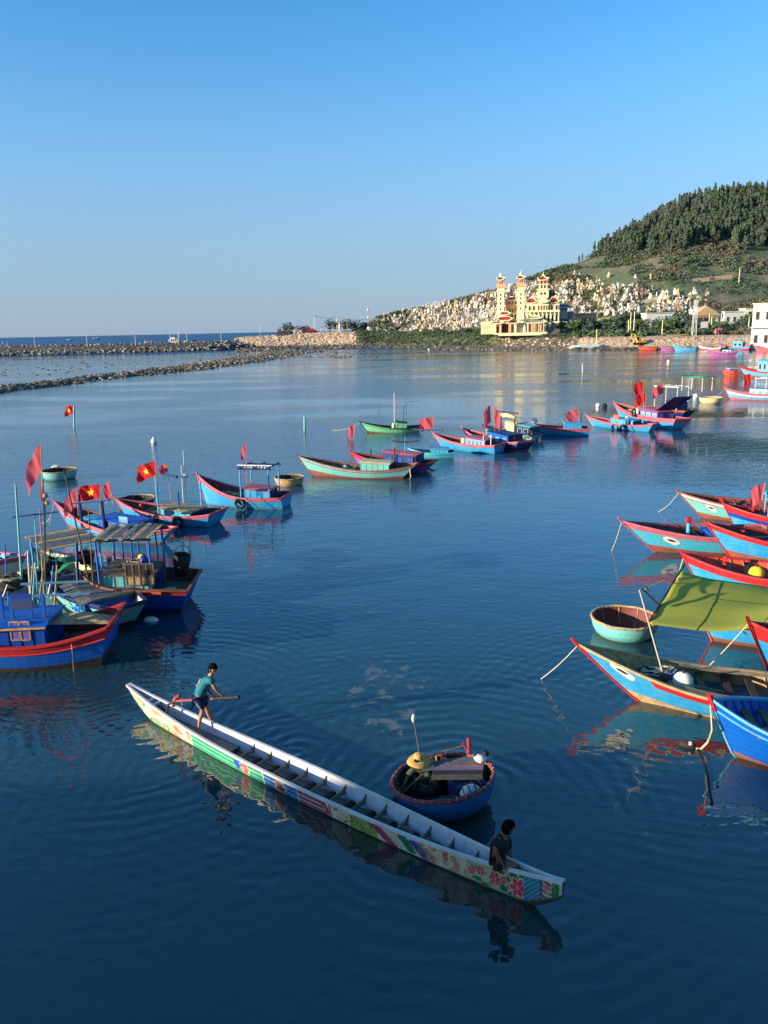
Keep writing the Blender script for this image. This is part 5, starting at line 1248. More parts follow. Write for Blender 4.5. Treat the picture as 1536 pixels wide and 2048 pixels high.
b.heap(.78, 0, (.9, .5, .3), 'rope', 40, label='pale piled nets in the bow of the large red and violet boat'); b.tyre(.52, 'tyre on the cabin of the large red and violet boat', .3, k=1.1)
m = M(); m.path([(0, 0, 0), (0, .05, .9)], [.2, .12], 8); m.build('water_drum', C_['plastic'], None, True, loc=b.W(b.L(.6, b.near * .4)), label='white bottle shaped drum in the large red and violet boat', cat='drum')
Y = b.W(b.L(.4)).y
flag_px('upper red flag of two on one pole in the right hand cluster', (1287, 820), (1286, 762), Y, wd=.75, ht=1.0, c='flagred', droop=.4, seed=41)
flag_px('lower red flag of two in the right hand cluster', (1290, 822), (1292, 785), Y, wd=.9, ht=.9, c='flagred', droop=.4, seed=42)
flag_px('dull brown flag at the right of the right hand cluster', (1327, 810), (1327, 766), Y + 1, wd=.9, ht=.9, c='fadedflag', droop=.6, seed=43)
b = Boat('fishing_boat', 'dark hulled boat with white pipe frame at the right end of the right hand cluster', 'fishing boat', (1262, 812), (1276, 828), (1360, 838), (1371, 822), 2.3, .7, topside='navy', band='rust', hm=.8)
b.cabin(.1, .3, 1.5, 1.2, 'navy', 'darkwood', 0); b.frame(.12, .5, 1.7, 2.4, 'white', 'white', 3, z0=.6); b.frame(.0, .2, 1.5, 1.2, 'white', 'greennet', 2, z0=2.8)
for lb, x, y, r, c in (('white ball float left of the right hand cluster', 1196, 814, .28, 'plastic'), ('dark drum float left of the right hand cluster', 1209, 815, .3, 'black'), ('white buoy in the shallows right of the right hand cluster', 1391, 796, .35, 'plastic'),
                    ('small white buoy in open water below the far shore', 1337, 725, .4, 'plastic'), ('white buoy in open water left of the temple', 858, 700, .4, 'plastic')):
    m = M(); m.blob((0, 0, r * .6), r, 1, .05, 6); m.build('float_buoy', C_[c], None, True, loc=at(x, y), label=lb, cat='buoy')

# ======== far right
b = Boat('fishing_boat', 'pink and violet boat lying alone before the tan bank', 'fishing boat', (1411, 697), (1419, 712), (1470, 712), (1478, 702), 2.6, .5, topside='purple', band='pink', bottom='pink', hm=1.0)
b.cabin(.2, .5, 1.6, 1.1, 'white', 'sky', 2, 'glass', 'sky', door=False); b.heap(.75, 0, (1.2, .6, .4), 'orange', 50, label='red nets in the lone pink and violet boat')
b = Boat('fishing_boat', 'small orange boat with white canopy at the right edge', 'fishing boat', (1446, 741), (1450, 753), (1478, 753), (1479, 745), 2.2, .9, topside='orange', band='orange', bottom='orange', hm=1.0)
b.cabin(.1, .7, 1.6, .9, 'purple', 'white', 0)
b = Boat('fishing_boat', 'red and blue fishing boat with tall blue and white wheelhouse cut by the right edge', 'fishing boat', (1478, 732), (1494, 755), (1575, 758), (1575, 742), 2.6, .9, topside='sky', band='red', bottom='rust', hm=1.0)
b.cabin(.15, .66, 2., 2.3, 'azure', 'sky', 5, 'glass', 'white')
flag_px('bright red flag between the orange boat and the right edge', (1502, 765), (1501, 747), 118, wd=.9, ht=1.6, c='flagred', droop=.3, seed=51)
b = Boat('fishing_boat', 'pale pink striped boat with white cabin at the right edge, below the orange boat', 'fishing boat', (1450, 776), (1461, 799), (1560, 802), (1565, 786), 2.2, .8, topside='sky', band='pink', bottom='pink', hm=.75, strip2='white')
b.cabin(.2, .6, 1.6, 1.0, 'white', 'sky', 3, 'cyan', 'white'); b.frame(.3, .5, 1.6, 2.2, 'white', 'white', 2); b.heap(.72, 0, (.7, .4, .25), 'cream', 52, label='pale sacks in the bow of the pink striped boat')
b.rope((1428, 793), 'pale rope from the bow of the pink striped boat', .2)
basket('basket_boat', 'straw coloured basket boat floating in the shallows at the far right', at(1421, 806), 1.25, .62, 'cream', 'palewood', 'cream')
R = random.Random(9)
SB = [((1276, 692), (1281, 701), (1311, 701), (1315, 694), 'orange', 'red', 'orange beached boat at the left end of the line under the tan bank'),
      ((1318, 689), (1324, 701), (1352, 701), (1356, 693), 'purple', 'pink', 'violet beached boat second from left under the tan bank'),
      ((1345, 688), (1352, 702), (1390, 702), (1394, 692), 'azure', 'sky', 'blue beached boat with white stripe under the tan bank'),
      ((1395, 688), (1402, 700), (1440, 700), (1444, 691), 'white', 'pink', 'white and red beached boat under the tan bank'),
      ((1432, 685), (1440, 699), (1496, 700), (1502, 689), 'azure', 'red', 'longest blue and red beached boat under the tan bank'),
      ((1476, 684), (1484, 697), (1530, 698), (1536, 688), 'cyan', 'sky', 'cyan beached boat with upright frames near the right edge'),
      ((1508, 690), (1514, 703), (1560, 704), (1566, 693), 'pink', 'pink', 'pink beached boat at the right edge under the tan bank')]
for tip, a_, b_, g_, c, bd, lb in SB:
    b = Boat('fishing_boat', lb, 'fishing boat', tip, a_, b_, g_, 2.6, .7, topside=c, band=bd, bottom=bd, hm=.9)
    if 'upright' in lb or 'longest' in lb: b.cabin(.2, .5, 1.8, 2.2, 'cyan', 'white', 2, 'glass', 'white'); b.frame(.1, .6, 1.9, 3.0, 'white', 'sky', 3)
    else: b.heap(.5, 0, (1.2, .7, .4), 'net', 60 + len(lb), label='nets piled in the ' + ' '.join(lb.split()[:8]))
for lb, x, y, c in (('small white skiff by the rocks right of the temple', 1151, 696, 'white'),):
    b = Boat('skiff', lb, 'boat', (x - 10, y - 7), (x - 8, y - 1), (x + 5, y - 1), (x + 6, y - 5), 1.6, .8, topside=c, band=c, bottom=c, hm=.5); b.post(.5, 0, 2.5, .05, 'white')

# ======== ships out at sea, beyond the breakwater
def ship(lb, x0, x1, y, Y, c, h):
    a = at_y(x0, y, Y); b_ = at_y(x1, y, Y); L_ = (b_ - a).length; o = (a + b_) / 2; o.z = 0; t = root('fishing_ship', lb, 'ship', o, .02)
    m = M(); W_ = L_ * .24; H_ = L_ * .12
    prof = [(-.5, .8, 1.), (-.3, 1., .8), (.1, 1., .8), (.35, .75, 1.1), (.5, .05, 1.6)]
    vs = [(x * L_, sd * W_ / 2 * w_ * k, z) for x, w_, hh in prof for (k, z) in ((.7, -.5), (1., H_ * hh)) for sd in (-1, 1)]
    fs = []
    for i in range(4):
        q = i * 4; fs += [(q, q + 4, q + 6, q + 2), (q + 1, q + 3, q + 7, q + 5), (q + 2, q + 6, q + 7, q + 3)]
    fs += [(0, 2, 3, 1)]; m.add(vs, fs); m.build('hull', C_[c], t)
    m = M(); m.box((-L_ * .22, 0, H_ * .9 + H_ * h * .3), (L_ * .34, W_ * .7, H_ * h * .6)); m.box((-L_ * .26, 0, H_ * (.9 + h * .6) + H_ * .25), (L_ * .16, W_ * .6, H_ * .5)); m.box((L_ * .16, 0, H_ * 1.05), (L_ * .12, W_ * .5, H_ * .5)); m.build('wheelhouse', C_['white'], t)
    m = M()
    for i in range(4): m.box((-L_ * (.09 + .07 * i), -W_ * .36, H_ * 1.5), (L_ * .035, .1, H_ * .5))
    m.build('window', C_['glass'], t, kind='stuff')
    for x in (-.05, .2, -.35): m = M(); m.tube((x * L_, 0, H_), (x * L_, 0, H_ * 3.6), .18, .1, 6); m.tube((x * L_, 0, H_ * 2.4), (x * L_ + L_ * .15, 0, H_ * 3.0), .1, .08, 5); m.build('mast', C_['metal'], t)
ship('rusty red fishing ship cut by the left edge on the horizon', -12, 25, 684, 640, 'rust', 1.2)
ship('red hulled fishing ship on the sea beyond the breakwater, left of the grey one', 286, 309, 679, 700, 'rust', 1.4)
ship('long grey white ship moored beyond the breakwater', 332, 392, 681, 620, 'metal', 1.6)
ship('tiny dark ship nearest the horizon, right of the left lamp', 131, 144, 673, 1500, 'navy', 1.)
ship('faint tiny ship on the horizon, left of the red hulled one', 183, 198, 672.5, 1700, 'navy', 1.)

# ======== right hand group
b = Boat('fishing_boat', 'pale turquoise boat with painted eye, highest of the right hand group', 'fishing boat', (1357, 984), (1406, 1036), (1640, 1058), (1645, 1020), 2.2, .85, topside='teal', band='white', cap='rust', hm=.75, inner='inner')
b.mats; b.eye(.83, .72, .035, .15); b.bollard(.78, .6, 'red'); b.heap(.72, 0, (.5, .4, .2), 'net', 70, label='nets in the bow of the pale turquoise boat'); b.rope((1316, 1024), 'rope from the highest turquoise bow into the water', .35)
b.post(.52, .4, 1.5, .04, 'wood')
b = Boat('fishing_boat', 'red gunwaled boat with royal blue and turquoise side, behind the pair at the right edge', 'fishing boat', (1448, 1008), (1474, 1062), (1700, 1085), (1705, 1040), 2.2, .85, topside='azure', band='red', hm=.8, strip2='royal', bands=.82)
b.bollard(.82, .75, 'red'); b.heap(.78, 0, (.55, .4, .2), 'rope', 71, label='pale rope heap in the bow of the red gunwaled boat'); b.frame(.55, .7, 1.3, 1.2, 'sky', 'sky', 2)
flag_px('orange faded flag at the right edge over the boats', (1524, 1000), (1531, 965), b.W(b.L(.6)).y, wd=.5, ht=.85, c='fadedflag', droop=.5, seed=72)
b = Boat('fishing_boat', 'turquoise boat with white painted eye and rust bottom, leftmost bow on the right', 'fishing boat', (1243, 1042), (1312, 1104), (1560, 1110), (1560, 1072), 2.1, .85, topside='cyan', band='pink', hm=.8, bands=.86, cap='pink')
b.eye(.79, .70, .05, .15); b.post(.66, 0, .95, .09, 'cyan', 'mooring_post'); m = M(); m.box((0, 0, .0), (.2, .2, .22)); m.build('post_cap', C_['red'], b.root).location = b.L(.66, 0, up=.9)
b.rope((1223, 1102), 'pale rope hanging from the leftmost turquoise bow', .3); b.cabin(.3, .52, 1.4, .4, 'navy', 'blue', 0, door=False)
b = Boat('fishing_boat', 'bright blue boat with thick red rail at the right edge before the painted eye boat', 'fishing boat', (1413, 1045), (1464, 1118), (1720, 1140), (1725, 1090), 2.2, .85, topside='azure', band='red', hm=.85, bands=.88)
b.bollard(.84, .6, 'red'); b.heap(.8, 0, (.5, .35, .15), 'rope', 73, label='rope heap in the bow of the bright blue boat at the right edge'); b.bollard(.6, .4, 'orange')
m = M(); b.heap(.66, 0, (.8, .5, .15), 'inner', 74, label='red brown net amidships of the bright blue boat at the right edge')
b = Boat('fishing_boat', 'blue boat with red rail and orange interior lying behind the green tarp', 'fishing boat', (1365, 1107), (1400, 1172), (1680, 1218), (1690, 1165), 2.2, .85, topside='azure', band='red', hm=.8, inner='orange', bands=.80, deckc='inner')
b.bollard(.78, .75, 'red'); b.thwart(.6, 'darkwood')
b.ball(.56, b.near * .45, .25, 'yellow bag with a black cap in the boat behind the green tarp', 'yellow', .2, 'yellow_bag')
behind_tarp = b
b = Boat('fishing_boat', 'turquoise boat with orange interior half hidden under the green tarp', 'fishing boat', (1405, 1228), (1425, 1282), (1640, 1300), (1650, 1250), 2.0, .85, topside='azure', band='red', hm=.8, inner='orange', cap='orange')
b = Boat('fishing_boat', 'red rimmed blue boat nosing in at the right edge below the tarp', 'fishing boat', (1498, 1243), (1545, 1355), (1800, 1360), (1805, 1290), 2.2, .85, topside='azure', band='red', hm=.9, bands=.78)
b.bollard(.8, .4); b.rope((1418, 1332), 'straight pale rope from the red rimmed bow at the right edge', .05)
basket('basket_boat', 'light blue basket boat with red brown lining beside the green tarp', at(1248, 1266), .96, .50, 'teal', 'inner', 'palewood')
C_['teal']
b = Boat('fishing_boat', 'long blue boat with white painted eye, red stripe and bare wooden bottom', 'fishing boat', (1155, 1288), (1278, 1402), (1640, 1462), (1655, 1420), 1.9, .85, topside='azure', band='azure', strip2='azure', bottom='palewood', hm=.62, inner='palewood', deckc='deck', cap='palewood', stemc='red', deck_s=.7, low=.40, bands=.985)
b.eye(.885, .84, .040, .15, .5)
m = M()
for sd in (1, -1):
    vs = []; N = 30
    for i in range(N + 1):
        t = .02 + .75 * i / N
        for k in (.80, .90, .985): p = b.H(t, k, sd); p.y += sd * .016; vs.append(p)
    fs = [(3 * i + e, 3 * i + 3 + e, 3 * i + 4 + e, 3 * i + 1 + e) for i in range(N) for e in (0, 1)]; m.add(vs, fs if sd < 0 else [f[::-1] for f in fs])
m.build('red_stripe', C_['red'], b.root)
b.heap(.80, 0, (.42, .3, .16), 'net', 80, label='black and white tangled nets in the bow of the long blue boat', up=.05); b.heap(.745, -.15, (.36, .28, .16), 'royal', 81, name='blue_cloth', cat='cloth', label='dark blue cloth bundle on the nets of the long blue boat', up=.08)
b.heap(.70, 0, (.4, .3, .12), 'plastic', 82, label='grey white net heap before the round float of the long blue boat', up=.0)
b.ball(.665, b.near * .15, .24, 'large white round float on the bow deck of the long blue boat', up=.02)
m = M()
for sd in (1, -1):      # wide side boards
    vs = []; N = 20
    for i in range(N + 1):
        t = .05 + .57 * i / N
        for ins in (.05, .34): p = b.H(t, 1.02, sd); p.y = sd * (abs(p.y) - ins); vs.append(p)
    fs = [(2 * i, 2 * i + 2, 2 * i + 3, 2 * i + 1) for i in range(N)]; m.add(vs, fs if sd > 0 else [f[::-1] for f in fs])
m.build('side_board', C_['palewood'], b.root)
for t in (.15, .3, .42): b.thwart(t, 'darkwood', .9)
b.rope((1082, 1358), 'long pale mooring rope from the painted eye bow to the water', .12)
a = b.W(b.L(.735, 0)); tp = at_y(1279, 1180, a.y); m = M(); m.tube((0, 0, 0), tp - a, .022, .018, 6)
m.build('pole', C_['rope'], None, loc=a, label='rope wrapped upright pole in the bow of the long blue boat', cat='pole')
long_blue = b
b = Boat('fishing_boat', 'plain deep blue boat at the lower right edge with red tipped bow', 'fishing boat', (1422, 1398), (1470, 1514), (1700, 1560), (1700, 1470), 1.9, .85, topside='blue', band='blue', bottom='rust', low=.33, hm=.9, cap='sky', inner='blue', stem_up=.05)
m = M(); m.path([(b.stem(z), 0, z) for z in (b.tz * .8, b.tz * .9, b.tz + .1)], [.06, .07, .07], 6); m.build('bow_cap', C_['red'], b.root)
b.heap(.70, 0, (.34, .2, .10), 'net', 90, label='dark net lying in the bow of the plain deep blue boat')
# rope and float under its bow
a = b.W((b.tx, 0, b.tz - .1)); pts = [a, at(1424, 1460, .7), at(1415, 1485, .2), at(1402, 1498, .03), at(1392, 1497, .02)]
m = M(); m.path([p - a for p in pts], .022, 5); m.build('mooring_rope', C_['rope'], None, loc=a, label='knotted pale rope hanging from the red tipped bow to a float', cat='rope')
m = M(); p0 = at(1395, 1497); pts = [at(1395, 1497, .02), at(1404, 1510, .02), at(1412, 1535, .02), at(1418, 1560, .02), at(1420, 1585, .02), at(1425, 1605, .02), at(1421, 1607, .02)]
m.path([p - p0 for p in pts], .02, 5); m.build('floating_rope', C_['black'], None, loc=p0, label='dark rope floating on the water from the small float toward the camera', cat='rope')
m = M(); m.path([(-.17, 0, .04), (-.08, 0, .05), (.1, 0, .05), (.16, 0, .04)], [.05, .09, .085, .04], 8); m.blob((.05, 0, .08), (.07, .08, .06), 1, .2, 5, mi=1)
m.build('float_buoy', [C_['darkwood'], C_['plastic']], None, True, loc=at(1375, 1493), label='brown and white bottle float on the dark rope', cat='buoy', rz=-.4)

# ---- green tarp slung between a yard and the boats
t_ = root('green_tarp', 'large olive green tarp slung over the right hand boats', 'tarp', at(1400, 1290))
o_ = t_.location.copy()
c00 = at_y(1362, 1143, 20.8); c01 = at_y(1295, 1252, 19.0); c10 = at_y(1640, 1190, 21.5); c11 = at_y(1640, 1235, 19.2)
def tarp(u, v):
    top = c00.lerp(c10, u); bot = c01.lerp(c11, u); p = top.lerp(bot, v)
    p.z -= .20 * math.sin(math.pi * min(1, u * 1.1)) * (.2 + v) * 1.0 + .03 * math.sin(9 * u + 4 * v) + .025 * math.sin(17 * v + 3 * u)
    return p - o_
m = M(); m.grid(tarp, 40, 20)
tm = mat('olive_tarp', rgb(172, 172, 66), .75, .25, 1.5, .1, col2=rgb(150, 156, 58)); o = m.build('tarp_sheet', tm, t_, True)
sm = o.modifiers.new('thickness', 'SOLIDIFY'); sm.thickness = .008
for u in (.28, .66):
    m = M(); m.path([tarp(u + .03 * math.sin(v * 3), v) + Vector((0, -.012, .012)) for v in [i / 14 for i in range(15)]], .009, 4); m.build('seam', mat('olive_seam', rgb(92, 98, 30), .8), t_)
m = M(); m.path([tarp(u, .38 + .05 * u) + Vector((0, -.012, .012)) for u in [.28 + .4 * i / 10 for i in range(11)]], .008, 4); m.build('seam', mat('olive_seam', rgb(92, 98, 30), .8), t_)
m = M(); a = at_y(1369, 1128, 20.9); c_ = at_y(1289, 1258, 18.9); m.tube((0, 0, 0), c_ - a, .03, .025, 6); m.build('pole', C_['darkwood'], None, loc=a, label='dark yard along the left edge of the green tarp', cat='pole')
a = at_y(1285, 1178, 19.5); c_ = at_y(1318, 1210, 19.5); m = M(); m.tube((0, 0, 0), c_ - a, .03, .03, 6); m.path([(0, 0, 0), (.12, 0, .04), (.2, 0, -.08)], .015, 4); m.build('pole', C_['darkwood'], None, loc=a, label='short dark spar sticking out left of the green tarp', cat='pole')
a = at_y(1366, 1118, 21); m = M(); pts = [a, at_y(1357, 1150, 20.6), at_y(1350, 1172, 20.5), at_y(1330, 1160, 20.2), at_y(1290, 1178, 19.6)]; m.path([p - a for p in pts], .018, 5)
m.build('knotted_rope', C_['rope'], None, loc=a, label='knotted pale rope from the red bow down to the green tarp', cat='rope')

# ---------------------------------------------------------------- the bridge the picture was taken from
br = root('road_bridge', 'concrete road bridge crossing the harbour above the near water', 'bridge', (0, -5.2, 0))
cn = mat('bridge_concrete', (.3, .29, .27), .85, .4, .5, .2)
m = M(); m.box((0, 0, 6.9), (420, 9.6, .5)); m.box((0, 4.1, 6.2), (420, .6, 1.1)); m.box((0, -4.1, 6.2), (420, .6, 1.1)); m.build('deck', cn, br)
for y in (4.62, -4.62):
    m = M(); m.box((0, y, 7.78), (420, .25, 1.30)); m.build('parapet', cn, br)
for i in range(-4, 5):
    if i == 0: continue
    m = M(); m.box((i * 30 + 15 * 0, 0, 6.0), (2., 9, 1.0)); m.tube((i * 30, -3, -1), (i * 30, -3, 5.6), .8, .8, 14); m.tube((i * 30, 3, -1), (i * 30, 3, 5.6), .8, .8, 14); m.build('pier', cn, br)

# ---------------------------------------------------------------- the long painted racing boat
DA = Vector((-6.375, 17.433, 0)); DB = Vector((2.646, 10.188, 0)); dd = DB - DA; DL = dd.length; dd.normalize(); dn = Vector((dd.y, -dd.x, 0))
if dn.y > 0: dn = -dn
zc_ = (.646, .159, .249, .689, .666); wc_ = (.361, -.014, .071, .009)
def dz(t): return zc_[0] * (1 - t) ** 4 + zc_[1] * (1 - t) ** 2 * t * 2 + zc_[2] * 2 * t * (1 - t) + zc_[3] * t * t * (1 - t) * 2 + zc_[4] * t ** 6
def dw(t): return max(.045, wc_[0] * t * (1 - t) * 4 + wc_[1] * (t * (1 - t) * 4) ** 3 + wc_[2] * (t - .5) * t * (1 - t) * 4 + .05 * (1 - t) + wc_[3] * t ** 8)
# local frame: x along the boat from the far end (0) to the near end (DL), y toward the painted near side
def dkeel(t): return -.12 + .50 * max(0, (t - .93) / .07) ** 1.6 + .72 * max(0, (.10 - t) / .10) ** 1.7
def dsec(t, k, side, ins=0.):
    zk = dkeel(t) + ins; zt_ = dz(t); w_ = dw(t) - ins * .8
    y = max(0.004, w_) * (0 if k <= 0 else (.80 * min(1, k / .30) ** .6 + .20 * max(0, (k - .30) / .70)))
    return Vector((DL * t, side * y, zk + (zt_ - zk) * k))
db = root('racing_boat', 'long narrow racing boat with flowers and coloured stripes painted along its pale side', 'racing boat', DA, math.atan2(dd.y, dd.x))
ys = 1 if (Matrix.Rotation(math.atan2(dd.y, dd.x), 3, 'Z') @ Vector((0, 1, 0))).dot(dn) > 0 else -1

# painting on the sides, in boat metres (u along, v up the side 0..1)
NU, NV = 1500, 34
def paint():
    U, Vv = np.meshgrid(np.linspace(0, 1, NU + 1), np.linspace(0, 1, NV + 1), indexing='ij')
    x = U * DL; y = Vv * .42; rs = np.random.RandomState(3)
    c = np.zeros((NU + 1, NV + 1, 3))
    def L3(r, g, b): return np.array(rgb(r, g, b))
    cream = L3(214, 205, 170); c[:] = cream
    ph = lambda a, b, s: np.sin(x * a + s) * np.cos(y * b + s * 1.7 + 1.5 * np.sin(x * a * .4 + s))
    def put(mask, col, k=1.):
        c[mask] = c[mask] * (1 - k) + np.array(col) * k
    # far end: pale green, ochre and red swirls
    r1 = U < .235
    put(r1, L3(196, 204, 176)); put(r1 & (ph(3.1, 14, .3) > .35), L3(140, 180, 130)); put(r1 & (ph(4.3, 11, 2.) > .5), L3(214, 150, 96)); put(r1 & (ph(2.2, 17, 4.) > .62), L3(226, 190, 90))
    put(r1 & (np.abs(ph(3.1, 14, .3) - .35) < .06), L3(90, 110, 80)); put(r1 & (U > .16) & (ph(6, 19, 1.) > .45), L3(190, 120, 100))
    for i in range(70):
        u0 = rs.uniform(.004, .232); v0 = rs.uniform(.1, .95); X0 = u0 * DL; Y0 = v0 * .42; d = np.hypot(x - X0, y - Y0); rr = rs.uniform(.02, .07); cc = (L3(90, 150, 100), L3(200, 120, 80), L3(220, 190, 110), L3(120, 90, 90), L3(100, 160, 170))[rs.randint(5)]
        put((np.abs(d - rr) < .009) & (np.arctan2(y - Y0, x - X0) * rs.choice([-1, 1]) > -1.6), cc, .85)
    # stripes
    def stripes(a, b, c1, c2, n=4):
        m_ = (U >= a) & (U < b); put(m_, c1); put(m_ & ((Vv * n * 1.0 + .15) % 1 > .60), c2)
    stripes(.235, .445, L3(40, 150, 105), L3(120, 200, 160)); stripes(.445, .53, L3(30, 100, 160), L3(120, 170, 205)); stripes(.53, .59, L3(150, 75, 85), L3(215, 175, 175))
    for e in (.235, .445, .53, .59): put(np.abs(U - e) < .0012, L3(225, 220, 205))
    def disc(u0, v0, r, col, edge=None, wob=.2, n=7):
        X0, Y0 = u0 * DL, v0 * .42; d = np.hypot(x - X0, y - Y0); a = np.arctan2(y - Y0, x - X0); rr = r * (1 + wob * np.cos(n * a))
        if edge is not None: put(d < rr * 1.16, edge)
        put(d < rr, col); return d, a
    disc(.395, .55, .13, L3(190, 100, 90), L3(225, 200, 180)); disc(.375, .6, .11, L3(50, 90, 170)); disc(.39, .5, .05, L3(225, 160, 120))
    disc(.487, .5, .14, L3(170, 130, 110), L3(225, 220, 210)); disc(.49, .5, .08, L3(120, 70, 70), None, .35, 9)
    # leopard and green scale field
    m_ = (U >= .59) & (U < .70); put(m_, cream); put((U >= .645) & (U < .70), L3(150, 170, 90))
    for i in range(46):
        u0 = rs.uniform(.594, .70); v0 = rs.uniform(.05, .95); disc(u0, v0, .022, L3(90, 90, 70) if u0 < .65 else L3(90, 120, 60), None, .3, 3)
    put((U > .585) & (U < .60) & (ph(9, 20, 1.) > -.2), L3(190, 70, 100)); put(np.abs(U - .603) < .0014, L3(70, 60, 130))
    # swirls red, teal, blue
    def leafy(u0, u1, v0, v1, col, w_, dark):
        n = 40
        for i in range(n):
            k = i / n; uu = u0 + (u1 - u0) * k; vv = v0 + (v1 - v0) * k + .10 * math.sin(k * 6); r_ = w_ * math.sin(math.pi * (.12 + .8 * k)); d = np.hypot(x - uu * DL, y - vv * .42); put(d < r_, col)
        for i in range(8):
            k = (i + .5) / 8; uu = u0 + (u1 - u0) * k; vv = v0 + (v1 - v0) * k; d = np.hypot(x - uu * DL, y - vv * .42); put(np.abs(d - w_ * .6) < .009, dark, .7)
    leafy(.685, .735, .85, .25, L3(198, 80, 100), .085, L3(130, 40, 70)); leafy(.742, .768, .80, .35, L3(40, 140, 110), .08, L3(20, 90, 80)); leafy(.762, .80, .75, .15, L3(50, 100, 180), .075, L3(20, 50, 110))
    # cloud scrolls
    m_ = (U >= .79) & (U < .862); put(m_, L3(222, 192, 160))
    for i in range(22):
        u0 = rs.uniform(.775, .862); v0 = rs.uniform(.15, .9); d = np.hypot(x - u0 * DL, y - v0 * .42); put((np.abs(d - .045) < .008) | (np.abs(d - .022) < .006), L3(170, 95, 80), .9)
    # flower garden
    m_ = (U >= .858) & (U < .962); put(m_, L3(176, 184, 140))
    for i in range(30):
        u0 = rs.uniform(.86, .955); v0 = rs.uniform(.05, .95); disc(u0, v0, rs.uniform(.03, .055), L3(40, 110, 75), L3(150, 190, 140), .35, 2)
    for u0, v0, r_ in ((.866, .55, .06), (.880, .65, .065), (.902, .55, .09), (.915, .6, .055), (.936, .48, .115)):
        d, a = disc(u0, v0, r_, L3(214, 72, 78), L3(240, 190, 175), .22, 6); put((d < r_ * .95) & (np.abs(np.cos(3 * a)) < .18), L3(240, 180, 165)); put(d < r_ * .25, L3(240, 150, 120))
    # sea, dark waves and rose at the near end
    put((U >= .945) & (U < .972), L3(90, 160, 175)); put((U >= .945) & (U < .972) & (np.sin((x * .6 - y) * 90) > .5), L3(40, 110, 140))
    put((U >= .972), L3(216, 196, 180)); put((U >= .968) & (np.sin((x * .5 + y) * 70 + 3 * np.sin(x * 9)) > .45), L3(80, 40, 50)); put((U >= .972) & (np.sin((x * .7 + y) * 60 + 1) > .75), L3(216, 110, 96))
    disc(.978, .6, .05, L3(228, 120, 110), None, .3, 5); put((U > .985), L3(90, 150, 90)); put((U > .985) & (np.sin((x - y * .7) * 80) > .2), L3(40, 110, 70)); put((U > .9955), L3(208, 200, 200))
    # wear, stains
    n1 = rs.rand(NU // 12 + 2, NV // 6 + 3); a = np.repeat(np.repeat(n1, 12, 0), 6, 1)[:NU + 1, :NV + 1]
    c *= (.86 + .2 * rs.rand(NU + 1, NV + 1, 1)) * (.93 + .12 * a[:, :, None])
    # white top line and green grey bottom
    put(Vv > .955, L3(225, 222, 210)); lo_ = Vv < .17 + .03 * np.sin(x * 2.1); put(lo_, L3(120, 128, 110)); put(Vv < .09, L3(70, 82, 72))
    return c
pc = paint()
for side, nm in ((1, 'hull_side'), (-1, 'hull_side')):
    vs = [dsec(i / NU, .12 + .88 * j / NV, side * ys) for i in range(NU + 1) for j in range(NV + 1)]
    st_ = NV + 1; fs = []
    for i in range(NU):
        for j in range(NV):
            f = (i * st_ + j, (i + 1) * st_ + j, (i + 1) * st_ + j + 1, i * st_ + j + 1); fs.append(f if side * ys < 0 else f[::-1])
    me = bpy.data.meshes.new('hull_side'); me.from_pydata([tuple(v) for v in vs], [], fs)
    ca = me.color_attributes.new('painting', 'FLOAT_COLOR', 'POINT'); ca.data.foreach_set('color', np.concatenate([pc, np.ones((NU + 1, NV + 1, 1))], 2).astype(np.float32).ravel())
    me.polygons.foreach_set('use_smooth', [True] * len(me.polygons)); me.materials.append(MATS.setdefault('painted_side', attr_mat('painted_side', 'painting', .55, .15, 7, .66, 1.25, .01)))
    o = bpy.data.objects.new(nm, me); COL.objects.link(o); o.parent = db
m = M()
for side in (1, -1):
    m.grid(lambda u, v: dsec(u, .13 * v, side * ys), 90, 3, flip=side * ys > 0)
m.grid(lambda u, v: dsec(1, u * 1.0, 1).lerp(dsec(1, u, -1), v), 6, 2, 0); m.grid(lambda u, v: dsec(0, u, 1).lerp(dsec(0, u, -1), v), 6, 2, 0)
m.build('hull_bottom', mat('algae_bottom', rgb(64, 78, 66), .6, .4, 3), db, True)
inw = mat('white_inner_wall', rgb(222, 218, 226), .55, .35, 3, .05, col2=rgb(175, 168, 160), streak=True)
m = M()
for side in (1, -1):
    m.grid(lambda u, v: dsec(.012 + .976 * u, .28 + .72 * v, side * ys, .03), 110, 4, flip=side * ys < 0)
m.build('inner_wall', inw, db, True)
flr = mat('grey_boat_floor', rgb(112, 116, 118), .7, .5, 3, .1, col2=rgb(70, 74, 72))
m = M(); m.grid(lambda u, v: dsec(.012 + .976 * u, .27, 1, .03).lerp(dsec(.012 + .976 * u, .27, -1, .03), v), 110, 2, flip=True); m.build('floor', flr, db)
m = M()
for side in (1, -1):
    vs = []
    N = 110
    for i in range(N + 1):
        p = dsec(i / N, 1, side); y = abs(p.y)
        vs += [Vector((p.x, side * (y + .018), p.z - .03)), Vector((p.x, side * (y + .018), p.z + .02)), Vector((p.x, side * max(.0, y - .04), p.z + .02)), Vector((p.x, side * max(0, y - .04), p.z - .03))]
    fs = []
    for i in range(N):
        for j in range(4):
            f = (i * 4 + j, (i + 1) * 4 + j, (i + 1) * 4 + (j + 1) % 4, i * 4 + (j + 1) % 4); fs.append(f if side < 0 else f[::-1])
    fs.append((0, 1, 2, 3)); fs.append((N * 4 + 3, N * 4 + 2, N * 4 + 1, N * 4)); m.add(vs, fs)
m.build('gunwale', mat('white_gunwale', rgb(225, 218, 208), .6, .4, 3), db)
wd_ = mat('grey_thwart_wood', rgb(118, 112, 100), .8, .5, 5, .3, col2=rgb(70, 68, 60))
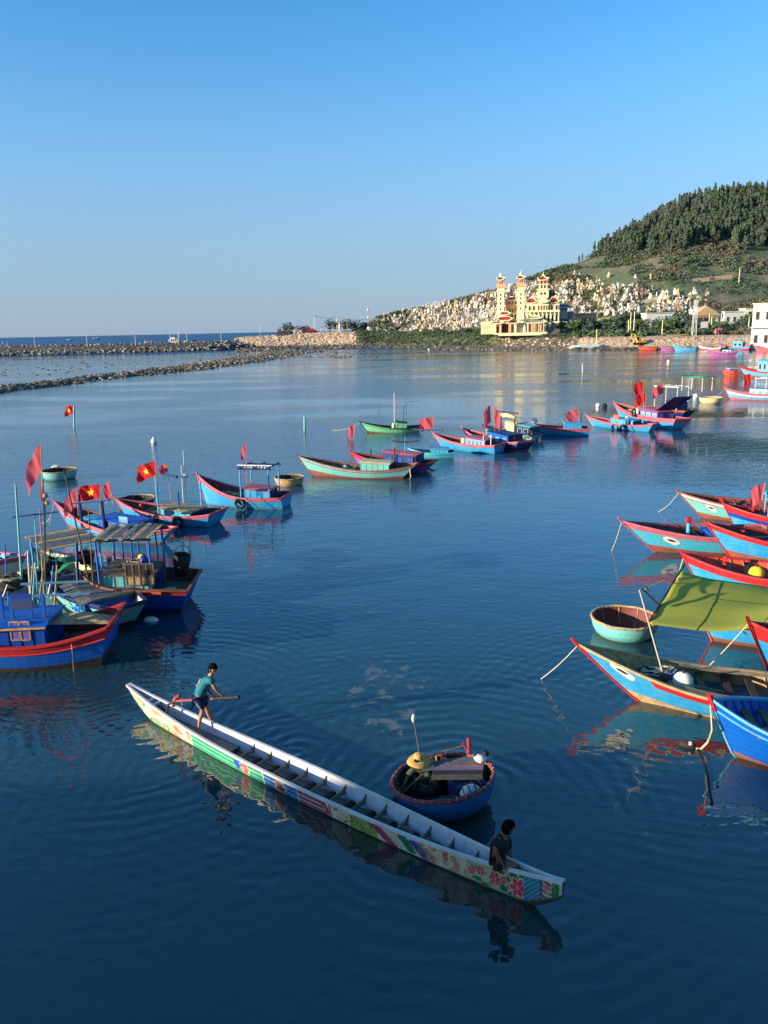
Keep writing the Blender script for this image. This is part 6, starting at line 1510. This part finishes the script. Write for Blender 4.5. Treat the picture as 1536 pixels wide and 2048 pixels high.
# thwarts and knees
ts_ = [.36 + .0452 * i for i in range(12)]
for i, t in enumerate(ts_):
    zt_ = dkeel(t) + (dz(t) - dkeel(t)) * .60; w_ = dsec(t, .6, 1, .035).y
    m = M(); m.path([(DL * t, -w_, zt_), (DL * t, -w_ * .4, zt_ + .01), (DL * t, w_ * .4, zt_ + .01), (DL * t, w_, zt_)], [.05, .035, .035, .05], 6)
    for s in (-1, 1):
        m.path([(DL * t - .02, s * w_ * .9, zt_ + .0), (DL * t + .02, s * (w_ * .97), zt_ + .08), (DL * t + .04, s * (w_ + .035), dz(t) - .05)], [.035, .022, .014], 5)
        m.path([(DL * t, s * w_ * .25, zt_), (DL * t + .28, s * w_ * .75, zt_ - .05)], [.022, .018], 4)
    m.build('thwart', wd_, db)
    if i < 11:
        t2 = t + .024; zt_ = dkeel(t2) + (dz(t2) - dkeel(t2)) * .42; w_ = dsec(t2, .42, 1, .035).y
        m = M(); m.box((DL * t2, 0, zt_), (.10, w_ * 1.95, .03)); m.build('footrest', C_['darkwood'], db)
m = M(); m.box((DL * .52, 0, dkeel(.5) + .20), (DL * .62, .06, .05)); m.build('keelson', C_['darkwood'], db)
# stern deck boards where the steersman stands
for i in range(18):
    t = .125 + .0115 * i; zt_ = dkeel(t) + (dz(t) - dkeel(t)) * .50; w_ = dsec(t, .52, 1, .035).y
    m = M(); m.box((DL * t, 0, zt_), (.125, w_ * 1.96, .025)); m.build('floor_board', flr, db)
for t in (.075, .095, .985):
    m = M(); w_ = dsec(t, .9, 1, .03).y; m.box((DL * t, 0, dz(t) - .05), (.06, 2 * w_, .04)); m.build('thwart', inw, db)
DM = db.matrix_basis
def dworld(t, y, z): return Matrix.LocRotScale(DA, Matrix.Rotation(math.atan2(dd.y, dd.x), 3, 'Z').to_quaternion(), None) @ Vector((DL * t, y * ys, z))
m = M(); m.path([(0, 0, 0), (.06, .05, .06), (-.05, .1, .03), (.03, -.06, .08)], .05, 5, mi=1); m.blob((0, 0, .03), (.16, .12, .09), 3, .5, 6)
m.build('rag_bundle', [C_['net'], C_['darkwood']], None, loc=dworld(.10, 0, .27), label='dark rope and rags lying in the stern of the racing boat', cat='rope')

# ---------------------------------------------------------------- people
skin = mat('tanned_skin', rgb(176, 120, 92), .6, .15, 8, .05, col2=rgb(140, 88, 66)); skin2 = mat('brown_skin', rgb(140, 92, 72), .6, .15, 8, .05)
hairm = mat('black_hair', rgb(12, 10, 10), .95, .3, 30, .4, spec=.05)
def skinned(name, joints, edges, mt_, parent, sub=2, rootv=0):
    """joints: name -> (xyz, radius or (rx, ry)); one continuous mesh"""
    keys = list(joints); me = bpy.data.meshes.new(name); me.from_pydata([joints[k][0] for k in keys], [(keys.index(a), keys.index(b)) for a, b in edges], [])
    me.materials.append(mt_); o = bpy.data.objects.new(name, me); COL.objects.link(o); o.parent = parent
    bm_ = bmesh.new(); bm_.from_mesh(me); ly = bm_.verts.layers.skin.verify(); bm_.verts.ensure_lookup_table()
    for i, k in enumerate(keys):
        r_ = joints[k][1]; bm_.verts[i][ly].radius = (r_, r_) if not hasattr(r_, '__len__') else r_; bm_.verts[i][ly].use_root = (i == rootv)
    bm_.to_mesh(me); bm_.free()
    md = o.modifiers.new('skin', 'SKIN'); md.use_smooth_shade = True; md.branch_smoothing = .2
    s_ = o.modifiers.new('subsurf', 'SUBSURF'); s_.levels = sub; s_.render_levels = sub
    return o
import bmesh
def V_(*a): return Vector(a)
def head(parent, c, look, mt_, hair='short', nape=V_(0, 0, -1), r=.105):
    """head with face towards look"""
    f = look.normalized(); u_ = (-nape); s = f.cross(u_).normalized(); u_ = s.cross(f).normalized()
    Rm = Matrix((s, f, u_)).transposed()
    m = M(); n = 14; vs = []
    for i in range(n + 1):
        th = math.pi * i / n
        for j in range(2 * n):
            ph = math.pi * j / n; d = Vector((math.sin(th) * math.cos(ph), math.sin(th) * math.sin(ph), math.cos(th)))
            p = Vector((d.x * .076, d.y * .095, d.z * .115))
            if d.z < 0: p.x *= 1 + d.z * .32; p.y *= 1 + d.z * .16
            fr = max(0, d.y)
            if fr > .93 and -.35 < d.z < .05: p.y += .018 * (1 - abs(d.x) * 3)       # nose
            if fr > .75 and .0 < d.z < .18 and .2 < abs(d.x) < .5: p.y -= .010       # eye sockets
            if fr > .85 and -.62 < d.z < -.42: p.y += .006                             # mouth
            if fr > .8 and d.z < -.75: p.y += .012                                     # chin
            vs.append(Rm @ p + c)
    w2 = 2 * n; fs = [(i * w2 + j, i * w2 + (j + 1) % w2, (i + 1) * w2 + (j + 1) % w2, (i + 1) * w2 + j) for i in range(n) for j in range(w2)]
    m.add(vs, fs)
    for sx in (-1, 1): m.blob(c + Rm @ Vector((sx * .078, .0, -.01)), (.016, .022, .034), 1, .0, 5)
    ho = m.build('head', mt_, parent, True)
    for sx in (-1, 1):
        m = M(); m.blob(c + Rm @ Vector((sx * .032, .088, .012)), (.013, .008, .007), 1, .0, 4); m.build('eye', C_['black'], ho)
        m = M(); m.blob(c + Rm @ Vector((sx * .033, .092, .034)), (.02, .006, .004), 1, .0, 4); m.build('eyebrow', hairm, ho)
    m = M(); m.blob(c + Rm @ Vector((0, .093, -.058)), (.022, .007, .006), 1, .0, 4); m.build('mouth', mat('lips', rgb(130, 70, 62), .6), ho)
    if hair:
        m = M(); vs = []; N = 16; R_ = random.Random(4)
        for i in range(N + 1):
            th = math.pi * i / N * .72
            for j in range(2 * N):
                ph = math.pi * j / N; lim = 1.0
                d = Vector((math.sin(th) * math.cos(ph), math.sin(th) * math.sin(ph), math.cos(th)))
                k = 1.20 + .12 * noise.noise(d * 6) + .07 * noise.noise(d * 14)
                p = Vector((d.x * .080, d.y * .098, d.z * .118)) * k
                if d.y > .3 and d.z < .35: p = Vector((d.x * .070, d.y * .080, max(d.z, .3) * .115))       # leave the face free
                if abs(d.x) > .75 and d.y > -.1 and d.z < .1: p *= .86
                vs.append(Rm @ p + c)
        w2 = 2 * N; m.add(vs, [(i * w2 + j, i * w2 + (j + 1) % w2, (i + 1) * w2 + (j + 1) % w2, (i + 1) * w2 + j) for i in range(N) for j in range(w2)])
        m.build('hair', hairm, ho, True)
    return ho
def fingers(J, E, pre, wrist, palm, d, curl, sp, right):
    """adds a palm and five fingers to the joint list"""
    d = d.normalized(); curl = curl.normalized(); sp = sp.normalized()
    J[pre + 'palm'] = (palm, (.026, .018)); E.append((pre + 'wrist', pre + 'palm'))
    for i, ln in enumerate((.075, .085, .08, .062)):
        b_ = palm + sp * (.03 - .02 * i) + d * .03
        J[f'{pre}f{i}a'] = (b_, .010); J[f'{pre}f{i}b'] = (b_ + d * ln * .45 + curl * ln * .15, .009); J[f'{pre}f{i}c'] = (b_ + d * ln * .55 + curl * ln * .6, .008)
        E += [(pre + 'palm', f'{pre}f{i}a'), (f'{pre}f{i}a', f'{pre}f{i}b'), (f'{pre}f{i}b', f'{pre}f{i}c')]
    J[pre + 'ta'] = (palm + sp * .035 - d * .01, .011); J[pre + 'tb'] = (palm + sp * .045 + d * .025 + curl * .03, .009); E += [(pre + 'palm', pre + 'ta'), (pre + 'ta', pre + 'tb')]

# --- standing steersman. Local axes: x toward the near end of the boat... built in world axes round his feet
fL = dworld(.232, .02, dkeel(.232) + (dz(.232) - dkeel(.232)) * .50 + .03)     # near foot (photo left)
Y0 = fL.y
def PXY(px, py, y): return at_y(px, py, y)
def rel(p): return p - fL
ps = root('person', 'standing person in teal jersey and shorts leaning on the long oar', 'person', fL)
fR = at_y(430, 1449, Y0 + .30)
J = {}; E = []
J['pelvis'] = (rel(at_y(397, 1394, Y0 + .10)), .125); J['belly'] = (rel(at_y(401, 1381, Y0 + .08)), .12); J['chest'] = (rel(at_y(411, 1363, Y0 + .04)), .13); J['neck0'] = (rel(at_y(419, 1353, Y0 + .0)), .08)
J['neck'] = (rel(at_y(423, 1349, Y0 - .02)), .05); J['skull'] = (rel(at_y(425, 1341, Y0 - .03)), .055)
E += [('pelvis', 'belly'), ('belly', 'chest'), ('chest', 'neck0'), ('neck0', 'neck'), ('neck', 'skull')]
J['lhip'] = (rel(at_y(396, 1400, Y0 + .0)), .095); J['lknee'] = (rel(at_y(406, 1422, Y0 - .02)), .062); J['lcalf'] = (rel(at_y(401, 1434, Y0 - .0)), .056); J['lankle'] = (rel(at_y(398, 1450, Y0 + .0)), .036); J['lfoot'] = (V_(.03, -.03, .02), .035); J['ltoe'] = (V_(.15, -.08, .0), .025)
E += [('pelvis', 'lhip'), ('lhip', 'lknee'), ('lknee', 'lcalf'), ('lcalf', 'lankle'), ('lankle', 'lfoot'), ('lfoot', 'ltoe')]
J['rhip'] = (rel(at_y(404, 1399, Y0 + .18)), .095); J['rknee'] = (rel(at_y(414, 1415, Y0 + .2)), .064); J['rcalf'] = (rel(at_y(418, 1429, Y0 + .25)), .054); J['rankle'] = (rel(at_y(425, 1443, Y0 + .3)), .037); J['rfoot'] = (rel(fR) + V_(0, 0, .01), .035); J['rtoe'] = (rel(fR) + V_(.11, -.08, -.01), .026)
E += [('pelvis', 'rhip'), ('rhip', 'rknee'), ('rknee', 'rcalf'), ('rcalf', 'rankle'), ('rankle', 'rfoot'), ('rfoot', 'rtoe')]
hl = at_y(451, 1396, Y0 - .05); hr = at_y(434, 1396, Y0 + .10)
J['lsh'] = (rel(at_y(423, 1360, Y0 - .15)), .065); J['lelb'] = (rel(at_y(430, 1377, Y0 - .17)), .042); J['lwrist'] = (rel(hl) + V_(-.05, 0, .04), .027); E += [('chest', 'lsh'), ('lsh', 'lelb'), ('lelb', 'lwrist')]
fingers(J, E, 'l', None, rel(hl) + V_(-.0, -.0, .03), V_(.5, .2, -.3), V_(0, 0, -1), V_(.3, -.9, 0), False)
J['rsh'] = (rel(at_y(413, 1358, Y0 + .20)), .065); J['relb'] = (rel(at_y(419, 1382, Y0 + .22)), .042); J['rwrist'] = (rel(hr) + V_(-.06, .02, .04), .027); E += [('chest', 'rsh'), ('rsh', 'relb'), ('relb', 'rwrist')]
fingers(J, E, 'r', None, rel(hr) + V_(-.0, .0, .03), V_(.5, -.2, -.3), V_(0, 0, -1), V_(.3, .9, 0), True)
# wrists must exist before the palms join them
skinned('body', J, E, skin, ps)
teal = mat('teal_jersey', rgb(16, 108, 120), .75, .35, 6, .3, col2=rgb(10, 80, 92)); navy_s = mat('navy_shorts', rgb(22, 40, 78), .8, .3, 6, .3)
def sub_(J, ks, E, extra, grow):
    return {k: (J[k][0], (J[k][1] if not hasattr(J[k][1], '__len__') else J[k][1][0]) + grow) for k in ks}
Js = sub_(J, ['belly', 'chest', 'neck0', 'lsh', 'rsh', 'pelvis'], E, None, .025); Js['pelvis'] = (J['pelvis'][0] - V_(0, 0, .07), .148)
Js['lsl'] = (J['lsh'][0].lerp(J['lelb'][0], .62), .066); Js['rsl'] = (J['rsh'][0].lerp(J['relb'][0], .62), .066)
Es = [('pelvis', 'belly'), ('belly', 'chest'), ('chest', 'neck0'), ('chest', 'lsh'), ('lsh', 'lsl'), ('chest', 'rsh'), ('rsh', 'rsl')]
sh_ = skinned('shirt', Js, Es, teal, ps, rootv=1)
Jp = {'pelvis': (J['pelvis'][0] - V_(0, 0, .03), .130), 'lhip': (J['lhip'][0], .108), 'lk': (J['lknee'][0] + V_(0, 0, .02), .080), 'rhip': (J['rhip'][0], .108), 'rk': (J['rhip'][0].lerp(J['rknee'][0], .85), .084)}
skinned('shorts', Jp, [('pelvis', 'lhip'), ('lhip', 'lk'), ('pelvis', 'rhip'), ('rhip', 'rk')], navy_s, ps)
m = M(); a, b_ = J['lhip'][0], J['lknee'][0]; m.path([a + V_(-.02, -.115, -.02), a.lerp(b_, .5) + V_(.0, -.105, 0), b_ + V_(.0, -.088, .06)], .010, 4); m.build('side_stripe', C_['white'], ps)
for k in range(3):      # print on the back of the shirt
    m = M(); a = J['chest'][0].lerp(J['belly'][0], .02 + .26 * k); m.path([a + V_(-.118 - .004 * k, -.07 + .03 * q_, .02 + .022 * math.sin(q_ * 2.1 + k)) for q_ in range(5)], .010 if k else .016, 4); m.build('shirt_print', C_['white'], sh_)
head(ps, rel(at_y(425.5, 1337.5, Y0 - .03)), V_(.75, -.55, -.35), skin, nape=V_(-.25, .1, -1), r=.11)
# oar
oa = at_y(352, 1402, Y0 + .34); ob = at_y(478, 1394, Y0 - .18)
t = root('steering_oar', 'long steering oar with red shaft and black grip held by the standing person', 'oar', oa)
m = M(); m.tube((0, 0, 0), (ob - oa) * .62, .034, .034, 8); m.build('shaft', mat('red_oar_paint', rgb(150, 62, 58), .6, .4, 5), t)
m = M(); m.tube((ob - oa) * .60, (ob - oa), .038, .046, 8); m.build('grip', C_['black'], t)
bl_ = at_y(322, 1416, Y0 + .62) - oa; m = M(); m.path([(0, 0, 0), bl_ * .5, bl_ + V_(0, .1, -.5)], [.035, .03, .02], 6); m.build('blade', C_['darkwood'], t)
ca_ = at_y(346, 1410, Y0 + .38); m = M(); q0 = at_y(347, 1411, Y0 + .38); pts = [at_y(x, y_, Y0 + .36) for x, y_ in ((347, 1412), (349, 1402), (353, 1395), (359, 1392), (363, 1394))]
m.path([p - ca_ for p in pts], [.05, .055, .06, .055, .03], 8); m.build('oar_crutch', mat('red_oar_paint', rgb(150, 62, 58), .6, .4, 5), None, loc=ca_, label='curved red wooden crutch that holds the steering oar on the gunwale', cat='oar crutch')
m = M(); m.path([(0, 0, -.06), (.02, -.03, 0), (.0, 0, .06), (-.02, .03, .02), (.01, .02, -.1)], .014, 5); m.build('lashing', C_['rope'], None, loc=at_y(363, 1402, Y0 + .33), label='rope lashing tying the steering oar to its crutch', cat='rope')

# --- person seated near the bow end
sc_ = at_y(1012, 1738, 11.1)
tS = .905
seat = dworld(tS, .06, dz(tS) - .02); Y1 = seat.y
pq = root('person', 'seated person in dark patterned shirt and black shorts on the racing boat', 'person', seat)
def rq(px, py, dy=0): return at_y(px, py, Y1 + dy) - seat
J = {}; E = []
J['pelvis'] = (rq(993, 1722, .05), .125); J['belly'] = (rq(993, 1706, .05), .12); J['chest'] = (rq(1000, 1684, .05), .135); J['neck0'] = (rq(1008, 1669, .05), .075); J['neck'] = (rq(1012, 1663, .05), .05); J['skull'] = (rq(1014, 1654, .05), .055)
E += [('pelvis', 'belly'), ('belly', 'chest'), ('chest', 'neck0'), ('neck0', 'neck'), ('neck', 'skull')]
J['lhip'] = (rq(998, 1726, -.08), .09); J['lknee'] = (rq(1031, 1730, -.10), .068); J['lcalf'] = (rq(1030, 1748, -.03), .055); J['lankle'] = (rq(1026, 1762, .05), .038); J['ltoe'] = (rq(1040, 1768, .03), .03)
E += [('pelvis', 'lhip'), ('lhip', 'lknee'), ('lknee', 'lcalf'), ('lcalf', 'lankle'), ('lankle', 'ltoe')]
J['rhip'] = (rq(1000, 1722, .18), .09); J['rknee'] = (rq(1024, 1722, .2), .066); J['rcalf'] = (rq(1026, 1738, .22), .055); J['rankle'] = (rq(1026, 1752, .22), .038); J['rtoe'] = (rq(1040, 1757, .2), .03)
E += [('pelvis', 'rhip'), ('rhip', 'rknee'), ('rknee', 'rcalf'), ('rcalf', 'rankle'), ('rankle', 'rtoe')]
hand = dworld(.915, dw(.915) + .0, dz(.915) + .03) - seat
J['lsh'] = (rq(992, 1680, -.12), .065); J['lelb'] = (rq(991, 1706, -.17), .045); J['lwrist'] = (hand + V_(-.02, .0, .06), .03); E += [('chest', 'lsh'), ('lsh', 'lelb'), ('lelb', 'lwrist')]
fingers(J, E, 'l', None, hand + V_(.0, .0, .02), V_(.5, -.6, -.1), V_(0, -.2, -1), V_(.6, .5, 0), False)
J['rsh'] = (rq(1014, 1680, .2), .065); J['relb'] = (rq(1018, 1704, .25), .045); J['rwrist'] = (rq(1024, 1718, .2), .03); E += [('chest', 'rsh'), ('rsh', 'relb'), ('relb', 'rwrist')]
fingers(J, E, 'r', None, rq(1027, 1720, .18), V_(.8, -.1, -.2), V_(0, 0, -1), V_(.2, -.9, 0), True)
skinned('body', J, E, skin2, pq)
dkshirt = mat('dark_patterned_shirt', rgb(26, 28, 34), .8, .7, 22, .3, col2=rgb(60, 66, 62), lo=.55, hi=.6)
Js = sub_(J, ['pelvis', 'belly', 'chest', 'neck0', 'lsh', 'rsh'], E, None, .028); Js['lsl'] = (J['lsh'][0].lerp(J['lelb'][0], .7), .068); Js['rsl'] = (J['rsh'][0].lerp(J['relb'][0], .7), .068)
skinned('shirt', Js, Es, dkshirt, pq, rootv=1)
Jp = {'pelvis': (J['pelvis'][0] - V_(0, 0, .03), .148), 'lhip': (J['lhip'][0], .112), 'lk': (J['lhip'][0].lerp(J['lknee'][0], .62), .095), 'rhip': (J['rhip'][0], .112), 'rk': (J['rhip'][0].lerp(J['rknee'][0], .7), .093)}
skinned('shorts', Jp, [('pelvis', 'lhip'), ('lhip', 'lk'), ('pelvis', 'rhip'), ('rhip', 'rk')], mat('black_shorts', rgb(18, 18, 24), .85, .3, 6, .3), pq)
head(pq, rq(1017, 1655, .04), V_(.85, .25, -.12), skin2, nape=V_(-.15, .0, -1))

# ---------------------------------------------------------------- basket boat with its rower
bc = at(892, 1602); bc.z = 0
bk = basket('basket_boat', 'blue basket boat with red rim carrying a person in a straw hat', bc, 1.0, .50, 'deepteal', 'net', 'dullred', .97, .2, (-.13, -.09))
Rb = bk.rotation_euler.to_matrix()
def bw(x, y, z): return bc + Rb @ Vector((x, y * .97, z))
m = M()
for i, (y, dz_) in enumerate(((-.28, 0), (-.1, .01), (.08, .0), (.26, .012))): m.box((0, y, dz_), (1.5 - .12 * abs(i - 1.5), .165, .03), rz=.02 * (i - 1.5))
for i, v in enumerate((-.27, -.09, .09, .27)):
    m = M(); m.box((0, v, .004 * (i % 2)), (1.0, .165, .028)); o = m.build('seat_board', [C_['wood'], C_['darkwood'], mat('mauve_board', rgb(120, 100, 130), .7, .4, 5)][i % 3], bk); o.location = (.18, .22 + .0, .50 - .05); o.rotation_euler = (0, .05, -.35)
    o.location = Vector((.34, .12, .50)) + Matrix.Rotation(-.35, 3, 'Z') @ Vector((0, v * 0 , 0))
m = M(); m.box((0, 0, 0), (1.25, .34, .03)); o = m.build('seat_board', C_['deck'], bk); o.location = (.32, .55, .49); o.rotation_euler = (0, 0, -.12)
m = M(); m.box((0, 0, .12), (.62, .5, .36)); m.build('blue_crate', C_['navy'], None, loc=bw(.42, -.10, .12), rz=.3, label='blue crate on the right side of the occupied basket boat', cat='crate')
m = M(); m.blob((0, 0, .1), (.22, .15, .13), 2, .15, 8)
for k in range(4): m.path([(-.2 + .13 * k + .02 * math.cos(a), .175 * math.cos(a), .1 + .16 * math.sin(a)) for a in [2 * math.pi * i / 16 for i in range(16)]], .012, 4, mi=1, closed=True)
m.build('roped_float', [C_['plastic'], C_['net']], None, True, loc=bw(.36, -.60, .30), label='pale float bound with dark cord inside the occupied basket boat', cat='float', rz=.4)
m = M(); m.blob((0, 0, .06), (.13, .11, .08), 4, .4, 7); m.blob((.1, .08, .12), (.08, .08, .07), 5, .2, 5, mi=1); m.build('white_bag', [C_['white'], C_['black']], None, True, loc=bw(.84, .18, .56), label='white bag on the rim of the occupied basket boat', cat='bag')
m = M(); m.path([(0, 0, 0), (.02, 0, .16), (.035, .01, .30)], [.05, .045, .04], 8); m.path([(-.02, 0, .07), (-.10, .02, .2)], [.035, .03], 6); m.build('oar_post', C_['dullred'], bk).location = (.74, .66, .58)
m = M(); m.path([(-.62, .05, 0), (0, 0, 0.02), (.6, -.1, .04)], [.018, .018, .014], 6); m.build('bamboo_stick', C_['palewood'], None, loc=bw(.22, .72, .66), label='thin pale stick laid over the boards of the occupied basket boat', cat='stick', rz=.55)
pb = at_y(846, 1507, bc.y + .55); ptop = at_y(827, 1437, bc.y + .55)
t = root('flag_pole', 'thin pale pole with a white tip standing behind the straw hat', 'pole', pb); m = M(); m.tube((0, 0, -.5), ptop - pb, .016, .012, 6); m.build('pole', C_['metal'], t)
m = M(); m.blob(ptop - pb, (.045, .045, .09), 3, .25, 6); m.build('white_tip', C_['white'], t, True)
for i, (x, y, z, r_, lb) in enumerate(((-.05, -.55, .12, (.42, .26, .16), 'dark fishing net heaped at the near side inside the occupied basket boat'), (-.25, .45, .18, (.3, .3, .2), 'dark net bundle behind the straw hat in the basket boat'), (.1, .62, .34, (.34, .2, .14), 'brown net lying at the far rim of the occupied basket boat'))):
    m = M(); m.blob((0, 0, 0), r_, 40 + i, .5, 8, freq=2.3)
    for k in range(9): m.path([(r_[0] * .85 * math.cos(k * 1.3 + q_ * .6), r_[1] * .85 * math.sin(k * 1.3 + q_ * .6), r_[2] * (.55 + .3 * math.sin(q_ + k))) for q_ in range(7)], .010, 4, mi=1)
    m.build('net_heap', [C_['net'], C_['wood']], None, loc=bw(x, y, z), label=lb, cat='net')
# rower
Y2 = at(838, 1575).y + .12; base = at_y(845, 1568, Y2); pz = root('person', 'person in dark camouflage shirt and wide straw hat paddling the basket boat', 'person', base)
def rz_(px, py, dy=0): return at_y(px, py, Y2 + dy) - base
J = {}; E = []
J['pelvis'] = (rz_(862, 1560, .15), .14); J['belly'] = (rz_(855, 1550, .10), .135); J['chest'] = (rz_(845, 1538, .02), .145); J['neck0'] = (rz_(840, 1529, -.03), .08); J['neck'] = (rz_(839, 1526, -.04), .055); J['skull'] = (rz_(837, 1522, -.05), .055)
E += [('pelvis', 'belly'), ('belly', 'chest'), ('chest', 'neck0'), ('neck0', 'neck'), ('neck', 'skull')]
J['lhip'] = (rz_(858, 1568, .0), .09); J['lknee'] = (rz_(842, 1572, -.22), .07); J['lank'] = (rz_(848, 1590, -.18), .045); E += [('pelvis', 'lhip'), ('lhip', 'lknee'), ('lknee', 'lank')]
J['rhip'] = (rz_(866, 1566, .0), .09); J['rknee'] = (rz_(866, 1572, -.25), .07); J['rank'] = (rz_(868, 1590, -.2), .045); E += [('pelvis', 'rhip'), ('rhip', 'rknee'), ('rknee', 'rank')]
h1 = rz_(808, 1570, -.32); h2 = rz_(832, 1562, -.34)
J['lsh'] = (rz_(828, 1537, -.05), .07); J['lelb'] = (rz_(814, 1555, -.16), .05); J['lwrist'] = (h1 + V_(.02, 0, .04), .03); E += [('chest', 'lsh'), ('lsh', 'lelb'), ('lelb', 'lwrist')]; fingers(J, E, 'l', None, h1, V_(-.5, -.5, -.5), V_(0, 0, -1), V_(-.5, .5, 0), False)
J['rsh'] = (rz_(858, 1538, -.02), .07); J['relb'] = (rz_(856, 1558, -.22), .05); J['rwrist'] = (h2 + V_(.05, 0, .03), .03); E += [('chest', 'rsh'), ('rsh', 'relb'), ('relb', 'rwrist')]; fingers(J, E, 'r', None, h2, V_(-.5, -.5, -.5), V_(0, 0, -1), V_(-.5, .5, 0), True)
skinned('body', J, E, skin2, pz)
cam_s = mat('camouflage_shirt', rgb(82, 96, 70), .85, .8, 9, .4, col2=rgb(38, 48, 36), lo=.48, hi=.53)
Js = sub_(J, ['pelvis', 'belly', 'chest', 'neck0', 'lsh', 'rsh', 'lelb', 'relb'], E, None, .024); skinned('shirt', Js, [('pelvis', 'belly'), ('belly', 'chest'), ('chest', 'neck0'), ('chest', 'lsh'), ('lsh', 'lelb'), ('chest', 'rsh'), ('rsh', 'relb')], cam_s, pz, rootv=1)
Jp = {'pelvis': (J['pelvis'][0], .15), 'lhip': (J['lhip'][0], .11), 'lk': (J['lknee'][0], .088), 'la': (J['lank'][0], .06), 'rhip': (J['rhip'][0], .11), 'rk': (J['rknee'][0], .088), 'ra': (J['rank'][0], .06)}
skinned('trousers', Jp, [('pelvis', 'lhip'), ('lhip', 'lk'), ('lk', 'la'), ('pelvis', 'rhip'), ('rhip', 'rk'), ('rk', 'ra')], mat('dark_trousers', rgb(30, 34, 36), .85, .4, 6, .3), pz)
hc = rz_(837, 1522, -.05); head(pz, hc, V_(-.5, -.6, -.5), skin2, hair='short', nape=V_(-.1, .1, -1))
hm_ = mat('straw_hat', rgb(206, 164, 92), .8, .4, 14, .4, col2=rgb(160, 120, 64)); m = M()
prof = [(.30, -.055), (.27, -.02), (.22, .0), (.15, .012), (.125, .02), (.12, .08), (.105, .125), (.06, .145), (0, .15)]
m.lathe(prof, n=28); m.lathe([(.296, -.062), (.26, -.03), (.2, -.008), (.12, .005)], n=28)
o = m.build('straw_hat', hm_, pz, True); o.location = hc + V_(0, 0, .04); o.rotation_euler = (.12, -.05, .3); o.scale = (.80, .80, .92)
for i, v in enumerate(o.data.vertices):
    r_ = math.hypot(v.co.x, v.co.y)
    if r_ > .15: v.co.z += .03 * math.sin(2 * math.atan2(v.co.y, v.co.x)) * (r_ - .15) / .15
ra = rz_(846, 1548, -.30); rb_ = rz_(800, 1590, -.55); t = root('paddle', 'short wooden paddle held over the left rim of the basket boat', 'paddle', base + ra); m = M(); m.tube((0, 0, 0), rb_ - ra, .018, .018, 6); m.build('shaft', C_['wood'], t)
m = M(); d_ = (rb_ - ra).normalized(); m.path([(rb_ - ra), (rb_ - ra) + d_ * .15, (rb_ - ra) + d_ * .4], [.02, .07, .05], 6); m.build('blade', C_['wood'], t)
